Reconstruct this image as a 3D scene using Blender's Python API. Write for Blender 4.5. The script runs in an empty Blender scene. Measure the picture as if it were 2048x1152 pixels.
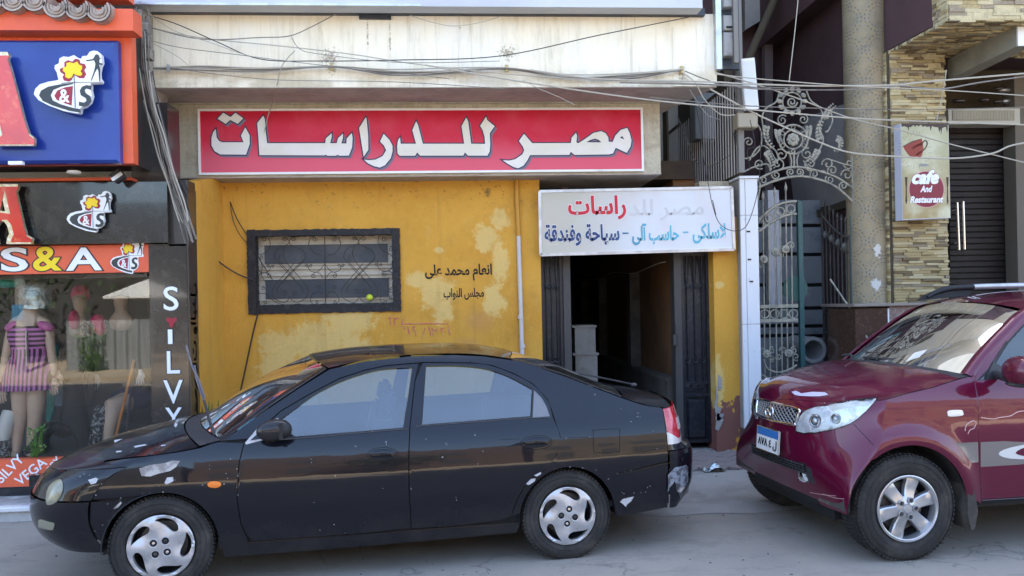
import bpy, bmesh, math, random
from mathutils import Vector, Matrix, Euler
from mathutils.geometry import delaunay_2d_cdt
random.seed(7)
SC = bpy.context.scene
COL = SC.collection

# ------------------------------------------------------------------ camera, sky, sun, exposure
F, CX, CY, ROLL, TH, EYE = 1600.0, 1024.0, 606.0, 0.02, math.radians(3.93), 1.69
cam_d = bpy.data.cameras.new('camera')
cam = bpy.data.objects.new('camera', cam_d); COL.objects.link(cam)
cam_d.sensor_width = 36.0
cam_d.lens = F / 2048.0 * 36.0
cam_d.shift_y = (CY - 576.0) / 2048.0
cam_d.clip_start = 0.05; cam_d.clip_end = 800.0
fwd = Vector((math.sin(TH), math.cos(TH), 0)); rgt = Vector((math.cos(TH), -math.sin(TH), 0)); up = Vector((0, 0, 1))
cr, sr = math.cos(ROLL), math.sin(ROLL)
r2 = rgt * cr - up * sr
u2 = rgt * sr + up * cr
cam.matrix_world = Matrix(((r2.x, u2.x, -fwd.x, 0), (r2.y, u2.y, -fwd.y, 0), (r2.z, u2.z, -fwd.z, EYE), (0, 0, 0, 1)))
SC.camera = cam

SUN_EL, SUN_AZ = math.radians(52), math.radians(18)
world = bpy.data.worlds.new('World'); SC.world = world; world.use_nodes = True
wn = world.node_tree.nodes; wl = world.node_tree.links
sky = wn.new('ShaderNodeTexSky'); sky.sky_type = 'NISHITA'; sky.sun_disc = False
sky.sun_elevation = SUN_EL; sky.sun_rotation = SUN_AZ; sky.dust_density = 2.6; sky.air_density = 1.0
wl.new(sky.outputs[0], wn['Background'].inputs[0]); wn['Background'].inputs[1].default_value = 0.15
sl = bpy.data.lights.new('sun', 'SUN'); sl.energy = 5.0; sl.angle = math.radians(0.5); sl.color = (1, .93, .82)
sun = bpy.data.objects.new('sun', sl); COL.objects.link(sun)
sdir = Vector((math.sin(SUN_AZ) * math.cos(SUN_EL), math.cos(SUN_AZ) * math.cos(SUN_EL), math.sin(SUN_EL)))
sun.rotation_euler = sdir.to_track_quat('Z', 'Y').to_euler(); sun.location = (0, 30, 40)
SC.view_settings.view_transform = 'Standard'; SC.view_settings.look = 'None'
SC.view_settings.gamma = 1; SC.view_settings.use_curve_mapping = False
SC.view_settings.exposure = 2.7
SC.cycles.use_denoising = True
SC.cycles.max_bounces = 8; SC.cycles.diffuse_bounces = 4; SC.cycles.glossy_bounces = 4; SC.cycles.transparent_max_bounces = 12

# ------------------------------------------------------------------ measuring the place
def ray(px, py):
    u, v = px - CX, py - CY
    a = (u * cr - v * sr) / F; b = (u * sr + v * cr) / F
    return Vector((a * math.cos(TH) + math.sin(TH), -a * math.sin(TH) + math.cos(TH), -b))
C0 = Vector((0, 0, EYE))
def atY(px, py, Y): d = ray(px, py); return C0 + d * (Y / d.y)
def atZ(px, py, Z): d = ray(px, py); return C0 + d * ((Z - EYE) / d.z)
def atX(px, py, X): d = ray(px, py); return C0 + d * (X / d.x)
def XZ(px, py, Y): p = atY(px, py, Y); return (p.x, p.z)

def pchip(xs, ys):
    n = len(xs); h = [xs[i+1]-xs[i] for i in range(n-1)]; dl = [(ys[i+1]-ys[i])/h[i] for i in range(n-1)]
    d = [0.0]*n
    for i in range(1, n-1):
        if dl[i-1]*dl[i] > 0:
            w1, w2 = 2*h[i]+h[i-1], h[i]+2*h[i-1]; d[i] = (w1+w2)/(w1/dl[i-1]+w2/dl[i])
    d[0] = dl[0]; d[-1] = dl[-1]
    def f(x):
        if x <= xs[0]: return ys[0]
        if x >= xs[-1]: return ys[-1]
        lo = 0
        while xs[lo+1] < x: lo += 1
        t = (x-xs[lo])/h[lo]; a = ys[lo]; b = ys[lo+1]
        return (a*(1+2*t)*(1-t)**2 + h[lo]*d[lo]*t*(1-t)**2 + b*t*t*(3-2*t) + h[lo]*d[lo+1]*t*t*(t-1))
    return f
def catmull(pts, n=6, closed=False):
    out = []; N = len(pts)
    rng = range(N) if closed else range(N-1)
    for i in rng:
        p0 = pts[(i-1) % N] if closed or i > 0 else pts[i]
        p1 = pts[i]; p2 = pts[(i+1) % N]
        p3 = pts[(i+2) % N] if closed or i+2 < N else pts[(i+1) % N]
        for k in range(n):
            t = k/n
            out.append(tuple(0.5*((2*b)+(-a+c)*t+(2*a-5*b+4*c-d)*t*t+(-a+3*b-3*c+d)*t**3) for a, b, c, d in zip(p0, p1, p2, p3)))
    if not closed: out.append(tuple(pts[-1]))
    return out

# ------------------------------------------------------------------ materials
MATS = {}
def nn(nt, t, **kw):
    n = nt.nodes.new(t)
    for k, v in kw.items(): setattr(n, k, v)
    return n
def lk(nt, a, b): nt.links.new(a, b)
def mth(nt, op, a, b=None, clamp=False):
    n = nn(nt, 'ShaderNodeMath', operation=op); n.use_clamp = clamp
    for i, v in enumerate((a, b)):
        if v is None: continue
        if isinstance(v, (int, float)): n.inputs[i].default_value = v
        else: lk(nt, v, n.inputs[i])
    return n.outputs[0]
def mixc(nt, fac, a, b, mode='MIX'):
    n = nn(nt, 'ShaderNodeMix', data_type='RGBA', blend_type=mode); n.clamp_factor = True
    for sock, v in ((n.inputs[0], fac), (n.inputs[6], a), (n.inputs[7], b)):
        if isinstance(v, (int, float)): sock.default_value = v
        elif isinstance(v, tuple): sock.default_value = (*v[:3], 1)
        else: lk(nt, v, sock)
    return n.outputs[2]
def noise(nt, co, scale, detail=4, rough=.6, stretch=None, dist=0.0):
    if stretch:
        m = nn(nt, 'ShaderNodeMapping'); m.inputs['Scale'].default_value = stretch; lk(nt, co, m.inputs['Vector']); co = m.outputs[0]
    n = nn(nt, 'ShaderNodeTexNoise'); n.inputs['Scale'].default_value = scale; n.inputs['Detail'].default_value = detail
    n.inputs['Roughness'].default_value = rough; n.inputs['Distortion'].default_value = dist
    lk(nt, co, n.inputs['Vector']); return n.outputs[0]
def ramp(nt, fac, lo, hi):
    n = nn(nt, 'ShaderNodeMapRange'); n.interpolation_type = 'SMOOTHSTEP'
    n.inputs[1].default_value = lo; n.inputs[2].default_value = hi; lk(nt, fac, n.inputs[0]); return n.outputs[0]
def blobs(nt, co, lst, jitter=.35, nscale=6):
    """mask of ragged spots given as (x, z, rx, rz) in object space"""
    sep = nn(nt, 'ShaderNodeSeparateXYZ'); lk(nt, co, sep.inputs[0]); cur = None
    for (x, z, rx, rz) in lst:
        a = mth(nt, 'DIVIDE', mth(nt, 'SUBTRACT', sep.outputs[0], x), rx); b = mth(nt, 'DIVIDE', mth(nt, 'SUBTRACT', sep.outputs[2], z), rz)
        d = mth(nt, 'SQRT', mth(nt, 'ADD', mth(nt, 'MULTIPLY', a, a), mth(nt, 'MULTIPLY', b, b)))
        v = mth(nt, 'SUBTRACT', 1.0, d)
        cur = v if cur is None else mth(nt, 'MAXIMUM', cur, v)
    n = noise(nt, co, nscale, 8, .7)
    return mth(nt, 'ADD', cur, mth(nt, 'MULTIPLY', mth(nt, 'SUBTRACT', n, .5), jitter * 4))
def mat(name, col, rough=.6, metal=0.0, var=None, bump=None, coat=0.0, spec=.5, extra=None, emit=None, trans=0.0, ior=1.45, alpha=1.0):
    """var: list of (scale, colour, lo, hi[, stretch]) noise overlays; bump: (scale, strength[, detail])"""
    if name in MATS: return MATS[name]
    m = bpy.data.materials.new(name); m.use_nodes = True; nt = m.node_tree
    b = nt.nodes['Principled BSDF']; b.inputs['Roughness'].default_value = rough; b.inputs['Metallic'].default_value = metal
    b.inputs['Specular IOR Level'].default_value = spec; b.inputs['Coat Weight'].default_value = coat; b.inputs['Coat Roughness'].default_value = .04
    b.inputs['Transmission Weight'].default_value = trans; b.inputs['IOR'].default_value = ior; b.inputs['Alpha'].default_value = alpha
    tc = nn(nt, 'ShaderNodeTexCoord'); co = tc.outputs['Object']
    c = tuple(col[:3])
    for v in (var or []):
        sc, c2, lo, hi = v[:4]; st = v[4] if len(v) > 4 else None
        c = mixc(nt, ramp(nt, noise(nt, co, sc, 6, .65, st), lo, hi), c, tuple(c2))
    if extra: c = extra(nt, co, c, b) or c
    if isinstance(c, tuple): b.inputs['Base Color'].default_value = (*c, 1)
    else: lk(nt, c, b.inputs['Base Color'])
    if bump:
        bp = nn(nt, 'ShaderNodeBump'); bp.inputs['Strength'].default_value = bump[1]; bp.inputs['Distance'].default_value = .02
        lk(nt, noise(nt, co, bump[0], bump[2] if len(bump) > 2 else 5), bp.inputs['Height']); lk(nt, bp.outputs[0], b.inputs['Normal'])
    if emit:
        b.inputs['Emission Color'].default_value = (*emit[:3], 1); b.inputs['Emission Strength'].default_value = emit[3]
    MATS[name] = m; return m

# ------------------------------------------------------------------ mesh building
def tag(o, label=None, cat=None, group=None, kind=None):
    if label: o['label'] = label
    if cat: o['category'] = cat
    if group: o['group'] = group
    if kind: o['kind'] = kind
    return o
def empty(name, loc=(0, 0, 0), rz=0.0, label=None, cat=None, group=None):
    o = bpy.data.objects.new(name, None); COL.objects.link(o); o.location = loc; o.rotation_euler = (0, 0, rz); o.empty_display_size = .1
    return tag(o, label, cat, group)
def link(name, me, parent=None, m=None):
    if m is not None:
        me.materials.clear(); me.materials.append(m)
    o = bpy.data.objects.new(name, me); COL.objects.link(o)
    if parent is not None: o.parent = parent
    return o
def smooth_angle(me, ang=40):
    me.polygons.foreach_set('use_smooth', [True]*len(me.polygons))
    try: me.set_sharp_from_angle(angle=math.radians(ang))
    except Exception: pass
class MB:
    def __init__(s): s.v = []; s.f = []
    def box(s, x0, x1, y0, y1, z0, z1, M=None):
        a = len(s.v); vs = [Vector((x, y, z)) for x in (x0, x1) for y in (y0, y1) for z in (z0, z1)]
        if M is not None: vs = [M @ v for v in vs]
        s.v += vs
        for q in ((0, 1, 3, 2), (4, 6, 7, 5), (0, 4, 5, 1), (2, 3, 7, 6), (0, 2, 6, 4), (1, 5, 7, 3)): s.f.append(tuple(a+i for i in q))
        return s
    def cbox(s, x0, x1, y0, y1, z0, z1, c=.01, M=None):
        """box with a chamfer on its front (low-y) edges"""
        a = len(s.v)
        ring = lambda y, d: [Vector((x0+d, y, z0+d)), Vector((x1-d, y, z0+d)), Vector((x1-d, y, z1-d)), Vector((x0+d, y, z1-d))]
        vs = ring(y0, c)+ring(y0+c, 0)+ring(y1, 0)
        if M is not None: vs = [M @ v for v in vs]
        s.v += vs; s.f.append((a, a+1, a+2, a+3)); s.f.append((a+11, a+10, a+9, a+8))
        for k in (0, 4):
            for i in range(4): j = (i+1) % 4; s.f.append((a+k+j, a+k+i, a+k+4+i, a+k+4+j))
        return s
    def quad(s, *p):
        a = len(s.v); s.v += [Vector(q) for q in p]; s.f.append(tuple(range(a, a+len(p)))); return s
    def prism(s, pts, d):
        """pts: 3D outline (planar), d: extrusion vector"""
        a = len(s.v); n = len(pts); d = Vector(d); s.v += [Vector(p) for p in pts]+[Vector(p)+d for p in pts]
        s.f.append(tuple(range(a, a+n))); s.f.append(tuple(range(a+2*n-1, a+n-1, -1)))
        for i in range(n): j = (i+1) % n; s.f.append((a+j, a+i, a+n+i, a+n+j))
        return s
    def tube(s, pts, r, k=6, caps=True, closed=False):
        pts = [Vector(p) for p in pts]; n = len(pts); a = len(s.v)
        if n < 2: return s
        rr = r if isinstance(r, (list, tuple)) else [r]*n
        prev = None
        for i, p in enumerate(pts):
            t = (pts[(i+1) % n]-pts[i-1]) if closed else (pts[min(i+1, n-1)]-pts[max(i-1, 0)])
            if t.length < 1e-9: t = Vector((0, 0, 1))
            t.normalize()
            if prev is None:
                ref = Vector((0, 1, 0)) if abs(t.y) < .9 else Vector((1, 0, 0)); nx = t.cross(ref).normalized()
            else:
                nx = prev-t*prev.dot(t)
                nx = nx.normalized() if nx.length > 1e-6 else t.cross(Vector((0, 1, 0))).normalized()
            ny = t.cross(nx); prev = nx
            for j in range(k):
                an = 2*math.pi*j/k; s.v.append(p+nx*math.cos(an)*rr[i]+ny*math.sin(an)*rr[i])
        m = n if closed else n-1
        for i in range(m):
            for j in range(k):
                j2 = (j+1) % k; i2 = (i+1) % n
                s.f.append((a+i*k+j, a+i*k+j2, a+i2*k+j2, a+i2*k+j))
        if caps and not closed:
            s.f.append(tuple(a+j for j in range(k-1, -1, -1))); s.f.append(tuple(a+(n-1)*k+j for j in range(k)))
        return s
    def lathe(s, prof, seg=32, M=None, closed=False):
        """prof: list of (r, h) about +z"""
        a = len(s.v); n = len(prof)
        for i in range(seg):
            an = 2*math.pi*i/seg
            for (r, h) in prof:
                v = Vector((r*math.cos(an), r*math.sin(an), h)); s.v.append(M @ v if M is not None else v)
        for i in range(seg):
            i2 = (i+1) % seg
            for j in range(n-1): s.f.append((a+i*n+j, a+i2*n+j, a+i2*n+j+1, a+i*n+j+1))
            if closed: s.f.append((a+i*n+n-1, a+i2*n+n-1, a+i2*n, a+i*n))
        return s
    def grid(s, rows, flip=False):
        a = len(s.v); w = len(rows[0])
        for r in rows: s.v += [Vector(p) for p in r]
        for i in range(len(rows)-1):
            for j in range(w-1):
                q = (a+i*w+j, a+i*w+j+1, a+(i+1)*w+j+1, a+(i+1)*w+j); s.f.append(q[::-1] if flip else q)
        return s
    def ell(s, c, r, seg=14, rings=9, M=None):
        prof = [(math.sin(math.pi*i/rings), -math.cos(math.pi*i/rings)) for i in range(rings+1)]
        T = Matrix.Translation(Vector(c)) @ (M if M is not None else Matrix.Identity(4)) @ Matrix.Diagonal((*r, 1))
        return s.lathe(prof, seg, T)
    def mesh(s, name, smooth=None):
        me = bpy.data.meshes.new(name); me.from_pydata([tuple(v) for v in s.v], [], s.f); me.validate(); me.update()
        if smooth: smooth_angle(me, smooth)
        return me
    def build(s, name, m, parent=None, smooth=None):
        return link(name, s.mesh(name, smooth), parent, m)
def bxo(name, m, parent, x0, x1, y0, y1, z0, z1): return MB().box(x0, x1, y0, y1, z0, z1).build(name, m, parent)
def rect(px0, py0, px1, py1, Y):
    """metres (x0,x1,z0,z1) of an upright rectangle on the plane Y"""
    a, b, c, d = atY(px0, py0, Y), atY(px1, py0, Y), atY(px0, py1, Y), atY(px1, py1, Y)
    return ((a.x+c.x)/2, (b.x+d.x)/2, (c.z+d.z)/2, (a.z+b.z)/2)
def pxbox(name, m, parent, px0, py0, px1, py1, Y, depth, label=None, c=0.0):
    x0, x1, z0, z1 = rect(px0, py0, px1, py1, Y)
    mb = MB(); (mb.cbox(x0, x1, Y, Y+depth, z0, z1, c) if c else mb.box(x0, x1, Y, Y+depth, z0, z1))
    o = mb.build(name, m, parent)
    if label: o['label'] = label
    return o
def spiral(cx, cz, r, a0, turns, n=22, r1=.25):
    return [(cx+(r*(1-(1-r1)*t/n))*math.cos(a0+2*math.pi*turns*t/n), cz+(r*(1-(1-r1)*t/n))*math.sin(a0+2*math.pi*turns*t/n)) for t in range(n+1)]

# flat shapes: closed outlines -> bevel-free sheet with thickness, via a 2D curve (handles holes and outline offset)
def shape2d(polys, offset=0.0, depth=0.002, name='shape'):
    cu = bpy.data.curves.new(name, 'CURVE'); cu.dimensions = '2D'; cu.fill_mode = 'BOTH'; cu.extrude = depth/2; cu.offset = offset
    for p in polys:
        sp = cu.splines.new('POLY'); sp.points.add(len(p)-1)
        for i, (x, y) in enumerate(p): sp.points[i].co = (x, y, 0, 1)
        sp.use_cyclic_u = True
    o = bpy.data.objects.new(name, cu); COL.objects.link(o)
    me = bpy.data.meshes.new_from_object(o.evaluated_get(bpy.context.evaluated_depsgraph_get()))
    bpy.data.objects.remove(o); bpy.data.curves.remove(cu)
    return me
def textmesh(body, offset=0.0, depth=0.02, spacing=1.0, shear=0.0, align='LEFT'):
    cu = bpy.data.curves.new('text', 'FONT'); cu.body = body; cu.size = 1; cu.extrude = depth/2; cu.offset = offset
    cu.space_character = spacing; cu.shear = shear; cu.align_x = align; cu.resolution_u = 4
    o = bpy.data.objects.new('text', cu); COL.objects.link(o)
    me = bpy.data.meshes.new_from_object(o.evaluated_get(bpy.context.evaluated_depsgraph_get()))
    bpy.data.objects.remove(o); bpy.data.curves.remove(cu)
    return me
def place_flat(me, name, m, parent, Y, x0=None, x1=None, z0=None, z1=None, depth=.003, base=None, M=None):
    """stand a 2D mesh upright on plane Y (facing -Y). If x0.. given, fit its box to them. base=(bx0,bx1,bz0,bz1) fixes the source box."""
    xs = [v.co.x for v in me.vertices]; ys = [v.co.y for v in me.vertices]; zs = [v.co.z for v in me.vertices]
    b = base or (min(xs), max(xs), min(ys), max(ys)); zd = max(1e-6, max(zs)-min(zs)); zmin = min(zs)
    for v in me.vertices:
        x, y, z = v.co
        if x0 is not None:
            x = x0+(x-b[0])/(b[1]-b[0])*(x1-x0); y = z0+(y-b[2])/(b[3]-b[2])*(z1-z0)
        p = Vector((x, Y-(z-zmin)/zd*depth, y))
        v.co = M @ p if M is not None else p
    me.update()
    return link(name, me, parent, m)
def meshbox(me): 
    xs = [v.co.x for v in me.vertices]; ys = [v.co.y for v in me.vertices]; return (min(xs), max(xs), min(ys), max(ys))
def polys_on(Y, plist): return [[XZ(x, y, Y) for x, y in p] for p in plist]
def flat_px(name, m, parent, Y, plist, offset=0.0, depth=.003, dx=0, dz=0):
    me = shape2d([[(x+dx, z+dz) for x, z in p] for p in polys_on(Y, plist)], offset, .01, name)
    return place_flat(me, name, m, parent, Y, depth=depth)
# Arabic letters: join forms, then lay out right to left
AR = {'ا': ('FE8D', 'FE8E', None, None), 'آ': ('FE81', 'FE82', None, None), 'ب': ('FE8F', 'FE90', 'FE91', 'FE92'), 'ت': ('FE95', 'FE96', 'FE97', 'FE98'),
      'ة': ('FE93', 'FE94', None, None), 'ج': ('FE9D', 'FE9E', 'FE9F', 'FEA0'), 'ح': ('FEA1', 'FEA2', 'FEA3', 'FEA4'), 'د': ('FEA9', 'FEAA', None, None),
      'ر': ('FEAD', 'FEAE', None, None), 'س': ('FEB1', 'FEB2', 'FEB3', 'FEB4'), 'ص': ('FEB9', 'FEBA', 'FEBB', 'FEBC'), 'ع': ('FEC9', 'FECA', 'FECB', 'FECC'),
      'ف': ('FED1', 'FED2', 'FED3', 'FED4'), 'ق': ('FED5', 'FED6', 'FED7', 'FED8'), 'ك': ('FED9', 'FEDA', 'FEDB', 'FEDC'), 'ل': ('FEDD', 'FEDE', 'FEDF', 'FEE0'),
      'م': ('FEE1', 'FEE2', 'FEE3', 'FEE4'), 'ن': ('FEE5', 'FEE6', 'FEE7', 'FEE8'), 'و': ('FEED', 'FEEE', None, None), 'ى': ('FEEF', 'FEF0', None, None),
      'ي': ('FEF1', 'FEF2', 'FEF3', 'FEF4'), 'ﻻ': ('FEFB', 'FEFC', None, None)}
def arabic(s):
    s = s.replace('لا', 'ﻻ'); out = []
    for i, ch in enumerate(s):
        if ch not in AR: out.append(ch); continue
        f = AR[ch]
        pj = i > 0 and s[i-1] in AR and AR[s[i-1]][2] is not None
        nj = i+1 < len(s) and s[i+1] in AR and f[2] is not None
        k = 3 if pj and nj else 1 if pj else 2 if nj else 0
        out.append(chr(int(f[k], 16)))
    return ''.join(reversed(out))
def text_px(body, name, m, parent, Y, px0, py0, px1, py1, offset=.0, depth=.003, spacing=1.0, shear=0.0, outline=None, base=None, M=None):
    """flat lettering fitted to a rectangle; outline=(material, width)"""
    x0, x1, z0, z1 = rect(px0, py0, px1, py1, Y)
    me = textmesh(body, offset, spacing=spacing, shear=shear); b = meshbox(me)
    o = place_flat(me, name, m, parent, Y, x0, x1, z0, z1, depth, b, M)
    if outline:
        me2 = textmesh(body, offset+outline[1], spacing=spacing, shear=shear)
        place_flat(me2, 'letter_outline', outline[0], o, Y+.0005, x0, x1, z0, z1, depth*.6, b, M)
    return o
def cdt_fill(outline, holes=(), step=.03, extra=()):
    """triangulate a 2D outline with holes and inner grid points -> verts, tris"""
    vs = []; es = []
    def addloop(L):
        a = len(vs); vs.extend(L); n = len(L); es.extend((a+i, a+(i+1) % n) for i in range(n))
    addloop(list(outline))
    for h in holes: addloop(list(h))
    def inside(p, L):
        x, y = p; c = False; n = len(L); j = n-1
        for i in range(n):
            if (L[i][1] > y) != (L[j][1] > y) and x < (L[j][0]-L[i][0])*(y-L[i][1])/(L[j][1]-L[i][1])+L[i][0]: c = not c
            j = i
        return c
    xs = [p[0] for p in outline]; ys = [p[1] for p in outline]
    st = step if isinstance(step, tuple) else (step, step)
    nx = int((max(xs)-min(xs))/st[0]); ny = int((max(ys)-min(ys))/st[1]); edge = list(vs)
    for i in range(1, nx+1):
        for j in range(1, ny+1):
            p = (min(xs)+(i-.5+.5*(j % 2))*st[0], min(ys)+(j-.5)*st[1])
            if inside(p, outline) and not any(inside(p, h) for h in holes):
                if all((p[0]-q[0])**2/st[0]**2+(p[1]-q[1])**2/st[1]**2 > .16 for q in edge): vs.append(p)
    V, E, Fc = delaunay_2d_cdt([Vector(v) for v in vs], es, [], 0, 1e-6)[:3]
    tris = []
    for f in Fc:
        c = (sum(V[i][0] for i in f)/3, sum(V[i][1] for i in f)/3)
        if inside(c, outline) and not any(inside(c, h) for h in holes):
            a, b, d = (V[i] for i in f)
            tris.append(tuple(f) if (b[0]-a[0])*(d[1]-a[1])-(b[1]-a[1])*(d[0]-a[0]) > 0 else tuple(f[::-1]))
    return [tuple(v) for v in V], tris
# ------------------------------------------------------------------ palette
def wall_extra(nt, co, c, b):
    pk = lambda x, y, rx, rz: (*XZ(x, y, 8.2), rx/1600*8.3, rz/1600*8.3)
    pale = blobs(nt, co, [pk(640, 690, 130, 62), pk(585, 770, 75, 95), pk(700, 640, 75, 40), pk(870, 585, 55, 40), pk(885, 620, 25, 42), pk(970, 475, 32, 38),
                          pk(1000, 520, 22, 60), pk(985, 600, 30, 42), pk(545, 740, 40, 50), pk(835, 560, 26, 22), pk(878, 500, 12, 8), pk(560, 690, 60, 30), pk(1000, 440, 22, 30),
                          pk(1440, 770, 14, 70), pk(1425, 830, 12, 50), pk(1440, 570, 14, 10)], .55, 9)
    c = mixc(nt, mth(nt, 'MULTIPLY', ramp(nt, pale, .10, .52), .66), c, (.70, .52, .20))
    white = blobs(nt, co, [pk(590, 800, 45, 60), pk(560, 850, 40, 30), pk(612, 760, 18, 22)], .3, 14)
    c = mixc(nt, mth(nt, 'MULTIPLY', ramp(nt, white, .3, .6), .55), c, (.60, .50, .32))
    n = noise(nt, co, 42, 3, .8); c = mixc(nt, ramp(nt, n, .70, .76), c, (.16, .09, .03))          # pock marks
    sep = nn(nt, 'ShaderNodeSeparateXYZ'); lk(nt, co, sep.inputs[0])
    gm = noise(nt, co, 2.1, 9, .78); c = mixc(nt, mth(nt, 'MULTIPLY', ramp(nt, gm, .50, .72), .34), c, (.30, .155, .035))
    gm2 = noise(nt, co, 6, 9, .8, (1, 1, .5)); c = mixc(nt, mth(nt, 'MULTIPLY', ramp(nt, gm2, .56, .70), .30), c, (.66, .44, .14))
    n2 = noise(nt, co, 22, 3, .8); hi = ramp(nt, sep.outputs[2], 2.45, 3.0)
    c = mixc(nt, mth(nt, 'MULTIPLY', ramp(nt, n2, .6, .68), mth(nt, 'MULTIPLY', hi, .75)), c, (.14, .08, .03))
    st = noise(nt, co, 9, 4, .6, (1, 1, .05)); c = mixc(nt, mth(nt, 'MULTIPLY', ramp(nt, st, .55, .75), .22), c, (.22, .11, .03))
    low = blobs(nt, co, [pk(1450, 860, 40, 62), pk(1425, 900, 40, 40), pk(1478, 830, 10, 40)], .4, 12)
    c = mixc(nt, ramp(nt, low, .1, .16), c, (.21, .085, .065))
    stain = blobs(nt, co, [pk(975, 385, 16, 16)], .5, 20); c = mixc(nt, mth(nt, 'MULTIPLY', ramp(nt, stain, .3, .9), .8), c, (.12, .07, .03))
    haze = blobs(nt, co, [pk(960, 640, 60, 45), pk(930, 690, 50, 25)], .2, 3); c = mixc(nt, mth(nt, 'MULTIPLY', ramp(nt, haze, .2, 1), .35), c, (.42, .20, .11))
    return c
m_ochre = mat('ochre_plaster', (.64, .33, .045), .85, var=[(1.1, (.54, .26, .03), .4, .75), (14, (.64, .35, .055), .5, .8)], bump=(60, .35), extra=wall_extra)
def dirt_extra(st=.6, dark=(.20, .17, .12), z0=3.0, z1=3.9):
    def f(nt, co, c, b):
        s = noise(nt, co, 4.5, 6, .7, (1, 1, .06)); c = mixc(nt, mth(nt, 'MULTIPLY', ramp(nt, s, .42, .72), st), c, dark)
        s = noise(nt, co, 11, 6, .7, (1, 1, .03)); c = mixc(nt, mth(nt, 'MULTIPLY', ramp(nt, s, .5, .75), st*.6), c, dark)
        s = noise(nt, co, 18, 4, .8); return mixc(nt, ramp(nt, s, .70, .76), c, (.22, .15, .08))
    return f
def slab_extra(nt, co, c, b):
    sep = nn(nt, 'ShaderNodeSeparateXYZ'); lk(nt, co, sep.inputs[0])
    s = noise(nt, co, 5.5, 9, .78, (1.3, 1, .22)); c = mixc(nt, mth(nt, 'MULTIPLY', ramp(nt, s, .46, .78), .55), c, (.42, .36, .24))
    s = noise(nt, co, 16, 6, .75, (1.6, 1, .05)); c = mixc(nt, mth(nt, 'MULTIPLY', ramp(nt, s, .52, .78), .50), c, (.34, .28, .19))
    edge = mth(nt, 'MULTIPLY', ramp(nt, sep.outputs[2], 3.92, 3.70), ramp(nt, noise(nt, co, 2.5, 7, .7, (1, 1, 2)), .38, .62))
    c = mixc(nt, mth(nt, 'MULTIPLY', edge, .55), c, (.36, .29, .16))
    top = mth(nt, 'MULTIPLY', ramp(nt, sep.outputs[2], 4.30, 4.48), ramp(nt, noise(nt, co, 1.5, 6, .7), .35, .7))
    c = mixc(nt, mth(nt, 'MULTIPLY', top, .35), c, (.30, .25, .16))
    k = lambda x, y, rx, rz: (*XZ(x, y, 7.33), rx/216, rz/216)
    bl = blobs(nt, co, [k(660, 115, 26, 26), k(665, 130, 14, 26), k(1015, 105, 26, 24), k(1365, 150, 14, 26), k(920, 55, 4, 4), k(735, 60, 3, 60), k(780, 80, 3, 50)], .9, 40)
    c = mixc(nt, mth(nt, 'MULTIPLY', ramp(nt, bl, .3, .9), .75), c, (.22, .17, .11))
    s = noise(nt, co, 30, 3, .8); return mixc(nt, ramp(nt, s, .73, .78), c, (.16, .12, .08))
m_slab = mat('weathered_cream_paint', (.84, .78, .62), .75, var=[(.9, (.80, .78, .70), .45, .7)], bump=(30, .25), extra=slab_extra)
m_soffit = mat('grey_concrete_soffit', (.46, .40, .35), .9, var=[(3, (.34, .29, .26), .4, .7), (12, (.5, .45, .4), .55, .7, (.3, 1, 1))], bump=(40, .3))
m_stucco = mat('speckled_stucco', (.68, .62, .47), .9, var=[(40, (.36, .30, .2), .5, .75), (7, (.50, .43, .30), .45, .7), (120, (.72, .68, .58), .5, .7)], bump=(150, .9), extra=dirt_extra(.25))
m_alum = mat('dull_aluminium', (.55, .56, .57), .35, .7, var=[(8, (.4, .4, .4), .4, .7)])
m_greyboard = mat('grey_board', (.50, .52, .55), .5, var=[(3, (.42, .43, .46), .4, .7, (.2, 1, 1))])
m_darkgap = mat('dark_blue_grey_metal', (.035, .045, .06), .5, var=[(8, (.14, .11, .08), .55, .7, (.3, 1, 1))])
m_white = mat('white_paint', (.78, .78, .76), .5, var=[(4, (.6, .58, .52), .5, .8)])
m_navy = mat('navy_print', (.02, .018, .06), .5)
m_shadowprint = mat('grey_violet_print', (.17, .14, .2), .5)
m_cream = mat('cream_print', (.70, .66, .55), .5, var=[(2, (.75, .71, .66), .4, .6)])
def red_extra(nt, co, c, b):
    sep = nn(nt, 'ShaderNodeSeparateXYZ'); lk(nt, co, sep.inputs[0])
    c = mixc(nt, ramp(nt, sep.outputs[2], 3.60, 3.42), (.50, .008, .03), (.58, .024, .055)); c = mixc(nt, ramp(nt, sep.outputs[2], 3.36, 3.06), c, (.68, .11, .16))
    return mixc(nt, mth(nt, 'MULTIPLY', ramp(nt, noise(nt, co, 3, 5, .6), .4, .7), .25), c, (.62, .12, .15))
m_redsign = mat('red_to_pink_print', (.6, .02, .05), .5, spec=.2, extra=red_extra)
def worn_extra(nt, co, c, b):
    sep = nn(nt, 'ShaderNodeSeparateXYZ'); lk(nt, co, sep.inputs[0])
    c = mixc(nt, ramp(nt, sep.outputs[0], 1.0, 2.1), (.50, .47, .38), (.66, .68, .70))
    c = mixc(nt, mth(nt, 'MULTIPLY', ramp(nt, noise(nt, co, 3, 5, .6), .4, .7), .2), c, (.62, .45, .4))
    return c
m_wornboard = mat('faded_sign_sheet', (.6, .6, .6), .45, extra=worn_extra)
m_redprint = mat('red_print', (.55, .015, .035), .5)
m_fadered = mat('faded_red_print', (.62, .42, .40), .5)
m_ghost = mat('bleached_print', (.58, .58, .58), .5)
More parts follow.
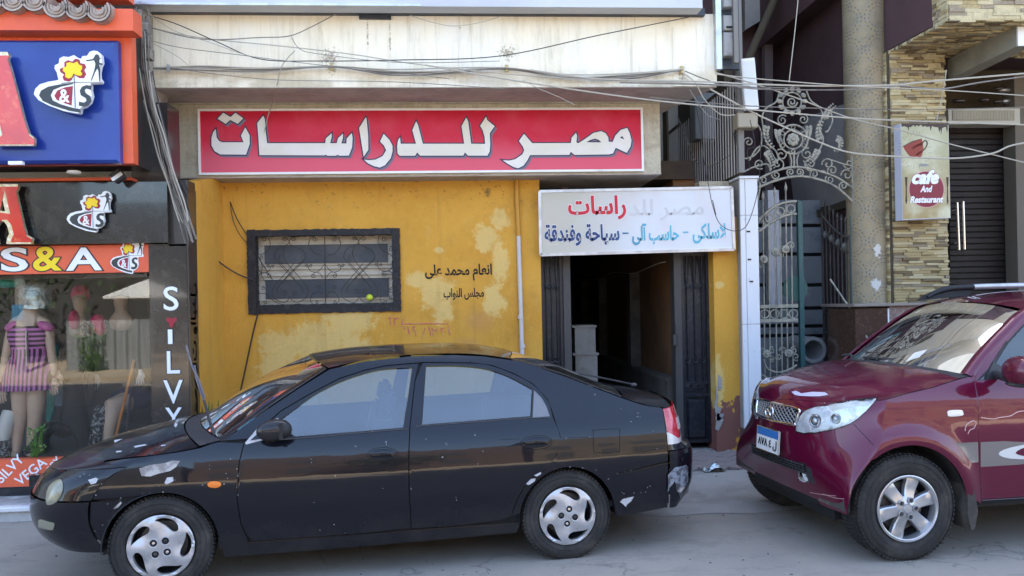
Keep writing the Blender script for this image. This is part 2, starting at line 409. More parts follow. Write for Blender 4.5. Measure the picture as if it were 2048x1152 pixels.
def bluegrad(nt, co, c, b):
    sep = nn(nt, 'ShaderNodeSeparateXYZ'); lk(nt, co, sep.inputs[0])
    c = mixc(nt, ramp(nt, sep.outputs[0], 1.55, 2.05), (.02, .045, .15), (.12, .42, .55))
    return mixc(nt, ramp(nt, sep.outputs[2], 2.45, 2.55), c, (.04, .05, .09)) if 0 else c
m_tealprint = mat('navy_to_teal_print', (.1, .3, .4), .5, extra=bluegrad)
m_halo = mat('pale_print_edge', (.82, .80, .76), .5)
m_iron = mat('black_gate_enamel', (.012, .014, .02), .38, var=[(20, (.04, .04, .05), .5, .7)], bump=(40, .1))
m_irongrille = mat('black_iron', (.035, .025, .018), .6)
m_frameblack = mat('black_painted_plaster', (.014, .012, .013), .6, var=[(12, (.05, .045, .045), .5, .75)], bump=(50, .5))
m_pane = mat('grey_film_pane', (.055, .06, .068), .55, var=[(2.5, (.11, .11, .105), .4, .75)], spec=.35)
m_sash = mat('beige_aluminium', (.52, .47, .38), .5, var=[(6, (.40, .36, .29), .45, .7)])
m_marble = mat('white_marble', (.66, .67, .69), .35, var=[(3, (.50, .51, .55), .52, .68, (1, 1, .35)), (9, (.42, .44, .49), .62, .70)])
m_beigepipe = mat('ochre_painted_pipe', (.50, .24, .03), .6)
m_whitepipe = mat('chipped_white_pipe', (.55, .50, .47), .5, var=[(26, (.10, .06, .04), .66, .70)])
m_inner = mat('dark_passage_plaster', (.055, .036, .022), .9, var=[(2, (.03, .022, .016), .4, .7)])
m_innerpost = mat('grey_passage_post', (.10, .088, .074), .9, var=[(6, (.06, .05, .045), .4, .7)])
m_cabinet = mat('grey_metal_cabinet', (.25, .235, .21), .6, var=[(5, (.18, .16, .13), .45, .7)])
m_graffito = mat('black_spray_paint', (.02, .016, .012), .8)
m_pinkspray = mat('pink_spray_paint', (.55, .12, .11), .8, var=[(30, (.56, .30, .12), .45, .6)])
m_cable = mat('dusty_grey_cable', (.22, .20, .17), .7, var=[(5, (.12, .10, .09), .4, .7)])
m_cablelight = mat('pale_cable', (.40, .37, .30), .6)
m_cabledark = mat('dark_cable', (.035, .03, .028), .6)
m_porcelain = mat('yellowed_porcelain', (.5, .42, .22), .3)
m_plant = mat('green_leaf', (.07, .16, .025), .5, var=[(9, (.12, .2, .05), .4, .7)], spec=.4)

# ------------------------------------------------------------------ ground
def asphalt_extra(nt, co, c, b):
    s = noise(nt, co, .7, 6, .6); c = mixc(nt, mth(nt, 'MULTIPLY', ramp(nt, s, .40, .65), .5), c, (.20, .188, .172))
    s = noise(nt, co, 160, 2, .7); c = mixc(nt, ramp(nt, s, .58, .75), c, (.36, .345, .32))
    s = noise(nt, co, 3.2, 7, .75); c = mixc(nt, mth(nt, 'MULTIPLY', ramp(nt, noise(nt, co, 1.7, 9, .8, (1, 2.2, 1)), .52, .60), .35), c, (.17, .155, .135)); c = mixc(nt, mth(nt, 'MULTIPLY', ramp(nt, s, .56, .72), .5), c, (.33, .31, .28))
    vm = nn(nt, 'ShaderNodeVectorMath', operation='ADD'); lk(nt, co, vm.inputs[0]); nz = nn(nt, 'ShaderNodeTexNoise'); nz.inputs['Scale'].default_value = 1.8; nz.inputs['Detail'].default_value = 6; lk(nt, co, nz.inputs['Vector']); lk(nt, nz.outputs[1], vm.inputs[1])
    vo = nn(nt, 'ShaderNodeTexVoronoi', feature='DISTANCE_TO_EDGE'); vo.inputs['Scale'].default_value = .55; lk(nt, vm.outputs[0], vo.inputs['Vector'])
    cr_ = mth(nt, 'MULTIPLY', ramp(nt, vo.outputs[0], .0075, .002), ramp(nt, noise(nt, co, .9, 3, .5), .44, .56)); c = mixc(nt, mth(nt, 'MULTIPLY', cr_, .4), c, (.07, .06, .05))
    st_ = noise(nt, co, 1.1, 8, .82); c = mixc(nt, mth(nt, 'MULTIPLY', ramp(nt, st_, .58, .66), .55), c, (.11, .10, .09))
    s = noise(nt, co, 26, 3, .8); return mixc(nt, ramp(nt, s, .72, .76), c, (.05, .045, .04))
m_asphalt = mat('dusty_asphalt', (.31, .272, .225), .88, bump=(130, .35, 3), extra=asphalt_extra)
m_concrete = mat('dusty_concrete', (.33, .31, .285), .9, var=[(1.4, (.23, .215, .195), .42, .65), (7, (.33, .32, .30), .5, .72), (60, (.20, .19, .18), .55, .75)], bump=(60, .4))
m_paver = mat('worn_brick_paver', (.235, .19, .175), .88, var=[(5, (.17, .13, .12), .4, .7), (1.2, (.26, .24, .23), .4, .65)], bump=(70, .4))
MB().quad((-220, -220, 0), (220, -220, 0), (220, 220, 0), (-220, 220, 0)).build('road', m_asphalt)['kind'] = 'structure'
# ramped concrete apron and brick pavement before the gate
g = MB(); xs = [-2.25+.35*i for i in range(17)]
prof = [(6.25, .004), (6.6, .02), (6.95, .06), (7.25, .105), (7.38, .085), (9.2, .088)]
rnd = random.Random(3)
g.grid([[(x, y+(.12*math.sin(x*2.3)+.06*math.sin(x*7)) * (1 if y < 7.3 else 0), z) for x in xs] for y, z in prof])
apron = g.build('pavement', m_concrete, None, 60); apron['kind'] = 'structure'
brick = MB().cbox(-.098, .098, -.045, .045, -.048, .048, .004)
bm_ = brick.mesh('brick')
bme = MB().box(-.096, .096, -.045, .045, 0, .03).mesh('brick')
bb = bmesh.new(); bb.from_mesh(bme); bmesh.ops.bevel(bb, geom=list(bb.edges), offset=.004, segments=1, affect='EDGES'); bb.to_mesh(bme); bb.free()
bme.materials.append(m_paver)
n_b = 0
for i in range(-3, 26):
    for j in range(-12, 22):
        # herringbone at 45 degrees
        k = (i+j) % 4
        cx, cy = i*.2, j*.2
        for q in range(1):
            if (i-j) % 2: ang, ox, oy = 0, 0, 0
            else: ang, ox, oy = math.pi/2, 0, 0
            c45, s45 = math.cos(.785), math.sin(.785)
            for sgn in (-.05, .05):
                lx, ly = (cx, cy+sgn) if ang == 0 else (cx+sgn, cy)
                X, Y = lx*c45-ly*s45+.6, lx*s45+ly*c45+6.0
                if 1.55 < X < 3.05 and 7.34+.1*math.sin(X*5) < Y < 8.55 and n_b < 290:
                    if X > 2.35 and Y > 8.1: continue
                    o = link('brick', bme, apron); o.location = (X, Y, .088+rnd.uniform(-.004, .004)); o.rotation_euler = (rnd.uniform(-.02, .02), rnd.uniform(-.02, .02), .785+ang+rnd.uniform(-.03, .03)); n_b += 1

# ------------------------------------------------------------------ the ochre building
bld = empty('apartment_building', (0, 8.2, 0), label='ochre plastered building with cream ledge above, behind the black car', cat='building')
bld.location = (0, 0, 0)
WY = 8.2
xl, xr = -2.5, rect(1078, 400, 1080, 500, WY)[1]
wx0, wx1, wz0, wz1 = rect(500, 464, 797, 620, WY)
# front wall around the window opening
w = MB()
w.box(xl, wx0, WY, WY+.3, 0, 3.3).box(wx1, xr, WY, WY+.3, 0, 3.3).box(wx0, wx1, WY, WY+.3, 0, wz0).box(wx0, wx1, WY, WY+.3, wz1, 3.3)
w.build('wall', m_ochre, bld)
# pillar right of the doorway
px0, px1 = rect(1415, 505, 1483, 880, WY)[0]+.09, rect(1415, 505, 1481, 880, WY)[1]
pm = MB().box(px0, px1, WY+.03, WY+.42, 0, 2.55); pm.build('pillar', m_ochre, bld)
# crumbled plaster edge of the pillar: jagged shards standing off the face
for pts in ([(1431, 770), (1436, 790), (1433, 812), (1442, 815), (1438, 832), (1447, 838), (1437, 862), (1430, 858), (1433, 835), (1428, 812), (1432, 795)], [(1436, 748), (1442, 756), (1443, 775), (1437, 782), (1435, 765)], [(1434, 826), (1448, 828), (1444, 836), (1436, 842), (1430, 838)]):
    flat_px('plaster_shard', m_concrete, bld, WY+.03, [pts], 0, .012)
# sign box (fascia) and soffit
sx1 = atY(1321, 300, 7.9).x; zb = atY(1000, 349, 7.9).z; zt_ = atY(1000, 205, 7.9).z
MB().box(-3.7, sx1, 7.9, 9.3, zb, zt_+.35).build('sign_box', m_stucco, bld)
MB().box(-3.7, sx1+.002, 7.897, 9.28, zb-.012, zb-.001).build('box_soffit', m_soffit, bld)
# cornice lip above the sign
MB().box(-3.7, sx1, 7.86, 7.9, zt_-.015, zt_+.03).build('cornice', m_stucco, bld)
# ledge slab: front, soffit, skewed right end
zs0 = atY(900, 174, 7.33).z; zs1 = atY(900, 30, 7.33).z; xr1 = atY(1434, 175, 7.33).x
e2 = atY(1324, 246, 8.35); 
MB().prism([(-3.75, 7.33, zs0), (xr1, 7.33, zs0), (e2.x, 8.35, zs0), (e2.x-.3, 9.4, zs0), (-3.75, 9.4, zs0)], (0, 0, zs1-zs0+.02)).build('ledge', m_slab, bld)
MB().prism([(-3.75, 7.334, zs0-.006), (xr1-.003, 7.334, zs0-.006), (e2.x-.003, 8.35, zs0-.006), (e2.x-.3, 9.4, zs0-.006), (-3.75, 9.4, zs0-.006)], (0, 0, .005)).build('ledge_soffit', m_soffit, bld)
xj = atY(1345, 100, 7.33).x
MB().box(xj, xr1-.004, 7.318, 7.33, zs0+.002, zs1-.1).build('ledge_panel', m_slab, bld)
# metal profile and upper sign board edge
MB().box(-3.9, atY(1408, 20, 7.3).x, 7.27, 7.34, zs1-.012, zs1+.055).build('metal_profile', m_darkgap, bld)
zu = atY(900, 13, 7.1).z
MB().box(-3.9, atY(1405, 5, 7.1).x, 7.1, 7.3, zu, zu+.7).build('upper_board', m_greyboard, bld)
MB().box(-3.9, atY(1000, 5, 7.09).x-.7, 7.075, 7.1, zu-.004, zu+.012).build('board_edge', m_alum, bld)
MB().box(atY(1432, 60, 7.25).x, atY(1443, 60, 7.25).x, 7.25, 7.33, atY(1437, 138, 7.25).z, 5.4).build('corner_profile', m_alum, bld)
b0, b1, b2, b3 = rect(718, 24, 782, 38, 7.31); MB().box(b0, b1, 7.305, 7.33, b2, b3).build('hatch', m_darkgap, bld)
# upper storeys: only their mass matters (they shade the street)
m_upper = mat('pale_render', (.5, .46, .38), .85, var=[(.6, (.42, .38, .31), .4, .7)])
MB().box(-3.9, 2.4, 8.0, 20, 5.0, 16).build('upper_storey', m_upper, bld)
MB().box(-3.6, 2.3, 9.4, 20, 3.3, 5.0).build('upper_wall', m_upper, bld)

# window: frame, grey panes, sash, scrolled grille
win = link('window', MB().box(wx0, wx1, WY+.16, WY+.2, wz0, wz1).mesh('window'), bld, m_sash)
fw = .062
fr = MB().box(wx0-.02, wx0+fw, WY-.025, WY+.1, wz0-.03, wz1+.03).box(wx1-fw, wx1+.02, WY-.025, WY+.1, wz0-.03, wz1+.03)
fr.box(wx0+fw, wx1-fw, WY-.022, WY+.1, wz1-fw*.55, wz1+.028).box(wx0+fw, wx1-fw, WY-.022, WY+.1, wz0-.028, wz0+fw)
fme = fr.mesh('window_frame'); bb = bmesh.new(); bb.from_mesh(fme); bmesh.ops.subdivide_edges(bb, edges=[e for e in bb.edges if e.calc_length() > .3], cuts=40)
for v in bb.verts: v.co += Vector((rnd.uniform(-.004, .004), rnd.uniform(-.002, .002), rnd.uniform(-.005, .005)))
bb.to_mesh(fme); bb.free(); link('window_frame', fme, win, m_frameblack)
for (a, b, c, d) in ((529, 489, 775, 526), (531, 558, 777, 596)):
    q = rect(a, b, c, d, WY+.14); MB().box(q[0], q[1], WY+.14, WY+.158, q[2], q[3]).build('pane', m_pane, win)
for yy in (487, 528, 536, 549, 556, 598, 476):
    q = rect(515, yy, 790, yy+1.6, WY+.13); MB().box(q[0], q[1], WY+.13, WY+.16, q[2], q[3]).build('sash_rail', m_sash, win)
gr = MB(); gY = WY+.06
def gz(pts, r=.0034): gr.tube([atY(480+x/5.76, 440+y/5.76, gY) for x, y in pts], r, 5)
def gsp(cx, cy, r, a0, turns): gz(spiral(cx, cy, r, a0, turns, 16))
gz([(975, 180), (985, 960)], .005)
for x, y, r, a, t in ((275, 222, 30, 3.5, 1.3), (520, 215, 30, -2.6, -1.3), (615, 215, 30, 6.0, 1.3), (860, 218, 30, 0, 1.2), (1085, 218, 30, 3, -1.2), (1325, 208, 28, -2.6, -1.3), (1420, 208, 28, 6, 1.3), (1660, 215, 32, 0, 1.2),
                      (330, 640, 30, 5, 1.3), (240, 430, 25, 4.5, 1.2), (850, 645, 28, 4, -1.3), (1090, 640, 28, 5, 1.3), (1660, 625, 28, 4, -1.3), (1735, 335, 30, 4, 1.2), (885, 950, 22, 4, 1.2), (1100, 950, 22, 5, -1.2),
                      (1670, 945, 24, 5, 1.2), (1740, 895, 24, 5, -1.2), (325, 530, 20, 3.5, 1.3), (380, 535, 18, 6, -1.3), (770, 530, 22, 3, 1.3), (815, 530, 20, 6, -1.3), (1145, 530, 22, 3, 1.3), (1188, 525, 20, 6, -1.3),
                      (1575, 515, 22, 3, 1.3), (1622, 520, 20, 6, -1.3), (510, 840, 34, 3.3, 1.2), (625, 845, 34, 6.2, -1.2), (1340, 830, 34, 3.3, 1.2), (1440, 825, 36, 6.2, -1.2), (905, 780, 30, 3, 1.2), (1085, 780, 30, 6, -1.2), (265, 785, 24, 4, 1.3), (200, 330, 18, 4, 1.3), (290, 955, 26, 3, 1.2)): gsp(x, y, r, a, t)
for c in (575, 1375):
    gz(catmull([(c-60, 190), (c-8, 245), (c-30, 280), (c-150, 340), (c-185, 430)], 6)); gz(catmull([(c+45, 190), (c-10, 245), (c+20, 290), (c+150, 360), (c+170, 450), (c+60, 570), (c-60, 690), (c-140, 780), (c-145, 840)], 6))
    gz(catmull([(c-60, 310), (c-80, 390), (c-30, 500), (c+110, 660), (c+200, 780), (c+200, 870), (c+110, 945), (c+30, 930), (c, 880)], 6)); gz(catmull([(c-185, 430), (c-110, 520), (c+20, 660), (c+130, 770), (c+145, 850)], 6))
    gz(catmull([(c+170, 450), (c+50, 560), (c-70, 690)], 4)); gz(catmull([(c-110, 400), (c-120, 480), (c-10, 600), (c+60, 690)], 4)); gz(catmull([(c, 880), (c-40, 940), (c-100, 945), (c-190, 890), (c-200, 800), (c-110, 680), (c-40, 600), (c+45, 500)], 6))
for s, c in ((1, 975), (-1, 975)):
    gz(catmull([(c+s*180-(20 if s < 0 else 20)*0, 240), (c+s*180, 300), (c+s*120, 380), (c+s*40, 410)], 6)); gz(catmull([(c+s*115, 190), (c+s*160, 210), (c+s*180, 260)], 5))
    gz(catmull([(c, 500), (c+s*40, 560), (c+s*100, 600), (c+s*170, 580), (c+s*195, 520)], 6)); gz(catmull([(c+s*20, 670), (c+s*50, 620), (c+s*100, 600), (c+s*140, 630)], 6))
    gz(catmull([(c+s*15, 900), (c+s*50, 830), (c+s*110, 830), (c+s*150, 870), (c+s*165, 930), (c+s*130, 975)], 6))
gz(catmull([(310, 190), (345, 250), (340, 310), (290, 380), (200, 400), (170, 430)], 6)); gz(catmull([(195, 560), (260, 610), (330, 590), (360, 520)], 6)); gz(catmull([(190, 680), (230, 625), (290, 610), (335, 640)], 6))
gz(catmull([(230, 440), (255, 540), (245, 630), (300, 720)], 6)); gz(catmull([(1600, 190), (1590, 260), (1640, 350), (1700, 385), (1755, 420), (1765, 490), (1740, 560), (1680, 590), (1600, 560), (1590, 480)], 6))
gz(catmull([(1640, 600), (1720, 590), (1775, 650), (1780, 740), (1710, 805), (1780, 790)], 6)); gz(catmull([(1620, 860), (1615, 930), (1650, 960)], 5)); gz(catmull([(1700, 820), (1760, 840), (1780, 890)], 5)); gz(catmull([(210, 850), (290, 850), (350, 900), (420, 950), (520, 975), (690, 965)], 6))
gr.build('grille', m_irongrille, win, 50)
# yellow lime wedged in the grille
lp = atY(739, 595, WY+.045)
MB().ell((0, 0, 0), (.036, .034, .034), 16, 10).build('lime', mat('yellow_green_peel', (.55, .62, .04), .4, bump=(60, .2)), None, 60)
bpy.data.objects['lime'].location = lp; tag(bpy.data.objects['lime'], 'yellow green lime wedged in the window grille', 'lime')

# drain pipe down the right of the wall
dp = empty('drain_pipe', (0, 0, 0), label='slim rainwater pipe, ochre above and chipped white below, on the yellow wall', cat='pipe')
pA, pB, pC = atY(1033, 357, WY-.03), atY(1037, 472, WY-.03), atY(1046, 760, WY-.03)
MB().tube([pA, atY(1034, 400, WY-.03), pB], .024, 10).build('painted_length', m_beigepipe, dp, 50)
MB().tube([pB, atY(1041, 600, WY-.03), pC, (pC.x+.01, pC.y, .1)], .022, 10).build('white_length', m_whitepipe, dp, 50)
for (x, y) in ((1034, 404), (1041, 634), (1045, 692)):
    p = atY(x, y, WY-.03); MB().tube([(p.x, p.y, p.z-.018), (p.x, p.y, p.z+.018)], .029, 10).build('bracket', m_beigepipe if y < 500 else m_whitepipe, dp, 50)

# ------------------------------------------------------------------ red sign
rs = empty('red_sign', (0, 0, 0), label='long red sign with large cream Arabic lettering on the cream sign box', cat='sign')
SY = 7.86
x0, x1, z0, z1 = rect(396, 216, 1287, 346, SY)
fr = MB().box(x0, x1, SY, SY+.035, z0, z0+.022).box(x0, x1, SY, SY+.035, z1-.022, z1).box(x0, x0+.02, SY-.001, SY+.035, z0+.022, z1-.022).box(x1-.022, x1, SY-.001, SY+.035, z0+.022, z1-.022)
fr.build('frame', m_white, rs)
MB().box(x0+.018, x1-.018, SY+.012, SY+.03, z0+.02, z1-.02).build('panel', m_redsign, rs)
k1 = lambda pts: [(400+x*.17578, 205+y*.17576) for x, y in pts]; k2 = lambda pts: [(700+x*.17578, 205+y*.17576) for x, y in pts]; k3 = lambda pts: [(960+x*.17578, 205+y*.17576) for x, y in pts]
LET = [
 k1([(265, 115), (348, 165), (402, 115), (495, 180), (430, 245), (345, 200), (292, 245), (198, 185)]),
 k1([(180, 300), (190, 395), (215, 435), (255, 452), (495, 452), (465, 378), (515, 280), (565, 370), (568, 470), (525, 595), (230, 592), (165, 555), (130, 490), (130, 400), (150, 335)]),
 k1([(720, 148), (740, 190), (745, 300), (765, 462), (1425, 462), (1430, 410), (1498, 348), (1500, 390), (1483, 462), (1555, 462), (1570, 405), (1628, 352), (1628, 400), (1610, 465), (1665, 465), (1668, 410), (1728, 345), (1738, 400), (1732, 510), (1695, 606), (1590, 608), (1565, 597), (1545, 608), (1450, 608), (1432, 595), (1418, 603), (675, 600), (665, 420), (650, 235)]),
 k2([(180, 165), (190, 185), (208, 380), (210, 540), (155, 620), (103, 290)]),
 k2([(383, 355), (450, 425), (485, 490), (485, 560), (465, 635), (400, 715), (340, 742), (270, 725), (200, 690), (155, 648), (215, 655), (290, 648), (370, 610), (410, 545), (385, 490), (340, 445)]),
 k2([(570, 395), (578, 468), (750, 468), (708, 315), (753, 210), (775, 255), (830, 468), (1298, 468), (1268, 270), (1322, 170), (1345, 210), (1380, 468), (1536, 470), (1530, 390), (1510, 320), (1480, 265), (1548, 160), (1562, 200), (1648, 270), (1592, 350), (1597, 480), (1590, 560), (1565, 606), (1340, 606), (1308, 570), (1290, 606), (795, 606), (765, 570), (742, 608), (565, 608), (540, 580), (535, 500), (545, 430)]),
 k3([(500, 355), (595, 462), (1033, 460), (1042, 400), (1092, 342), (1105, 380), (1098, 455), (1120, 462), (1200, 410), (1290, 345), (1380, 325), (1430, 350), (1460, 395), (1465, 445), (1508, 448), (1540, 375), (1600, 310), (1675, 288), (1705, 350), (1725, 430), (1715, 500), (1670, 575), (1545, 517), (1515, 580), (1470, 592), (1075, 598), (1033, 562), (1018, 598), (570, 600), (540, 660), (495, 720), (435, 750), (380, 735), (310, 695), (255, 655), (330, 660), (400, 645), (480, 590), (502, 545), (485, 500), (442, 440)]),
]
HOLE = [k3([(1212, 452), (1260, 425), (1310, 412), (1350, 425), (1378, 452)]), k3([(1595, 400), (1618, 383), (1640, 420)])]
flat_px('letter_shadow', m_shadowprint, rs, SY+.010, LET+HOLE, .004, .0015, .018, -.022)
flat_px('letter_outline', m_navy, rs, SY+.0085, LET+HOLE, .010, .0015)
for L in LET[:-1]: flat_px('letter', m_cream, rs, SY+.007, [L], -.001, .0015)
flat_px('letter', m_cream, rs, SY+.007, [LET[-1]]+HOLE, -.001, .0015)

# ------------------------------------------------------------------ white sign over the doorway
ws = empty('white_sign', (0, 0, 0), label='faded white sign with red and blue Arabic writing over the doorway', cat='sign')
SX = rect(1079, 380, 1467, 505, 8.1); WM = None
c0, c1, c2, c3 = atY(1079, 383, 8.1), atY(1463, 375, 8.1), atY(1468, 499, 8.1), atY(1081, 510, 8.1)
MB().prism([c0, c1, c2, c3], (0, .12, 0)).build('panel', m_wornboard, ws)
def strip(a, b, w, d=.012):
    a, b = Vector(a), Vector(b); t = (b-a).normalized(); n = Vector((-t.z, 0, t.x))*w/2
    return MB().prism([a+n, b+n, b-n, a-n], (0, -d, 0))
for a, b in ((c0, c1), (c1, c2), (c2, c3), (c3, c0)): strip(a, b, .028).build('edge_trim', m_alum, ws)
yy = 8.1-.002
text_px(arabic('راسات'), 'red_word', m_redprint, ws, yy, 1136, 391, 1252, 440, .03, outline=(m_halo, .02))
text_px(arabic('مصر للد'), 'bleached_word', m_ghost, ws, yy, 1258, 398, 1408, 440, .01)
text_px(arabic('سياحة وفندقة'), 'blue_word', m_tealprint, ws, yy, 1089, 448, 1239, 492, .034, outline=(m_halo, .02))
text_px(arabic('حاسب آلى'), 'blue_word', m_tealprint, ws, yy, 1264, 446, 1358, 490, .034, outline=(m_halo, .02))
text_px(arabic('لاسلكى'), 'blue_word', m_tealprint, ws, yy, 1385, 446, 1452, 487, .034, outline=(m_halo, .02))
for a in ((1245, 465, 1257, 468), (1366, 463, 1377, 466)):
    q = rect(*a, yy); MB().box(q[0], q[1], yy-.002, yy, q[2], q[3]).build('dash', m_tealprint, ws)

# painted words on the ochre wall
def wall_text(s, name, m, box, label, off=.02, cat='graffiti'):
    o = text_px(arabic(s), name, m, None, WY-.0015, *box, off, depth=.001); tag(o, label, cat); return o
wall_text('انعام محمد على', 'wall_lettering', m_graffito, (850, 528, 984, 562), 'black stencilled Arabic name, upper line on the ochre wall', .028)
wall_text('مجلس النواب', 'wall_lettering', m_graffito, (887, 576, 968, 600), 'small black stencilled Arabic line below the name on the ochre wall', .026)
pg = MB()
def pk(pts, r=.0065):
    for a, b in zip(pts[:-1], pts[1:]): pg.tube([atY(760+a[0]*.191, 500+a[1]*.191, WY-.001), atY(760+b[0]*.191, 500+b[1]*.191, WY-.001)], r, 5)
pk([(715, 770), (225, 772), (250, 720)]); pk([(225, 772), (265, 830)]); pk([(95, 705), (125, 712)]); pk([(95, 705), (112, 790)]); pk([(150, 710), (155, 790)]); pk([(150, 712), (170, 725), (185, 712), (200, 715)])
for x in (290, 510, 715): pk([(x, 800), (x+18, 890)])
pk([(440, 920), (475, 815)]); pk([(335, 800), (360, 805), (345, 840), (375, 845), (375, 900)]); pk([(545, 820), (555, 890)]); pk([(560, 825), (580, 850), (600, 820)]); pk([(605, 850), (612, 855)]); pk([(640, 820), (650, 890)]); pk([(640, 820), (675, 815)]); pk([(685, 850), (690, 858)])
tag(pg.build('wall_scrawl', m_pinkspray, None), 'faded pink spray arrow and numerals low on the ochre wall', 'graffiti')

# ------------------------------------------------------------------ doorway: iron leaves, passage, cabinet
door = empty('entrance_gate', (0, 0, 0), label='black ornamental iron double gate standing open under the white sign', cat='gate')
GY = 8.42
def leaf(px0, px1, frame_side):
    x0, x1, z0, z1 = rect(px0, 506, px1, 884, GY)
    lf = link('gate_leaf', MB().box(x0, x1, GY+.02, GY+.035, max(z0, .12), z1).mesh('gate_leaf'), door, m_iron)
    st = MB().box(x0, x0+.035, GY-.02, GY+.02, max(z0, .12), z1).box(x1-.035, x1, GY-.02, GY+.02, max(z0, .12), z1)
    for y in (508, 766, 790, 882):
        zz = atY((px0+px1)/2, y, GY).z; st.box(x0+.035, x1-.035, GY-.015, GY+.02, zz-.016, zz+.016)
    st.build('gate_stile', m_iron, lf)
    n = 3; W = (x1-x0-.07)/n
    for k in range(n):
        cx = x0+.035+W*(k+.5)
        MB().tube([(cx, GY, atY(px0, 770, GY).z), (cx, GY, z1)], .008, 6).build('bar', m_iron, lf)
        for (yy, s) in ((574, 1), (720, -1), (776, 1)):
            c = atY((px0+px1)/2, yy, GY).z
            MB().tube([(x, GY-.01, z) for x, z in spiral(cx-.012, c, .036, 1.2, s*1.2, 16)], .006, 5).build('scroll', m_iron, lf, 50)
        for s in (-1, 1):
            MB().tube([(cx, GY-.005, atY(px0, 575, GY).z), (cx+s*W*.45, GY-.005, z1)], .006, 5).build('stay', m_iron, lf)
    zz = atY(px0, 800, GY).z
    MB().cbox(x0+.06, x1-.06, GY-.01, GY+.02, .2, zz, .015).build('kick_panel', m_iron, lf)
    return x0, x1
L0, L1 = leaf(1083, 1128, 1); R0, R1 = leaf(1362, 1420, -1)
MB().box(L1, L1+.075, GY-.05, GY+.1, .12, 2.9).build('gate_post', mat('grey_black_enamel', (.055, .05, .048), .5), door)
MB().box(R0-.075, R0, GY-.05, GY+.1, .12, 2.9).build('gate_post', MATS['grey_black_enamel'], door)
MB().cbox(R0-.10, R0-.06, GY-.08, GY-.05, 1.2, 1.32, .008).box(R0-.07, R0-.062, GY-.06, GY-.05, 1.1, 1.45).build('lock', MATS['grey_black_enamel'], door)
ps = empty('entrance_passage', (0, 0, 0), label='dark entrance passage with posts along its right wall, behind the open gate', cat='passage')
RXw = 2.32
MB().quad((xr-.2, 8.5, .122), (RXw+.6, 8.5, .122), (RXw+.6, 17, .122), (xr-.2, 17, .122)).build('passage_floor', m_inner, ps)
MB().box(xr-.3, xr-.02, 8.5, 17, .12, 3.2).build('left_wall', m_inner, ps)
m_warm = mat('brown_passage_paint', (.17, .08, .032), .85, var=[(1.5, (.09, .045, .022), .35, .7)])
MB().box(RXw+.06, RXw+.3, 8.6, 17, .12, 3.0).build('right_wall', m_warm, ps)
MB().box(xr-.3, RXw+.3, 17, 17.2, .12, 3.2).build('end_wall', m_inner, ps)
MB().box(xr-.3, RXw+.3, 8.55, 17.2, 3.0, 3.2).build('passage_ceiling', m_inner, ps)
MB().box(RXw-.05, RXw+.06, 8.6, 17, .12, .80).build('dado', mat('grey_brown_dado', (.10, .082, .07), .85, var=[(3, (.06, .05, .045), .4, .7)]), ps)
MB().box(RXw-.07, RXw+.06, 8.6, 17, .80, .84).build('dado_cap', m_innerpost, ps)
for y in (10.3, 12.6, 14.4, 16.0): MB().box(RXw-.07, RXw+.06, y, y+.20, .84, 2.06).build('post', m_innerpost, ps)
wire = [Vector((RXw-.07, y, 2.07+.03*math.cos((y-8.6)*2.2))) for y in [8.5+.25*i for i in range(33)]]
tag(MB().tube(wire, .006, 5).build('cable', m_cablelight, None), 'pale cable strung along the passage wall behind the gate', 'cable')
cb = empty('cabinet', (0, 0, 0), label='grey metal cabinet in two tiers just inside the passage', cat='cabinet')
q = rect(1150, 655, 1191, 706, 9.0)
MB().box(q[0], q[1], 9.0, 9.4, q[2], q[3]).build('upper_tier', m_cabinet, cb)
MB().box(q[0]-.03, q[1]+.012, 8.98, 9.42, q[3], q[3]+.025).build('top_plate', m_cabinet, cb)
MB().box(q[0]-.03, q[1]+.03, 8.97, 9.42, q[2]-.025, q[2]).build('middle_plate', m_cabinet, cb)
MB().box(q[0], q[1]+.015, 8.99, 9.4, .125, q[2]-.025).build('lower_tier', m_cabinet, cb)

# marble clad pillar at the corner
mp = empty('marble_pillar', (0, 0, 0), label='tall white marble clad pillar between the ochre building and the scrolled iron gates', cat='pillar')
a0, a1 = rect(1484, 357, 1519, 820, 8.1)[:2]; zt0 = atY(1500, 357, 8.1).z
zc = .34; seams = [zt0, 2.55, 1.42, zc]
MB().box(a0+.004, a1-.004, 8.11, 8.4, zc, zt0-.004).build('core', m_concrete, mp)
for i in range(3):
    MB().cbox(a0, a0+.052, 8.10, 8.13, seams[i+1]+.002, seams[i]-.002, .003).build('marble_slab', m_marble, mp)
    MB().cbox(a0+.055, a1, 8.096, 8.13, seams[i+1]+.002, seams[i]-.002, .003).build('marble_slab', m_marble, mp)
MB().box(a0-.01, a1+.01, 8.08, 8.42, zt0, zt0+.025).build('cap', m_marble, mp)
MB().box(a0-.005, a1+.03, 8.12, 8.42, 0, zc).build('plinth', mat('brown_red_plinth', (.13, .075, .065), .8, var=[(8, (.2, .16, .14), .45, .7)]), mp)
for (x, y) in ((1499, 519), (1503, 563), (1497, 463)): 
    p = atY(x, y, 8.09); MB().box(p.x-.018, p.x+.018, 8.088, 8.096, p.z-.008, p.z+.008).build('hinge_plate', m_irongrille, mp)

# insulators and debris on the ledge face
for (x, y) in ((663, 134), (1013, 137), (1363, 140)):
    p = atY(x, y, 7.3); o = MB().lathe([(.002, -.03), (.02, -.03), (.022, -.015), (.012, -.008), (.022, 0), (.022, .012), (.012, .018), (.018, .03), (.002, .03)], 12).build('insulator', m_porcelain, None, 50)
    o.location = p; tag(o, {663: 'yellowed cable insulator on the ledge, above the second red-sign letter', 1013: 'yellowed cable insulator on the ledge near its middle', 1363: 'yellowed cable insulator near the right end of the ledge'}[x], 'insulator', 'insulators on the ledge')
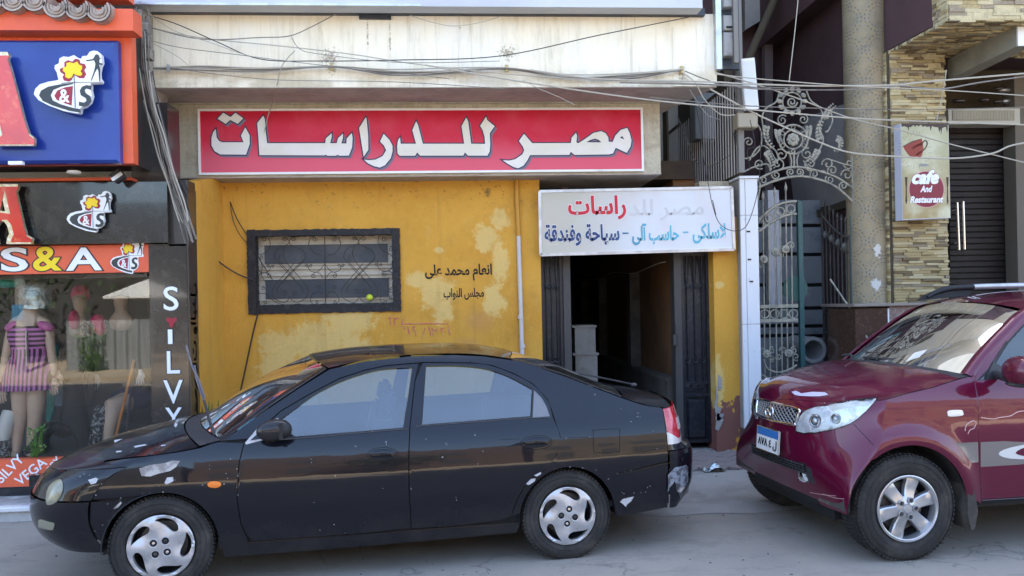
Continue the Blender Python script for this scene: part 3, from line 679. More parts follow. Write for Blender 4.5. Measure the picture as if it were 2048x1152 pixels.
# ------------------------------------------------------------------ cars
def glass_mat(name, tint, refl_ior=1.5, base=.03, rough=.01, dust=.0, dcol=(.4, .38, .33)):
    m = bpy.data.materials.new(name); m.use_nodes = True; nt = m.node_tree; nt.nodes.clear()
    out = nn(nt, 'ShaderNodeOutputMaterial'); tr = nn(nt, 'ShaderNodeBsdfTransparent'); tr.inputs[0].default_value = (*tint, 1)
    gl = nn(nt, 'ShaderNodeBsdfGlossy'); gl.inputs['Roughness'].default_value = rough; gl.inputs[0].default_value = (1, 1, 1, 1)
    fr = nn(nt, 'ShaderNodeFresnel'); fr.inputs[0].default_value = refl_ior
    mx = nn(nt, 'ShaderNodeMixShader'); f = mth(nt, 'ADD', fr.outputs[0], base, True); lk(nt, f, mx.inputs[0]); lk(nt, tr.outputs[0], mx.inputs[1]); lk(nt, gl.outputs[0], mx.inputs[2])
    res = mx.outputs[0]
    if dust:
        tc = nn(nt, 'ShaderNodeTexCoord'); df = nn(nt, 'ShaderNodeBsdfDiffuse'); df.inputs[0].default_value = (*dcol, 1); m2 = nn(nt, 'ShaderNodeMixShader')
        n = noise(nt, tc.outputs['Object'], 5, 6, .7); lk(nt, mth(nt, 'MULTIPLY', ramp(nt, n, .25, .8), dust), m2.inputs[0]); lk(nt, res, m2.inputs[1]); lk(nt, df.outputs[0], m2.inputs[2]); res = m2.outputs[0]
    lk(nt, res, out.inputs[0]); MATS[name] = m; return m
def paint(name, col, rough, dust, dcol, coat=1.0, flake=None):
    def ex(nt, co, c, b):
        n = noise(nt, co, 3, 7, .7); geo = nn(nt, 'ShaderNodeNewGeometry'); sep = nn(nt, 'ShaderNodeSeparateXYZ'); lk(nt, geo.outputs['Normal'], sep.inputs[0])
        upw = ramp(nt, sep.outputs[2], .3, .95)
        f = mth(nt, 'MULTIPLY', ramp(nt, n, .25, .8), mth(nt, 'ADD', mth(nt, 'MULTIPLY', upw, dust), dust*.03))
        sp = nn(nt, 'ShaderNodeSeparateXYZ'); lk(nt, co, sp.inputs[0])
        low = mth(nt, 'MULTIPLY', ramp(nt, sp.outputs[2], .50, .18), mth(nt, 'MULTIPLY', ramp(nt, n, .3, .7), dust*1.1))
        f = mth(nt, 'ADD', f, low, True)
        rr = mth(nt, 'ADD', mth(nt, 'MULTIPLY', f, .9), rough); lk(nt, rr, b.inputs['Roughness'])
        lk(nt, mth(nt, 'SUBTRACT', coat, mth(nt, 'MULTIPLY', f, 1.3), True), b.inputs['Coat Weight'])
        return mixc(nt, f, c, dcol)
    m = mat(name, col, rough, 0, extra=ex, coat=coat, spec=.12)
    b = m.node_tree.nodes['Principled BSDF']; b.inputs['Coat Roughness'].default_value = .035
    nt = m.node_tree; tc = nn(nt, 'ShaderNodeTexCoord'); bp = nn(nt, 'ShaderNodeBump'); bp.inputs['Strength'].default_value = .16; bp.inputs['Distance'].default_value = .02
    lk(nt, noise(nt, tc.outputs['Object'], 2.2, 3, .5), bp.inputs['Height']); lk(nt, bp.outputs[0], b.inputs['Normal']); lk(nt, bp.outputs[0], b.inputs['Coat Normal'])
    return m
m_black = paint('black_car_paint', (.004, .005, .009), .25, .14, (.14, .12, .10), .72)
m_maroon = paint('maroon_car_paint', (.105, .004, .026), .28, .08, (.26, .16, .15))
m_maroon.node_tree.nodes['Principled BSDF'].inputs['Metallic'].default_value = .2
m_seam = mat('seam_black', (.004, .004, .005), .8)
m_rubber = mat('black_rubber', (.012, .012, .013), .6)
m_tyre = mat('dusty_tyre_rubber', (.028, .027, .026), .82, var=[(6, (.07, .063, .055), .42, .75), (40, (.04, .038, .036), .5, .7)], bump=(50, .25), spec=.3)
m_plastic = mat('grey_black_plastic', (.03, .03, .033), .5, var=[(5, (.10, .09, .08), .5, .8)])
m_silver = mat('scuffed_silver_plastic', (.50, .50, .51), .34, .55, var=[(5, (.34, .33, .31), .5, .75), (30, (.42, .41, .4), .5, .7)])
m_alloy = mat('silver_alloy', (.52, .53, .55), .3, .75, var=[(4, (.40, .40, .40), .5, .75)])
m_dusty = mat('bare_filler', (.42, .40, .38), .7, var=[(10, (.22, .20, .19), .45, .6), (30, (.6, .58, .55), .6, .7)])
m_chip = mat('primer_chip', (.48, .49, .51), .6, var=[(60, (.4, .38, .36), .5, .6)])
m_chrome = mat('chrome', (.8, .8, .82), .12, 1.0)
m_seat = mat('grey_seat_cloth', (.06, .062, .068), .9)
m_seat2 = mat('beige_seat_cover', (.30, .27, .21), .9)
m_lampold = mat('yellowed_lamp_lens', (.22, .21, .14), .22, var=[(5, (.20, .20, .15), .4, .7)], coat=.8)
m_orange = mat('orange_lens', (.75, .19, .02), .2, coat=.8)
m_redlens = mat('red_tail_lens', (.42, .01, .02), .15, coat=1, var=[(6, (.55, .05, .06), .5, .7)])
m_whitelens = mat('white_tail_lens', (.55, .52, .50), .2, coat=1)
m_sideglass = glass_mat('side_glass', (.58, .70, .82), 1.5, .11, dust=.05, dcol=(.35, .42, .5))
m_screen = glass_mat('dusty_windscreen', (.55, .56, .54), 1.5, .03, .03, dust=.14)
m_rearscreen = glass_mat('dark_rear_glass', (.05, .05, .05), 1.5, .03, .04, dust=.10)
m_suvscreen = glass_mat('green_windscreen', (.17, .23, .21), 1.45, .02, .008, dust=.04)
m_lampglass = glass_mat('clear_lamp_lens', (.92, .94, .95), 1.5, .03, .01)

class Car:
    def __init__(s, name, hub, ang, W0, label, **k):
        s.__dict__.update(k); s.W0 = W0; s.LTf = s.LT if callable(s.LT) else (lambda z, q=s.LT: q); s.L = s.LN if callable(s.LN) else (lambda z, q=s.LN: q)
        hx, hy = hub; s.ux = math.cos(ang); s.uy = math.sin(ang)
        s.root = empty(name, (hx-s.uy*W0, hy+s.ux*W0, 0), ang, label, 'car')
        s.R = Matrix.Translation((hx-s.uy*W0, hy+s.ux*W0, 0)) @ Matrix.Rotation(ang, 4, 'Z'); s.Ri = s.R.inverted()
    def base(s, x, z):
        v = s.Wp(x)*s.sec(z)
        for (ax, ar, amp, az) in getattr(s, 'flare', ()):
            d = math.hypot(x-ax, z-az); v += amp*math.exp(-((d-ar)/.075)**2) if d > ar-.2 else 0
        return v
    def capf(s, x, z):
        def g(t):
            if t <= 0: return 0
            if t >= 1: return 1
            return (1-(1-t)**s.p)**(1/s.p)
        return g((x-s.xn(z))/s.L(z))*g((s.xt(z)-x)/s.LTf(z))
    def w(s, x, z): return s.base(x, z)*s.capf(x, z)
    def nrm(s, x, z, sg):
        h = .004; dx = (s.w(x+h, z)-s.w(x-h, z))/(2*h); dz = (s.w(x, z+h)-s.w(x, z-h))/(2*h)
        return Vector((-dx, sg, -dz)).normalized()
    def put(s, name, me, m, parent=None, label=None):
        o = link(name, me, parent or s.root, m)
        if label: o['label'] = label
        return o
    def side(s, name, outline, m, holes=(), lift=0.0, step=.035, lip=.012, sides=(-1, 1), parent=None, label=None, V=None):
        out = []
        vs, tris = cdt_fill(outline, holes, step)
        for sg in sides:
            vv = [(x, sg*(s.w(x, z)+lift), z) for x, z in vs]; nr = [s.nrm(x, z, sg) for x, z in vs]
            ff = [t if sg < 0 else t[::-1] for t in tris]
            if lip:
                for L in [outline]+list(holes):
                    area = sum(L[i][0]*L[(i+1) % len(L)][1]-L[(i+1) % len(L)][0]*L[i][1] for i in range(len(L)))
                    if (area < 0) != (L is not outline): L = L[::-1]
                    a = len(vv); n = len(L)
                    for (x, z) in L: vv.append((x, sg*(s.w(x, z)+lift), z)); nr.append(s.nrm(x, z, sg))
                    for (x, z) in L: vv.append((x, sg*(s.w(x, z)+lift-lip), z)); nr.append(s.nrm(x, z, sg))
                    for i in range(n):
                        j = (i+1) % n; q = (a+i, a+n+i, a+n+j, a+j); ff.append(q if sg < 0 else q[::-1])
            me = bpy.data.meshes.new(name); me.from_pydata(vv, [], ff); me.update()
            me.polygons.foreach_set('use_smooth', [True]*len(me.polygons))
            me.normals_split_custom_set_from_vertices(nr)
            out.append(s.put(name, me, m, parent, label))
        return out
    def cols(s, n=15): return [math.pi/2*i/n for i in range(-n, n+1)]
    def capgrid(s, name, zb, zt, m, end='n', nz=10, lift=0.0, reach=1.0, rows=None):
        R = []
        for i in range(nz+1):
            row = []
            for a in s.cols(18):
                aa = abs(a)*reach; sg = 1 if a > 0 else -1; fr_ = abs(a)/(math.pi/2)
                z = zb(fr_)+(zt(fr_)-zb(fr_))*i/nz
                T = 1-max(0, math.cos(aa))**(2/s.p); Yf = math.sin(aa)**(2/s.p)
                x = s.xn(z)+s.L(z)*T-lift if end == 'n' else s.xt(z)-s.LTf(z)*T+lift
                row.append((x, sg*(s.base(x, z)*Yf+lift*math.sin(aa)), z))
            R.append(row)
        mb = MB().grid(R, flip=(end == 'n')); me = mb.mesh(name, 60); s.put(name, me, m); return R
    def cap_row(s, ztf, lift=0.002):
        """top edge of the nose as a function of v in -1..1"""
        def f(v):
            q = min(1, abs(v)); a = math.asin(min(1, q**(s.p/2))); z = ztf(a/(math.pi/2)); T = 1-max(0, 1-q**s.p)**(1/s.p)
            return (s.xn(z)+s.L(z)*T, s.base(s.xn(z)+s.L(z)*T, z)*v, z+lift)
        return f
    def over(s, name, rows, m, first=None, nsub=6, pz=2.0, px=2.2, lift=0.0, parent=None, n=18, inset=0.0):
        """sheet over the car: rows of (edge x, edge z, centre x, centre z)"""
        rr = catmull(rows, nsub) if len(rows) > 2 else rows
        R = []
        for k, (xe, ze, xc, zc) in enumerate(rr):
            we = s.w(xe, ze)-inset; row = []
            for i in range(-n, n+1):
                v = math.sin(math.pi/2*i/n*.72)/math.sin(math.pi/2*.72); c = 1-abs(v)**px; c2 = 1-abs(v)**pz
                P = (xe+(xc-xe)*c, we*v, ze+(zc-ze)*c2+lift)
                if first is not None and k < nsub:
                    Q = first(v); t = k/nsub; t = t*t*(3-2*t)
                    xe0, ze0, xc0, zc0 = rr[0]; P0 = (xe0+(xc0-xe0)*c, (s.w(xe0, ze0)-inset)*v, ze0+(zc0-ze0)*c2)
                    P = tuple(p+(q-p0)*(1-t) for p, q, p0 in zip(P, Q, P0))
                row.append(P)
            R.append(row)
        me = MB().grid(R).mesh(name, 70); return s.put(name, me, m, parent), R
    def hit(s, px, py, lift=0.0):
        d = (s.Ri.to_3x3() @ ray(px, py)); o = s.Ri @ C0; prev = None; t = 2.0
        f = lambda P: abs(P.y)-s.w(P.x, P.z)-lift
        while t < 12:
            P = o+d*t
            if P.y < 0 and f(P) < 0 and prev is not None:
                a, b = prev, t
                for _ in range(18):
                    m_ = (a+b)/2
                    if f(o+d*m_) < 0: b = m_
                    else: a = m_
                return o+d*b
            prev = t; t += .02
        return None
    def sidexz(s, pts, off=0.0):
        """pixels -> (x, z) on the near side surface"""
        out = []
        for (px, py) in pts:
            P = s.hit(px, py)
            if P is None:
                d = (s.Ri.to_3x3() @ ray(px, py)); o = s.Ri @ C0; t = (-(s.W0+off)-o.y)/d.y; P = o+d*t
            out.append((P.x, P.z))
        return out
    def cap_patch(s, name, a0, a1, zb, zt, m, end='e', lift=.005, n=12, nz=6, parent=None, sides=(-1, 1), label=None):
        """piece of the nose or tail between two fractions (0 centre, 1 side); zb, zt functions of 0..1 across it"""
        for sg in sides:
            R = []
            for i in range(nz+1):
                row = []
                for k in range(n+1):
                    f = a0+(a1-a0)*k/n; a = f*math.pi/2; u = k/n; z = zb(u)+(zt(u)-zb(u))*i/nz; T = 1-max(0, math.cos(a))**(2/s.p); Yf = math.sin(a)**(2/s.p)
                    x = s.xn(z)+s.L(z)*T-lift*math.cos(a) if end == 'n' else s.xt(z)-s.LTf(z)*T+lift*math.cos(a)
                    row.append((x, sg*(s.base(x, z)*Yf+lift), z))
                R.append(row)
            me = MB().grid(R).mesh(name, 60); bb = bmesh.new(); bb.from_mesh(me)
            r = bmesh.ops.extrude_edge_only(bb, edges=[e for e in bb.edges if e.is_boundary])
            for v in [g for g in r['geom'] if isinstance(g, bmesh.types.BMVert)]: v.co.y -= sg*.012; v.co.x -= .008*(1 if end == 'e' else -1)
            bmesh.ops.recalc_face_normals(bb, faces=bb.faces); bb.to_mesh(me); bb.free(); smooth_angle(me, 50); o = s.put(name, me, m, parent, label if sg < 0 else None)
            if sg < 0: first = o
        return first
    def decal(s, name, pts, m, lift=.003, step=5, parent=None, label=None, lip=.01, mirror=False, bulge=0.0):
        """closed outline seen on the body -> a curved piece lying on the surface"""
        vs, tris = cdt_fill([(x, -y) for x, y in pts], (), step)
        P = [s.hit(x, -y, lift) for x, y in vs]
        if any(p is None for p in P):
            cx_ = sum(p[0] for p in pts)/len(pts); cy_ = sum(p[1] for p in pts)/len(pts); Q = []
            for (x, y), p in zip(vs, P):
                t = 1.0
                while p is None and t > 0: t -= .04; p = s.hit(cx_+(x-cx_)*t, cy_+(-y-cy_)*t, lift)
                if p is None: return None
                Q.append(p)
            P = Q
        if bulge:
            nb = len(pts)
            for i, p in enumerate(P):
                if i >= nb:
                    dm = min((vs[i][0]-a)**2+(vs[i][1]+b)**2 for a, b in pts)**.5; p += s.nrm(p.x, p.z, -1)*bulge*min(1, dm/12)
        n = len(pts); vv = list(P); ff = list(tris)
        a = len(vv); ctr = sum(P[:n], Vector())/n
        for i in range(n): vv.append(P[i]-s.nrm(P[i].x, P[i].z, -1)*lip)
        for i in range(n): j = (i+1) % n; ff.append((i, a+i, a+j, j))
        me = bpy.data.meshes.new(name); me.from_pydata([tuple(v) for v in vv], [], ff); me.update()
        bb = bmesh.new(); bb.from_mesh(me); bmesh.ops.recalc_face_normals(bb, faces=bb.faces); bb.to_mesh(me); bb.free()
        smooth_angle(me, 50)
        o = s.put(name, me, m, parent, label)
        if mirror:
            me2 = me.copy()
            for v in me2.vertices: v.co.y *= -1
            me2.flip_normals(); s.put(name, me2, m, parent)
        return o
def offset_poly(L, d):
    n = len(L); A = sum(L[i][0]*L[(i+1) % n][1]-L[(i+1) % n][0]*L[i][1] for i in range(n)); sg = 1 if A > 0 else -1; out = []
    for i in range(n):
        a, b, c = L[i-1], L[i], L[(i+1) % n]
        t1 = Vector((b[0]-a[0], b[1]-a[1])); t2 = Vector((c[0]-b[0], c[1]-b[1]))
        t1 = t1.normalized() if t1.length > 1e-9 else t2.normalized(); t2 = t2.normalized() if t2.length > 1e-9 else t1
        n1 = Vector((t1.y, -t1.x))*sg; n2 = Vector((t2.y, -t2.x))*sg; nv = n1+n2
        nv = nv/max(.5, nv.length_squared/2*1.0) if nv.length > 1e-6 else n1
        out.append((b[0]+nv.x*d, b[1]+nv.y*d))
    return out
def arc(cx, cz, r, a0, a1, n=18): return [(cx+r*math.cos(math.radians(a0+(a1-a0)*i/n)), cz+r*math.sin(math.radians(a0+(a1-a0)*i/n))) for i in range(n+1)]

WM = Matrix.Rotation(math.pi/2, 4, 'X')          # +z of a lathe -> -y (towards the street)
def make_wheel(R, Wd, Rr, parent, style, nuts):
    w = MB(); s = Rr/R
    prof = [(Rr*.97, -Wd+.02), (R*.80, -Wd-.004), (R*.93, -Wd+.004), (R*.985, -Wd+.022), (R, -Wd+.045), (R, -.045), (R*.985, -.02), (R*.945, -.004), (R*.90, .002), (R*.80, .006), (R*.70, .004), (Rr*1.04, -.004), (Rr*1.0, -.014), (Rr*.97, -.03)]
    wh = link('wheel', w.lathe(prof, 64, WM, True).mesh('wheel', 35), parent, m_tyre)
    t = MB()
    for k in range(72):
        for (h0, h1, sh) in ((-.030, -.006, 0), (-.075, -.036, .5), (-.12, -.082, .25), (-Wd+.03, -.128, .6)):
            an = 2*math.pi*(k+sh)/72; M = WM @ Matrix.Rotation(an, 4, 'Z')
            rr_ = R-.006 if h1 > -.02 else R
            t.box(rr_-.004, rr_+.005, -R*.03, R*.03, h0, h1, M)
    o = t.build('tread', m_tyre, wh); o['kind'] = 'stuff'
    for q in (.86, .76): MB().lathe([(R*q-.002, .0045), (R*q, .0075), (R*q+.002, .0045)], 64, WM).build('sidewall_ring', m_tyre, wh, 60)
    # inside of the rim
    MB().lathe([(Rr*.99, -.012), (Rr*.93, -.05), (Rr*.90, -Wd+.03), (.03, -Wd+.03)], 40, WM).build('rim_barrel', m_plastic, wh, 40)
    MB().lathe([(Rr*.72, -.075), (Rr*.72, -.085)], 32, WM).lathe([(0, -.074), (Rr*.72, -.075)], 32, WM).build('brake_disc', mat('brake_grey', (.12, .11, .10), .5, .6), wh)
    if style == 'hubcap':
        holes = []
        T = [(.875, -8), (.905, 8), (.895, 24), (.85, 38), (.76, 47), (.66, 47), (.60, 40), (.595, 30), (.64, 19), (.73, 6), (.81, -3)]
        for k in range(5):
            L = [(r*Rr*math.cos(math.radians(-t_+72*k+20)), r*Rr*math.sin(math.radians(-t_+72*k+20))) for r, t_ in T]; holes.append(catmull(L, 3, True))
        out = [(Rr*math.cos(2*math.pi*i/64), Rr*math.sin(2*math.pi*i/64)) for i in range(64)]
        vs, tris = cdt_fill(out, holes, Rr*.08)
        def dome(x, y):
            r = math.hypot(x, y)/Rr; h = .012*(1-r*r)+.004
            if r > .93: h += .006*(1-abs(r-.965)/.035)
            a = (math.degrees(math.atan2(y, x))-20) % 72; sw = math.sin(math.radians(a*5)); h += .010*sw*max(0, min(1, (r-.35)/.3))*max(0, min(1, (.95-r)/.1))
            return h
        vv = [(x, -dome(x, y), y) for x, y in vs]; ff = [tuple(f) for f in tris]; a0 = len(vv)
        for L in holes:
            a = len(vv); n = len(L)
            vv += [(x, -dome(x, y), y) for x, y in L]+[(x*.985, -dome(x, y)+.022, y*.985) for x, y in L]
            for i in range(n): j = (i+1) % n; ff.append((a+i, a+n+i, a+n+j, a+j))
        me = bpy.data.meshes.new('hubcap'); me.from_pydata(vv, [], ff); me.update(); smooth_angle(me, 38)
        link('hubcap', me, wh, m_silver)
        for k in range(4):
            an = math.radians(45+90*k+8); x, y = Rr*.25*math.cos(an), Rr*.25*math.sin(an)
            MB().lathe([(.027, .012), (.0245, .0205), (.021, .0190)], 14, Matrix.Translation((x, 0, y)) @ WM).build('nut_recess', m_silver, wh, 40)
            MB().lathe([(0, .0178), (.0212, .0178)], 16, Matrix.Translation((x, 0, y)) @ WM).build('nut_hole', m_seam, wh)
            MB().lathe([(0, .0235), (.009, .022), (.012, .018), (.012, .010)], 6, Matrix.Translation((x, 0, y)) @ WM).build('wheel_nut', m_chrome if k % 2 else m_plastic, wh)
    else:
        MB().lathe([(Rr*.97, -.03), (Rr*1.0, .0), (Rr*1.005, .006), (Rr*.975, .008), (Rr*.955, .002), (Rr*.945, .006), (Rr*.92, .004), (Rr*.90, -.012), (Rr*.90, -.05)], 64, WM).build('rim_lip', m_alloy, wh, 40)
        MB().lathe([(0, .004), (.03, .003), (.036, -.001), (Rr*.30, -.004), (Rr*.36, -.012), (Rr*.37, -.05)], 36, WM).build('rim_hub', m_alloy, wh, 40)
        for a in nuts['spokes']:
            M = Matrix.Rotation(-math.radians(a), 4, 'Y'); mb = MB()
            rows = []
            for q in range(6):
                t_ = q/5; r = Rr*(.28+.66*t_); hw = Rr*(.155+.06*t_); d = -.012*math.sin(t_*3.1)+(-.004 if q < 5 else -.014)
                rows.append([M @ Vector((r, -d+.03, -hw-.004)), M @ Vector((r, -d+.006, -hw)), M @ Vector((r, -d, -hw*.8)), M @ Vector((r, -d, 0)), M @ Vector((r, -d, hw*.8)), M @ Vector((r, -d+.006, hw)), M @ Vector((r, -d+.03, hw+.004))])
            mb.grid(rows); me = mb.mesh('spoke', 35); bb = bmesh.new(); bb.from_mesh(me); bmesh.ops.recalc_face_normals(bb, faces=bb.faces); bb.to_mesh(me); bb.free(); link('spoke', me, wh, m_alloy)
        for a in nuts['nuts']:
            x, y = Rr*.265*math.cos(math.radians(a)), Rr*.265*math.sin(math.radians(a))
            MB().lathe([(.020, .002), (.019, .009), (.0155, .009), (.0145, -.004)], 16, Matrix.Translation((x, 0, y)) @ WM).build('nut_recess', m_alloy, wh, 40)
            MB().lathe([(0, .006), (.010, .005), (.0135, 0)], 6, Matrix.Translation((x, 0, y)) @ WM).build('wheel_nut', m_plastic, wh)
        MB().lathe([(0, .009), (.026, .008), (.029, .003)], 24, WM).lathe([(.0295, .003), (.031, .006), (.033, .002)], 24, WM).build('centre_cap', m_alloy, wh, 40)
    return wh
def place_wheels(car, wh, pts):
    """pts: (x, y, z, turn) ; first uses wh itself"""
    for i, pt in enumerate(pts):
        x, y, z, rz = pt[:4]; o = wh
        if i:
            o = wh.copy(); COL.objects.link(o)
            for ch in wh.children:
                c = ch.copy(); COL.objects.link(c); c.parent = o
        o.parent = car.root; o.location = (x, y, z); o.rotation_euler = (0, pt[4] if len(pt) > 4 else 0, rz)
def seat(car, x, y, m, h=.95):
    b = MB(); b.cbox(x-.25, x+.22, y-.23, y+.23, .42, .56, .03)
    T = Matrix.Translation((x+.2, y, .55)) @ Matrix.Rotation(math.radians(14), 4, 'Y')
    b.box(-.06, .06, -.22, .22, 0, h-.55, T).box(-.04, .05, -.12, .12, h-.53, h-.38, T)
    me = b.mesh('seat'); bb = bmesh.new(); bb.from_mesh(me); bmesh.ops.bevel(bb, geom=list(bb.edges), offset=.025, segments=2, affect='EDGES'); bb.to_mesh(me); bb.free(); smooth_angle(me, 50)
    return car.put('seat', me, m)

# ---------- black saloon
hubF = atZ(322, 1092, .29)
XTS = pchip([.24, .3, .36, .45, .6, .66, .70, .8, .95, 1.05], [3.33, 3.44, 3.52, 3.57, 3.575, 3.56, 3.46, 3.455, 3.42, 3.38])
S = Car('black_saloon', (hubF.x, hubF.y), math.radians(7.83), .815, 'old black saloon with scraped paint and silver swirl wheel covers, parked at left',
        Wp=pchip([-1.0, -.45, 0, .5, 1.2, 2.1, 2.7, 3.1, 3.6], [.78, .80, .832, .845, .85, .848, .835, .815, .79]),
        sec=pchip([.15, .22, .35, .5, .62, .70, .78, .86, .93, 1.1, 1.22, 1.30, 1.36, 1.42], [.925, .955, .985, 1.0, 1.0, .992, .974, .945, .910, .830, .770, .722, .67, .55]),
        xn=pchip([.24, .28, .36, .42, .5, .56, .6, .67, .73, .78, .86], [-.70, -.78, -.86, -.885, -.895, -.89, -.87, -.83, -.76, -.64, -.4]),
        xt=XTS, LN=.5, LT=lambda z: XTS(z)-3.215, p=2.3)
gapd = .0036
fx = lambda z: S.xn(z)+S.L(z)
farch = arc(0, .285, .322, -12, 192, 26)[::-1]   # from rear-low to front-low? (left to right below)
farchL = arc(.005, .285, .322, 187, -6, 26); rarchL = arc(2.5, .285, .322, 188, -8, 26)
# fender outline
seamz = [(fx(.765)+.0, .765), (-.33, .790), (-.2, .812), (-.05, .825), (.1, .838), (.22, .855), (.30, .885)]
doorF = S.sidexz([(488, 886), (478, 926), (474, 1000), (482, 1049), (494, 1072)])
fend = [(fx(z), z) for z in (.585, .62, .66, .70, .74)]+seamz[:-1]+[(.30, .880), (.335, .885)]
fend += [(doorF[0][0], doorF[0][1]), (doorF[1][0], doorF[1][1]), (doorF[2][0], doorF[2][1]), (doorF[3][0], doorF[3][1]), (doorF[4][0], doorF[4][1]-.01), (doorF[4][0]+.01, .245)]
fend += [(.36, .232)]+[p for p in farchL[::-1] if p[1] > .24 and not (p[0] < 0 and p[1] < .585)]+[( -.33, .585)]
fend = fend[::-1]
S.side('front_wing', offset_poly(fend, -gapd), m_black)
# bumper: side part of the front bumper, then the wrapped nose
fb = [(fx(z), z) for z in (.27, .35, .45, .575)][::-1]
fbs = [(fx(.27), .27)]+[(-.33, .25)]+[p for p in farchL if p[0] < 0 and .25 < p[1] < .575]+[(-.315, .575)]+[(fx(z), z) for z in (.575, .45, .35)]
S.side('bumper_side', offset_poly(fbs, -gapd), m_black)
R1 = S.capgrid('front_bumper', lambda f: .26+.01*f, lambda f: .575, m_black, 'n', 10, lift=.004)
R2 = S.capgrid('nose_panel', lambda f: .583, lambda f: .70+.065*f, m_black, 'n', 6)
S.over('bonnet', [(fx(.765), .768, S.xn(.70), .705), (-.33, .794, -.62, .775), (-.2, .816, -.45, .835), (-.02, .831, -.25, .88), (.12, .845, -.1, .912), (.215, .862, .02, .938)], m_black, first=S.cap_row(lambda f: .70+.065*f), pz=2.4, nsub=8)
S.over('cowl', [(.225, .868, .03, .934), (.345, .895, .12, .945)], m_plastic, pz=2.1)
# upper edge line of the body side
rl = [(.345, .892), (.60, 1.06), (.80, 1.185), (.98, 1.292), (1.21, 1.335), (1.5, 1.358), (1.8, 1.358), (2.0, 1.343), (2.2, 1.31), (2.5, 1.205), (2.8, 1.083), (3.0, 1.005), (3.1, .972), (3.22, .952), (3.30, .945)]
rl_f = pchip([p[0] for p in rl], [p[1] for p in rl])
SCR = [(.355, .895, .12, .945), (.60, 1.06, .42, 1.15), (.80, 1.187, .64, 1.27), (.97, 1.29, .84, 1.352)]
ROOF = [(.985, 1.297, .855, 1.358), (1.21, 1.338, 1.12, 1.392), (1.5, 1.361, 1.48, 1.405), (1.8, 1.361, 1.82, 1.402), (2.0, 1.346, 2.06, 1.385), (2.17, 1.318, 2.27, 1.345)]
RSC = [(2.18, 1.315, 2.28, 1.34), (2.5, 1.208, 2.62, 1.228), (2.8, 1.086, 2.9, 1.105), (2.93, 1.035, 3.03, 1.058)]
BOOT = [(2.94, 1.03, 3.04, 1.054), (3.0, 1.008, 3.12, 1.042), (3.1, .975, 3.24, 1.02), (3.20, .956, 3.34, .99)]
S.over('windscreen', SCR, m_screen, nsub=8, inset=.035)
S.over('roof', ROOF, m_black, nsub=6)
S.over('rear_screen', RSC, m_rearscreen, nsub=8, inset=.03)
# screen surrounds (the painted pillar tops either side)
def edge_strip(name, rows, m, wd=.04, lift=.004):
    rr = catmull(rows, 6)
    for sg in (-1, 1):
        R = []
        for (xe, ze, xc, zc) in rr:
            row = []
            for k in range(5):
                a = math.acos(min(1, wd/(.8))*k/4*1.0) if 0 else k/4*.35
                c = math.sin(a)**1.0; q = math.cos(a)
                row.append((xe+(xc-xe)*c*.35, sg*(S.w(xe, ze)+.0005)*(1-.16*(k/4)**1.3*.6), ze+(zc-ze)*c*.5+lift*(1 if k in (1, 2, 3) else 0)))
            R.append(row)
        S.put(name, MB().grid(R, flip=sg > 0).mesh(name, 60), m)
edge_strip('pillar_trim', SCR, m_black); edge_strip('rear_pillar_trim', RSC, m_black)
R4 = S.capgrid('tail_panel', lambda f: .672, lambda f: .985-.045*f, m_black, 'e', 8)
S.over('boot_lid', BOOT+[(3.30, .94, 3.385, .985)], m_black, nsub=5)
R3 = S.capgrid('rear_bumper', lambda f: .27+.01*f, lambda f: .665, m_black, 'e', 10, lift=.008)
MB().grid([[(p[0]*1, p[1], p[2]) for p in R3[-1]], [(p[0]-.10*1, p[1]*.93, p[2]+.006) for p in R3[-1]]], flip=False).build('bumper_shelf', m_black, S.root, 60)
# doors
fg = S.sidexz([(562, 840), (593, 817), (629, 791), (679, 765), (728, 748), (769, 739), (824, 736), (806, 855), (700, 864), (600, 872), (560, 874)])
fg = catmull(fg[:7], 3)+fg[7:]
rg = S.sidexz([(853, 733), (898, 732), (948, 735), (984, 742), (1017, 754), (1046, 769), (1064, 779), (1061, 832), (845, 849)])
rg = catmull(rg[:7], 3)+rg[7:]
qg = S.sidexz([(1069, 782), (1083, 797), (1092, 813), (1098, 831), (1067, 833)])
fd_top = S.sidexz([(838, 726), (800, 729), (769, 732), (728, 741), (679, 757), (625, 785), (562, 822), (530, 850), (500, 878)])
dA = S.sidexz([(838, 726), (830, 762), (820, 852), (818, 900), (818, 967), (822, 1050)])
sillz = .262
fdoor = dA[:]+[(dA[-1][0], sillz+.02)]+[(dA[-1][0]-.3, sillz+.012), (.60, sillz+.012), (doorF[4][0]+.03, sillz+.015)]+doorF[::-1]+[fd_top[-1]]+fd_top[::-1][1:-1]
fdoor = fdoor[::-1]
S.side('front_door', offset_poly(fdoor, -gapd), m_black, holes=[offset_poly(fg, .010)])
rdb = S.sidexz([(1005, 1041), (1023, 1032), (1031, 1008), (1050, 973), (1087, 943), (1113, 910), (1121, 873), (1107, 836)])
rtop = S.sidexz([(1103, 819), (1095, 799), (1066, 768), (1029, 748), (984, 731), (943, 726), (845, 725)])
rdoor = [(dA[-1][0], sillz+.02)]+[(dA[-1][0]+.25, sillz+.012), (rdb[0][0], rdb[0][1]+.002)]+catmull(rdb[1:], 3)+catmull(rtop, 3)+dA[1:]
S.side('rear_door', offset_poly(rdoor, -gapd), m_black, holes=[offset_poly(rg, .010), offset_poly(qg, .006)])
for nm, L, m, lf in (('front_glass', fg, m_sideglass, -.010), ('rear_glass', rg, m_sideglass, -.010), ('quarter_glass', qg, mat('grey_plastic_quarter', (.16, .17, .19), .35), -.004)):
    S.side(nm, offset_poly(L, .012), m, lift=lf, lip=0)
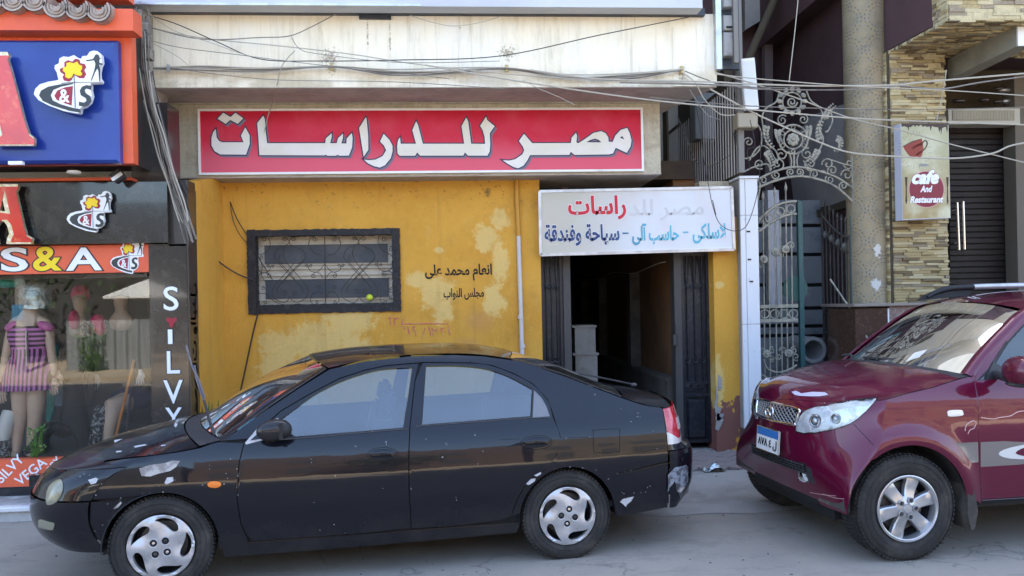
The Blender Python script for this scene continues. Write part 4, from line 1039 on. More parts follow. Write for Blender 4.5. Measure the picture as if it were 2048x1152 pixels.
for L in (fg, rg): S.side('window_seal', offset_poly(L, .0115), m_rubber, holes=[offset_poly(L, .002)], lift=.0, lip=.012, step=.2)
wb = S.sidexz([(540, 877), (620, 873), (804, 857), (818, 856), (818, 859), (700, 868), (600, 876)])
# quarter panel
qp = [(x, rl_f(x)) for x in [2.2+(3.20-2.2)*i/16 for i in range(17)]]
tx = 3.215
quarter = [(2.2, 1.305)]+[(2.0, 1.338), (1.8, 1.353), (1.5, 1.353), (1.21, 1.33), (.99, 1.289)]+[(.80, 1.18), (.60, 1.055), (.36, .892)]+[(.395, .888)]
quarter = quarter[:]+[p for p in offset_poly(fd_top, 0)[::-1]][0:]          # along the door tops
quarter += rtop[::-1][0:]+rdb[::-1][1:-1]
quarter += [(rdb[0][0]+.02, .30)]+[p for p in rarchL if p[1] > .30 and p[1] < 1][0:]
tailx = lambda z: 3.215
quarter += [(2.86, .545), (tailx(.668), .60), (tailx(.668), .668), (tailx(.72), .72), (tailx(.8), .8), (tailx(.88), .88), (tailx(.94), .945)]
quarter += [(x, z) for x, z in qp[::-1] if x < tailx(.94)]
quarter = [p for i, p in enumerate(quarter) if i == 0 or math.hypot(p[0]-quarter[i-1][0], p[1]-quarter[i-1][1]) > .004]
S.side('body_side', offset_poly(quarter[::-1] if 0 else quarter, -gapd), m_black)
rbs = [(2.83, .535)]+[(tailx(.6), .592), (tailx(.5), .5), (tailx(.4), .4), (tailx(.28), .28), (2.86, .245)]+[p for p in rarchL[::-1] if p[0] > 2.6 and .25 < p[1] < .535]
S.side('rear_bumper_side', offset_poly(rbs, -gapd), m_black)
# dark inner shell closes every gap
shell = [(fx(.27)-.0, .28), (-.33, .26)]+[p for p in arc(.005, .285, .332, 187, -4, 20)]+[(.4, .245), (2.15, .25)]+[p for p in arc(2.5, .285, .332, 186, -6, 20)]+[(2.9, .26), (tailx(.3), .29), (tailx(.5), .5), (tailx(.9), .93)]
shell += [(2.9, .955), (2.4, .93), (1.5, .915), (.5, .875), (.25, .845), (0, .82), (-.3, .78), (fx(.75), .755), (fx(.5), .5)]
S.side('inner_shell', shell, m_seam, lift=-.016, lip=0, step=.08)
upper = [(.36, .88), (.6, 1.045), (.99, 1.282), (1.5, 1.345), (2.0, 1.332), (2.2, 1.30), (2.5, 1.19), (2.9, 1.03), (3.05, .96), (2.9, .93), (2.4, .915), (1.5, .90), (.5, .86)]
S.side('inner_frame', upper[::-1], m_seam, holes=[offset_poly(fg, .004), offset_poly(rg, .004), offset_poly(qg, .002)], lift=-.014, lip=0, step=.1)
# sill, arch liners, floor
sill = [(.355, .185), (1.2, .185), (2.16, .195), (2.18, .262), (1.2, .268), (.40, .268), (.345, .235)]
S.side('sill', sill, m_black, lift=-.006)
for x in (.005, 2.5):
    for sg in (-1, 1):
        R = [[(x+r*math.cos(a), sg*y, .285+r*math.sin(a)) for a in [math.radians(-4+188*i/20) for i in range(21)]] for r, y in ((.325, .835), (.345, .79), (.345, .50))]
        S.put('arch_liner', MB().grid(R, flip=sg < 0).mesh('arch_liner', 60), m_rubber)
        MB().grid([[(x+.34*math.cos(a)*k, sg*.5, .285+.34*math.sin(a)*k) for a in [math.radians(-4+188*i/20) for i in range(21)]] for k in (0, 1)]).build('arch_back', m_rubber, S.root)
MB().box(-.5, -.33, -.5, .5, .27, .55).box(.36, 2.15, -.70, .70, .20, .30).box(2.88, 3.3, -.6, .6, .26, .6).box(-.3, .36, -.48, .48, .24, .6).box(2.15, 2.88, -.48, .48, .24, .6).build('underbody', m_rubber, S.root)
MB().box(.36, 2.9, -.72, .72, .30, .34).build('cabin_floor', m_seat, S.root)
MB().cbox(.30, .62, -.68, .68, .70, .90, .03).build('dashboard', m_plastic, S.root)
MB().box(2.35, 3.0, -.66, .66, .80, .92).build('parcel_shelf', m_seat, S.root)
seat(S, 1.05, -.36, m_seat, .96); seat(S, 1.05, .36, m_seat, .96)
rsb = MB().box(1.9, 2.3, -.62, .62, .45, .58).box(2.18, 2.34, -.62, .62, .55, .93); rsb.build('rear_bench', m_seat, S.root)
SW = Matrix.Translation((.76, -.36, .90)) @ Matrix.Rotation(math.radians(65), 4, 'Y')
sw = MB(); sw.tube([SW @ Vector((.17*math.cos(a), .17*math.sin(a), 0)) for a in [2*math.pi*i/24 for i in range(24)]], .012, 8, closed=True); sw.tube([SW @ Vector((-.16, 0, 0)), SW @ Vector((.16, 0, 0))], .014, 6); sw.tube([SW @ Vector((0, 0, 0)), (.55, -.36, .82)], .025, 8)
sw.build('steering_wheel', m_plastic, S.root, 50)
cl = MB(); rr_ = random.Random(5)
R = [[(.34+.34*i/9+rr_.uniform(-.01, .01), -.20-.34*j/6+rr_.uniform(-.01, .01), .915+.03*math.sin(i*1.9+j)+rr_.uniform(-.008, .012)) for j in range(7)] for i in range(10)]
cl.grid(R, flip=True).build('dashboard_cloth', mat('turquoise_cloth', (.12, .38, .46), .9, var=[(9, (.45, .58, .60), .5, .65)]), S.root, 60)
# wheels
whl = make_wheel(.297, .185, .190, S.root, 'hubcap', None)
place_wheels(S, whl, [(0, -.815, .285, 0), (2.5, -.815, .285, 0, 1.1), (0, .815, .285, math.pi), (2.5, .815, .285, math.pi)])
# lamps, handles, seams, marks
S.decal('headlight', catmull([(119, 958), (125, 967), (123, 987), (112, 1004), (99, 1010), (92, 1006), (93, 983), (103, 966)], 3, True), m_lampold, .006, 4, bulge=.010, mirror=True)
S.decal('bumper_lamp', [(76, 1040), (82, 1039), (107, 1046), (109, 1050), (106, 1060), (101, 1061), (80, 1057), (76, 1053)], m_lampold, .010, 4, mirror=True)
S.decal('side_indicator', catmull([(415, 968), (422, 963), (436, 963), (442, 967), (440, 973), (430, 976), (418, 974)], 3, True), m_orange, .006, 4, bulge=.004, mirror=True)
tl = S.cap_patch('tail_light', .50, .985, lambda u: .735+.0*u, lambda u: .965-.02*u, m_redlens, lift=.008)
S.cap_patch('reversing_lens', .56, .74, lambda u: .80, lambda u: .875, m_whitelens, lift=.014, parent=tl)
S.cap_patch('lamp_foot', .50, .985, lambda u: .712, lambda u: .742+.05*max(0, u-.6)/.4, m_whitelens, lift=.011, parent=tl)
hs = []
for (cx_, cy_) in ((765, 909), (1073, 885)):
    el = [(cx_+30*math.cos(2*math.pi*i/24), cy_+13.5*math.sin(2*math.pi*i/24)-(.035*30*math.cos(2*math.pi*i/24))) for i in range(24)]
    el2 = [(cx_+27*math.cos(2*math.pi*i/24), cy_+11*math.sin(2*math.pi*i/24)-(.035*30*math.cos(2*math.pi*i/24))) for i in range(24)]
    S.decal('handle_surround', el, m_black, .003, 5, mirror=True, bulge=.0); h = S.decal('door_handle', el2, m_seam, .004, 5, mirror=True)
    hb = [(cx_-25, cy_-4), (cx_-10, cy_-9), (cx_+10, cy_-9.5), (cx_+24, cy_-5), (cx_+22, cy_+2), (cx_, cy_+3), (cx_-20, cy_+4)]
    S.decal('handle_grip', catmull(hb, 3, True), m_black, .010, 4, parent=h, bulge=.008)
def seamline(name, pts, wd=1.3, m=m_seam, car=S, lift=.0012, closed=False):
    P = [car.hit(x, y, lift) for x, y in pts]; P = [p for p in P if p is not None]
    return MB().tube(P, wd*.0016, 4, closed=closed).build(name, m, car.root)
for (cx_, cy_) in ((765, 909), (1073, 885)): seamline('handle_ring', [(cx_+31*math.cos(2*math.pi*i/26), cy_+14*math.sin(2*math.pi*i/26)-1.1*math.cos(2*math.pi*i/26)) for i in range(26)], 1.0, closed=True)
seamline('fuel_flap', catmull([(1190, 860), (1236, 858), (1239, 864), (1239, 897), (1234, 904), (1193, 905), (1188, 899), (1187, 865)], 3, True), 1.1, closed=True)
for (a, b) in (((1125, 876), (1185, 874)), ((1000, 879), (1040, 878))): seamline('crease', [a, ((a[0]+b[0])/2, (a[1]+b[1])/2), b], .8)
seamline('belt_seal', [(545, 880), (620, 876), (700, 868), (816, 858)], 2.4, m_plastic); seamline('belt_seal', [(832, 853), (900, 848), (1000, 841), (1062, 836), (1100, 836)], 2.4, m_plastic)
S.decal('wing_scrape', [(278, 937), (300, 930), (330, 926), (345, 921), (360, 922), (352, 934), (340, 942), (318, 947), (300, 953), (283, 952)], m_dusty, .0012, 5, label='large bare scrape on the front wing', lip=.001)
S.decal('wing_scrape', [(329, 966), (334, 955), (346, 954), (347, 962), (340, 966), (332, 969)], m_chip, .0012, 5, lip=.001)
S.decal('bumper_scrape', [(1336, 950), (1350, 935), (1372, 930), (1381, 932), (1382, 950), (1376, 985), (1362, 997), (1353, 980), (1350, 962), (1340, 975), (1336, 985)], mat('grey_scraped_plastic', (.20, .22, .26), .5, var=[(16, (.05, .05, .06), .45, .55), (9, (.45, .42, .40), .58, .64)]), .0145, 5, label='grey scraped corner of the rear bumper', lip=.001)
S.decal('bumper_scrape', [(1240, 1004), (1246, 998), (1268, 993), (1262, 1003), (1255, 1008), (1252, 1014), (1246, 1008)], m_chip, .0022, 4, lip=.001)
S.decal('arch_scrape', [(1052, 968), (1062, 958), (1071, 957), (1070, 962), (1058, 970)], m_chip, .0014, 4, lip=.001)
S.decal('arch_scrape', [(1068, 951), (1082, 944), (1082, 948), (1074, 953)], m_chip, .0014, 4, lip=.001)
S.decal('wing_scrape', [(176, 960), (192, 955), (196, 958), (192, 966), (182, 969)], m_chip, .0014, 4, lip=.001)
S.decal('wing_scrape', [(226, 1018), (236, 1008), (242, 1003), (243, 1007), (235, 1016)], m_dusty, .0014, 4, lip=.001)
chips = MB(); rc = random.Random(11)
spots = [(168, 948), (179, 950), (160, 953), (181, 963), (203, 968), (240, 1000), (242, 996), (285, 986), (300, 985), (318, 972), (326, 984), (419, 931), (419, 938), (461, 918), (474, 938), (475, 950), (474, 975), (476, 990), (476, 952), (478, 947), (745, 863), (772, 884), (773, 889), (622, 918), (623, 925), (670, 952), (710, 892), (713, 893), (766, 977), (628, 1005), (822, 977), (823, 980), (852, 878), (892, 887), (894, 890), (885, 914), (884, 915), (950, 870), (966, 903), (956, 928), (912, 995), (913, 1000), (1190, 789), (1242, 817), (1276, 826), (1275, 833), (1280, 834), (1262, 843), (1306, 862), (1314, 898), (1132, 876), (1180, 874), (1229, 905), (1235, 947), (1250, 944), (1262, 941), (1217, 958), (1244, 985), (1248, 987), (1268, 986), (1282, 985), (1291, 984), (1110, 938), (1140, 934), (1165, 936), (1192, 940), (668, 1049), (690, 1066), (640, 1060), (350, 960), (405, 970), (448, 968), (452, 947), (455, 957), (192, 990), (215, 1008), (228, 1066), (205, 1050), (190, 1062), (1300, 972), (1295, 975), (217, 1042), (1340, 940), (1350, 990)]
for (x, y) in spots+[(rc.uniform(180, 1320), rc.uniform(900, 1040)) for _ in range(0)]:
    P = S.hit(x, y, .0015)
    if P is None or P.z > 1.3: continue
    a = len(chips.v); r = rc.uniform(.0016, .0036); k = 6; st = rc.uniform(.5, 1.5)
    for i in range(k):
        an = 2*math.pi*i/k; rr_ = r*rc.uniform(.6, 1.2); X, Z = P.x+rr_*math.cos(an)/st, P.z+rr_*math.sin(an)*st; chips.v.append(Vector((X, -S.w(X, Z)-.0016, Z)))
    chips.f.append(tuple(a+i for i in range(k)))
co_ = chips.build('paint_chips', m_chip, S.root); co_['kind'] = 'stuff'
# mirror
mm = Matrix.Translation((.62, -.90, .965))
mr = link('door_mirror', MB().ell((.0, 0, 0), (.105, .055, .066), 20, 12, Matrix.Rotation(-.12, 4, 'Y')).mesh('door_mirror', 60), S.root, m_black); mr.location = (.665, -.895, .955)
MB().box(.03, .055, -.05, .05, -.05, .045).ell((.05, 0, 0), (.055, .05, .055), 16, 10).build('mirror_glass', m_rubber, mr, 60)
MB().tube([(-.03, .03, -.03), (-.06, .10, -.05)], .03, 8).build('mirror_arm', m_black, mr, 50)
S.decal('mirror_base', [(490, 886), (520, 850), (556, 836), (558, 845), (532, 868), (526, 880), (492, 889)], m_chip, .004, 5, label='bare white primer patch at the mirror base')
S.decal('mirror_sail', [(500, 881), (527, 856), (556, 838), (560, 842), (562, 872), (530, 876)], m_black, .006, 5)
# wipers and the lifted wiper arm
def car_tube(name, pts, r, m, car=S): return MB().tube(pts, r, 6).build(name, m, car.root, 50)
car_tube('wiper', [(.20, -.45, .90), (.40, -.10, 1.01), (.44, .15, 1.03)], .007, m_plastic); car_tube('wiper', [(.12, .1, .95), (.33, .42, 1.03), (.40, .62, 1.03)], .008, m_plastic)
wb1 = S.hit(431, 878); 
def near(px, py, y): 
    d = S.Ri.to_3x3() @ ray(px, py); o = S.Ri @ C0; return o+d*((y-o.y)/d.y)
car_tube('raised_wiper', [near(430, 870, -.62), near(420, 845, -.60), near(408, 800, -.60)], [.012, .010, .007], m_plastic)
car_tube('raised_wiper', [near(372, 690, -.60), near(385, 735, -.60), near(398, 760, -.60), near(410, 797, -.60)], .0055, mat('weathered_wiper', (.13, .12, .15), .6, var=[(20, (.3, .28, .3), .5, .7)]))
car_tube('raised_wiper', [near(389, 730, -.59), near(392, 755, -.59), near(420, 838, -.60)], .006, MATS['weathered_wiper'])
car_tube('rear_wiper', [near(1088, 730, -.2), near(1150, 745, -.1), near(1205, 756, .0), near(1262, 768, .1)], .007, m_plastic); 
MB().ell(tuple(near(1267, 770, .1)), (.03, .02, .018), 10, 6).build('wiper_pivot', m_plastic, S.root, 50)
seamline('screen_seal', [(435, 873), (432, 866), (436, 858), (446, 850)], 2, mat('pale_seal', (.3, .28, .22), .6))
# ---------- maroon off-roader
hubV = atZ(1815, 1017, .335)
XNV = pchip([.28, .36, .44, .52, .60, .74, .80, .86, .95, 1.02, 1.06, 1.1], [-.40, -.43, -.455, -.485, -.505, -.51, -.505, -.50, -.475, -.41, -.33, -.22])
XE = pchip([.28, .34, .45, .55, .62, .66, .72, .80, .86, 1.05, 1.10], [-.41, -.418, -.402, -.358, -.300, -.262, -.222, -.188, -.168, -.10, .1])
V = Car('maroon_suv', (hubV.x, hubV.y), math.radians(5.0), .80, 'maroon off-roader with silver six-spoke wheels and roof rails, nose to the black saloon',
        Wp=pchip([-.8, -.3, 0, .5, 1.2, 2.4, 3.2, 3.7], [.79, .80, .805, .815, .825, .825, .81, .79]),
        sec=pchip([.22, .32, .45, .6, .8, .95, 1.04, 1.10, 1.16, 1.5, 1.60, 1.66, 1.72], [.95, .965, .985, .995, 1.0, .988, .965, .94, .90, .775, .73, .69, .60]),
        xn=XNV,
        xt=pchip([.3, .5, .8, 1.1, 1.5, 1.7], [3.25, 3.34, 3.36, 3.34, 3.2, 3.05]), LN=lambda z: XE(z)-XNV(z), LT=.3, p=1.65, flare=((0, .43, .035, .34), (2.58, .43, .035, .34)))
fv = lambda z: XE(z); gv = .0028
archL = arc(.0, .335, .405, 186, -4, 28); archR = arc(2.58, .335, .405, 186, -4, 28)
VB = V.capgrid('front_bumper', lambda f: .29+.035*f, lambda f: .795+.06*f, m_maroon, 'n', 14)
VN = V.capgrid('nose_panel', lambda f: .795+.06*f, lambda f: .955+.075*f, m_maroon, 'n', 8)
# bonnet
V.over('bonnet', [(fv(1.03), 1.032, V.xn(.955), .958), (.02, 1.060, -.40, 1.045), (.12, 1.078, -.22, 1.115), (.24, 1.098, .0, 1.165), (.34, 1.122, .16, 1.19), (.43, 1.14, .27, 1.20)], m_maroon, first=V.cap_row(lambda f: .955+.075*f), pz=3.6, nsub=8, n=20)
V.over('cowl', [(.435, 1.142, .275, 1.198), (.52, 1.155, .36, 1.205)], m_plastic, pz=2.6)
# front wing with the wheel arch
sd = V.sidexz([(1951, 753), (1950, 770), (1956, 800), (1957, 858), (1959, 930), (1963, 1000)])
wing = [(fv(z), z) for z in (.86, .9, .95, 1.0)]+[(fv(1.028), 1.028), (.02, 1.057), (.12, 1.074), (.24, 1.094), (.34, 1.118), (.43, 1.136), (.50, 1.15)]+sd+[(sd[-1][0], .33), (.40, .30)]
wing += [p for p in archL[::-1] if p[1] > .31 and not (p[0] < -.05 and p[1] < .66)]+[(XE(z), z) for z in (.66, .69, .72, .76, .80)]
V.side('front_wing', offset_poly(wing[::-1], -gv), m_maroon)
# doors, body side
wf = V.sidexz([(1966, 792), (1971, 760), (2048, 672)])
door_f = [sd[0], (sd[0][0]+.035, 1.19), (.80, 1.40), (1.0, 1.545), (1.22, 1.60), (1.55, 1.63), (1.58, 1.1), (1.56, .36), (sd[-1][0]+.0, .36)]+sd[1:][::-1]
door_f = door_f[::-1] if sum(door_f[i][0]*door_f[(i+1) % len(door_f)][1]-door_f[(i+1) % len(door_f)][0]*door_f[i][1] for i in range(len(door_f))) < 0 else door_f
gl_f = [(wf[0][0]-.005, 1.125), (1.50, 1.145), (1.48, 1.585), (1.24, 1.555), (1.02, 1.50), (.84, 1.365), (.66, 1.185)]
V.side('front_door', offset_poly(door_f, -gv), m_maroon, holes=[gl_f])
V.side('front_glass', offset_poly(gl_f, .012), glass_mat('suv_side_glass', (.10, .11, .12), 1.5, .05), lift=-.01, lip=0)
V.side('window_seal', offset_poly(gl_f, .010), m_rubber, holes=[offset_poly(gl_f, -.006)] if 0 else [offset_poly(gl_f, -.012)], step=.2)
rear = [(1.565, .36), (1.585, 1.1), (1.555, 1.635), (2.4, 1.62), (3.0, 1.58), (3.05, 1.2), (3.05, .42), (2.99, .38)]+[p for p in archR[::-1] if p[1] > .36]
rear = rear[::-1] if sum(rear[i][0]*rear[(i+1) % len(rear)][1]-rear[(i+1) % len(rear)][0]*rear[i][1] for i in range(len(rear))) < 0 else rear
gl_r = [(1.63, 1.15), (2.9, 1.18), (2.8, 1.54), (1.62, 1.58)]
V.side('body_side', rear, m_maroon, holes=[gl_r]); V.side('rear_glass', offset_poly(gl_r, .012), MATS['suv_side_glass'], lift=-.01, lip=0)
# pillars: from the wing up the windscreen
VS = [(.50, 1.152, .365, 1.205), (.66, 1.29, .56, 1.35), (.86, 1.44, .78, 1.51), (1.05, 1.562, .98, 1.625)]
V.over('windscreen', VS, m_suvscreen, nsub=8, pz=2.4, inset=.05)
VR = [(1.06, 1.570, .99, 1.632), (1.3, 1.632, 1.2, 1.672), (1.7, 1.66, 1.65, 1.71), (2.6, 1.65, 2.65, 1.70), (3.05, 1.60, 3.15, 1.64)]
V.over('roof', VR, m_maroon, nsub=5, pz=2.4)
for sg in (-1, 1):
    R = []
    for (xe, ze, xc, zc) in catmull(VS+[(1.3, 1.632, 1.2, 1.672)], 6):
        w_ = V.w(xe, ze); R.append([(xe+.035, sg*(w_+.004), ze-.03), (xe+.012, sg*(w_+.006), ze+.002), (xe-.006, sg*(w_-.012), ze+.016), (xe-.016, sg*(w_-.045), ze+.016), (xe-.02, sg*(w_-.062), ze+.006)])
    V.put('windscreen_pillar', MB().grid(R, flip=sg < 0).mesh('windscreen_pillar', 60), m_maroon)
R5 = V.capgrid('tail_panel', lambda f: .40, lambda f: 1.6, m_maroon, 'e', 10)
vs_ = [(fv(.4), .4), (-.36, .37)]+arc(0, .335, .42, 180, -4, 20)+[(.44, .33), (2.14, .35)]+arc(2.58, .335, .42, 184, -2, 20)+[(3.03, .4), (3.03, 1.1), (1.5, 1.08), (.5, 1.09), (.2, 1.05), (fv(1.0), .99), (fv(.7), .7)]
V.side('inner_shell', vs_, m_seam, lift=-.018, lip=0, step=.1)
V.side('sill', [(.52, .300), (1.2, .298), (2.1, .31), (2.12, .352), (1.2, .352), (.53, .355)], mat('grey_sill_cover', (.24, .21, .27), .5), lift=.004)
for x in (0, 2.58):
    for sg in (-1, 1):
        R = [[(x+r*math.cos(a), sg*y, .335+r*math.sin(a)) for a in [math.radians(0+180*i/20) for i in range(21)]] for r, y in ((.408, .812), (.425, .77), (.425, .48))]
        V.put('arch_liner', MB().grid(R, flip=sg < 0).mesh('arch_liner', 60), mat('dusty_arch_liner', (.05, .045, .04), .9, var=[(4, (.12, .105, .085), .45, .7)]))
        MB().grid([[(x+.42*math.cos(a)*k, sg*.48, .335+.42*math.sin(a)*k) for a in [math.radians(0+180*i/20) for i in range(21)]] for k in (0, 1)]).build('arch_back', m_rubber, V.root)
MB().box(-.30, -.2, -.5, .5, .40, .8).box(-.36, .42, -.56, .56, .22, .30).box(.42, 2.1, -.68, .68, .28, .38).box(-.42, .42, -.46, .46, .3, .9).box(2.1, 3.1, -.46, .46, .34, .8).build('underbody', m_rubber, V.root)
MB().cbox(.46, .85, -.68, .68, .85, 1.10, .03).build('dashboard', m_plastic, V.root)
MB().box(.5, 3.0, -.70, .70, .40, .44).build('cabin_floor', m_seat, V.root)
seat(V, 1.35, -.36, m_seat, 1.25); seat(V, 1.35, .36, m_seat, 1.25)
V.put('rear_bench', MB().box(2.1, 2.3, -.6, .6, .6, 1.25).mesh('rear_bench'), m_seat)
SW = Matrix.Translation((.98, -.36, 1.08)) @ Matrix.Rotation(math.radians(62), 4, 'Y')
sw = MB(); sw.tube([SW @ Vector((.18*math.cos(a), .18*math.sin(a), 0)) for a in [2*math.pi*i/24 for i in range(24)]], .013, 8, closed=True); sw.tube([SW @ Vector((-.17, 0, 0)), SW @ Vector((.17, 0, 0))], .015, 6); sw.build('steering_wheel', m_plastic, V.root, 50)
# mud flap behind the front wheel
V.put('mud_flap', MB().prism([(.405, -.83, .47), (.45, -.83, .44), (.475, -.83, .30), (.45, -.83, .19), (.425, -.83, .175), (.40, -.83, .28)], (0, .20, 0)).mesh('mud_flap'), mat('muddy_rubber', (.045, .04, .035), .85, var=[(5, (.12, .105, .085), .4, .7)]))
# grille, badge, number plate, lamps  (laid on the curved nose)
def nose_pt(y, z, lift=.0):
    W = V.base(V.xn(z)+.15, z); f = max(0, 1-(min(1, abs(y)/W))**V.p)**(1/V.p)
    return Vector((V.xn(z)+V.L(z)*(1-f)-lift, y, z))
def nose_sheet(name, L, m, lift=.004, step=.03, parent=None, label=None, lip=.012):
    vs, tris = cdt_fill(L, (), step); vv = [nose_pt(y, z, lift) for y, z in vs]; ff = [t[::-1] for t in tris]; n = len(L); a = len(vv)
    vv += [nose_pt(y, z, lift-lip) for y, z in L]
    for i in range(n): j = (i+1) % n; ff.append((i, a+i, a+j, j))
    me = bpy.data.meshes.new(name); me.from_pydata([tuple(v) for v in vv], [], ff); me.update()
    bb = bmesh.new(); bb.from_mesh(me); bmesh.ops.recalc_face_normals(bb, faces=bb.faces); bb.to_mesh(me); bb.free(); smooth_angle(me, 40)
    return V.put(name, me, m, parent, label)
GRL = [(-.26, .925), (.26, .925), (.305, .885), (.285, .822), (.25, .808), (-.25, .808), (-.285, .822), (-.305, .885)]
gri = nose_sheet('grille', GRL, m_seam, .004)
fr_ = MB().tube([nose_pt(y, z, .010) for y, z in catmull(GRL, 4, True)], .0085, 6, closed=True); fr_.build('grille_frame', m_chrome, gri, 60)
def inpoly(p, L):
    x, y = p; c = False; n = len(L); j = n-1
    for i in range(n):
        if (L[i][1] > y) != (L[j][1] > y) and x < (L[j][0]-L[i][0])*(y-L[i][1])/(L[j][1]-L[i][1])+L[i][0]: c = not c
        j = i
    return c
me_ = MB()
for k in range(-22, 23):
    for s_ in (-1, 1):
        seg = []
        for q in range(20):
            z = .80+.13*q/19; y = k*.042+s_*(z-.865)*1.25
            if inpoly((y, z), GRL): seg.append(nose_pt(y, z, .010))
        if len(seg) > 1: me_.tube(seg, .0042, 4)
me_.build('grille_mesh', mat('dull_grille', (.3, .3, .3), .4, .6), gri, 50)
bd = [nose_pt(.056*math.cos(a), .865+.042*math.sin(a), .022) for a in [2*math.pi*i/28 for i in range(28)]]
bo = MB().tube(bd, .0055, 6, closed=True).tube([nose_pt(y, z, .024) for y, z in catmull([(-.03, .89), (0, .90), (.025, .885), (.0, .865), (-.025, .848), (0, .832), (.03, .842)], 4)], .0075, 6)
bo.build('badge', m_chrome, gri, 60)
# lower intake
INT = [(-.40, .565), (.40, .565), (.38, .49), (-.38, .49)]
it_ = nose_sheet('lower_intake', INT, m_seam, .006)
for k in range(4): it2 = MB().tube([nose_pt(y/20, .50+.018*k, .012) for y in range(-8, 9)], .004, 4).build('intake_bar', m_plastic, it_, 50)
for k in range(-9, 10): MB().tube([nose_pt(k*.042, .492, .011), nose_pt(k*.042, .562, .011)], .0035, 4).build('intake_bar', m_plastic, it_, 50)
# number plate
pl = MB().box(-.16, .16, 0, .012, -.08, .08)
PM = Matrix.Translation(nose_pt(0, .665, .03)) @ Matrix.Rotation(-math.pi/2, 4, 'Z') @ Matrix.Rotation(math.radians(-4), 4, 'X')
plo = V.put('number_plate', MB().box(-.16, .16, 0, .012, -.08, .08, PM).mesh('number_plate'), m_white)
V.put('plate_band', MB().box(-.157, .157, -.002, .001, .022, .078, PM).mesh('plate_band'), mat('plate_blue', (.03, .16, .42), .4), plo)
me = textmesh('٣١٧١ م ل'[::-1] if 0 else '٨٧٨ ٤ ﻝ', .02); b_ = meshbox(me)
place_flat(me, 'plate_figures', m_graffito, plo, -.003, -.14, .14, -.066, .008, .002, b_, PM)
V.put('plate_frame', MB().tube([PM @ Vector(p) for p in ((-.163, 0, -.083), (.163, 0, -.083), (.163, 0, .083), (-.163, 0, .083))], .005, 5, closed=True).mesh('plate_frame'), m_chrome, plo)
# headlamps
HL = [(1592, 862), (1593, 848), (1599, 833), (1609, 822), (1628, 815), (1665, 808), (1710, 801), (1753, 797), (1745, 808), (1732, 822), (1714, 838), (1700, 847), (1683, 854), (1660, 860), (1630, 865), (1607, 866)]
m_reflector = mat('lamp_reflector', (.88, .89, .90), .3, .35, var=[(14, (.66, .67, .68), .5, .6)], bump=(22, .3))
hl = V.decal('headlight', HL, m_reflector, .002, 5, label=None, mirror=True)
HLc = (sum(p[0] for p in HL)/len(HL), sum(p[1] for p in HL)/len(HL))
V.decal('lamp_surround', [(HLc[0]+(x-HLc[0])*1.03, HLc[1]+(y-HLc[1])*1.08) for x, y in HL], m_seam, .0005, 6)
for (x, y, r) in ((1632, 842, .046), (1672, 838, .036)):
    P = V.hit(x, y, .004); N = V.nrm(P.x, P.z, -1); N = Vector((-.75, -.62, .05)).normalized(); Mq = Matrix.Translation(P) @ N.to_track_quat('Z', 'Y').to_matrix().to_4x4()
    MB().lathe([(0, .002), (r*.5, .006), (r*.62, .002), (r*.66, .014), (r*.78, .016), (r*.95, .008), (r, 0)], 24, Mq).build('lamp_projector', mat('projector_ring', (.30, .31, .32), .15, .8), hl, 50)
    MB().ell(tuple(P+N*.003), (r*.45, r*.45, r*.45), 18, 12).build('lamp_bulb', mat('bulb_glass', (.5, .53, .56), .05, .6), hl, 60)
amb = [(1655, 812), (1700, 806), (1745, 800), (1735, 812), (1700, 815), (1665, 822)]
V.decal('lamp_signal', amb, mat('milky_lens', (.75, .72, .66), .2, coat=1), .005, 5, parent=hl)
V.decal('lamp_lens', [(HLc[0]+(x-HLc[0])*1.005, HLc[1]+(y-HLc[1])*1.01) for x, y in HL], m_lampglass, .014, 5, bulge=.010, lip=.014, mirror=True)
# fog lamp in its recess
V.decal('fog_recess', [(1590, 928), (1606, 926), (1622, 938), (1632, 968), (1610, 965), (1596, 952)], m_plastic, .003, 5)
P = V.hit(1609, 951, .006); Mq = Matrix.Translation(P) @ Vector((-1, -.45, 0)).normalized().to_track_quat('Z', 'Y').to_matrix().to_4x4()
V.put('fog_lamp', MB().lathe([(.0, .018), (.03, .014), (.042, .006), (.048, .008), (.052, .0)], 22, Mq).mesh('fog_lamp', 40), m_lampglass)
V.put('fog_reflector', MB().lathe([(.0, .004), (.03, .006), (.045, .003)], 22, Mq).mesh('fog_reflector', 40), m_reflector)
# side repeater, stripe, seams
rp = V.decal('side_repeater', catmull([(1898, 821), (1922, 820), (1926, 824), (1925, 831), (1900, 833), (1896, 829)], 3, True), mat('milky_lens', (.7, .7, .7), .2), .006, 4, bulge=.004, mirror=True)
m_stripe = mat('grey_decal', (.17, .15, .14), .35, coat=.5)
V.decal('grey_stripe', [(1912, 886), (1956, 884), (1957, 924), (1943, 926), (1930, 908)], m_stripe, .0012, 6, lip=.0, mirror=True)
V.side('grey_stripe', [(sd[3][0]+.012, .575), (1.5, .58), (1.5, .73), (sd[3][0]+.012, .735)][::1], m_stripe, lift=.0014, lip=0, step=.05)
sw_ = [(.64+.0, .655), (.72, .69), (.95, .715), (1.3, .71), (1.3, .60), (.95, .605), (.72, .62)]
V.side('white_swoosh', catmull(sw_[::-1], 3, True), mat('white_decal', (.6, .6, .58), .4), lift=.0024, lip=0, step=.05)
V.side('maroon_swoosh', catmull([(.76, .655), (.84, .69), (1.0, .70), (1.35, .69), (1.35, .615), (1.0, .618), (.84, .628)][::-1], 3, True), m_maroon, lift=.0032, lip=0, step=.05)
def curl(name, pts, m=m_chip, r=.003):
    P = [V.hit(x, y, .001) for x, y in catmull(pts, 5)]; P = [p for p in P if p is not None]; MB().tube(P, r, 5).build(name, m, V.root, 60)
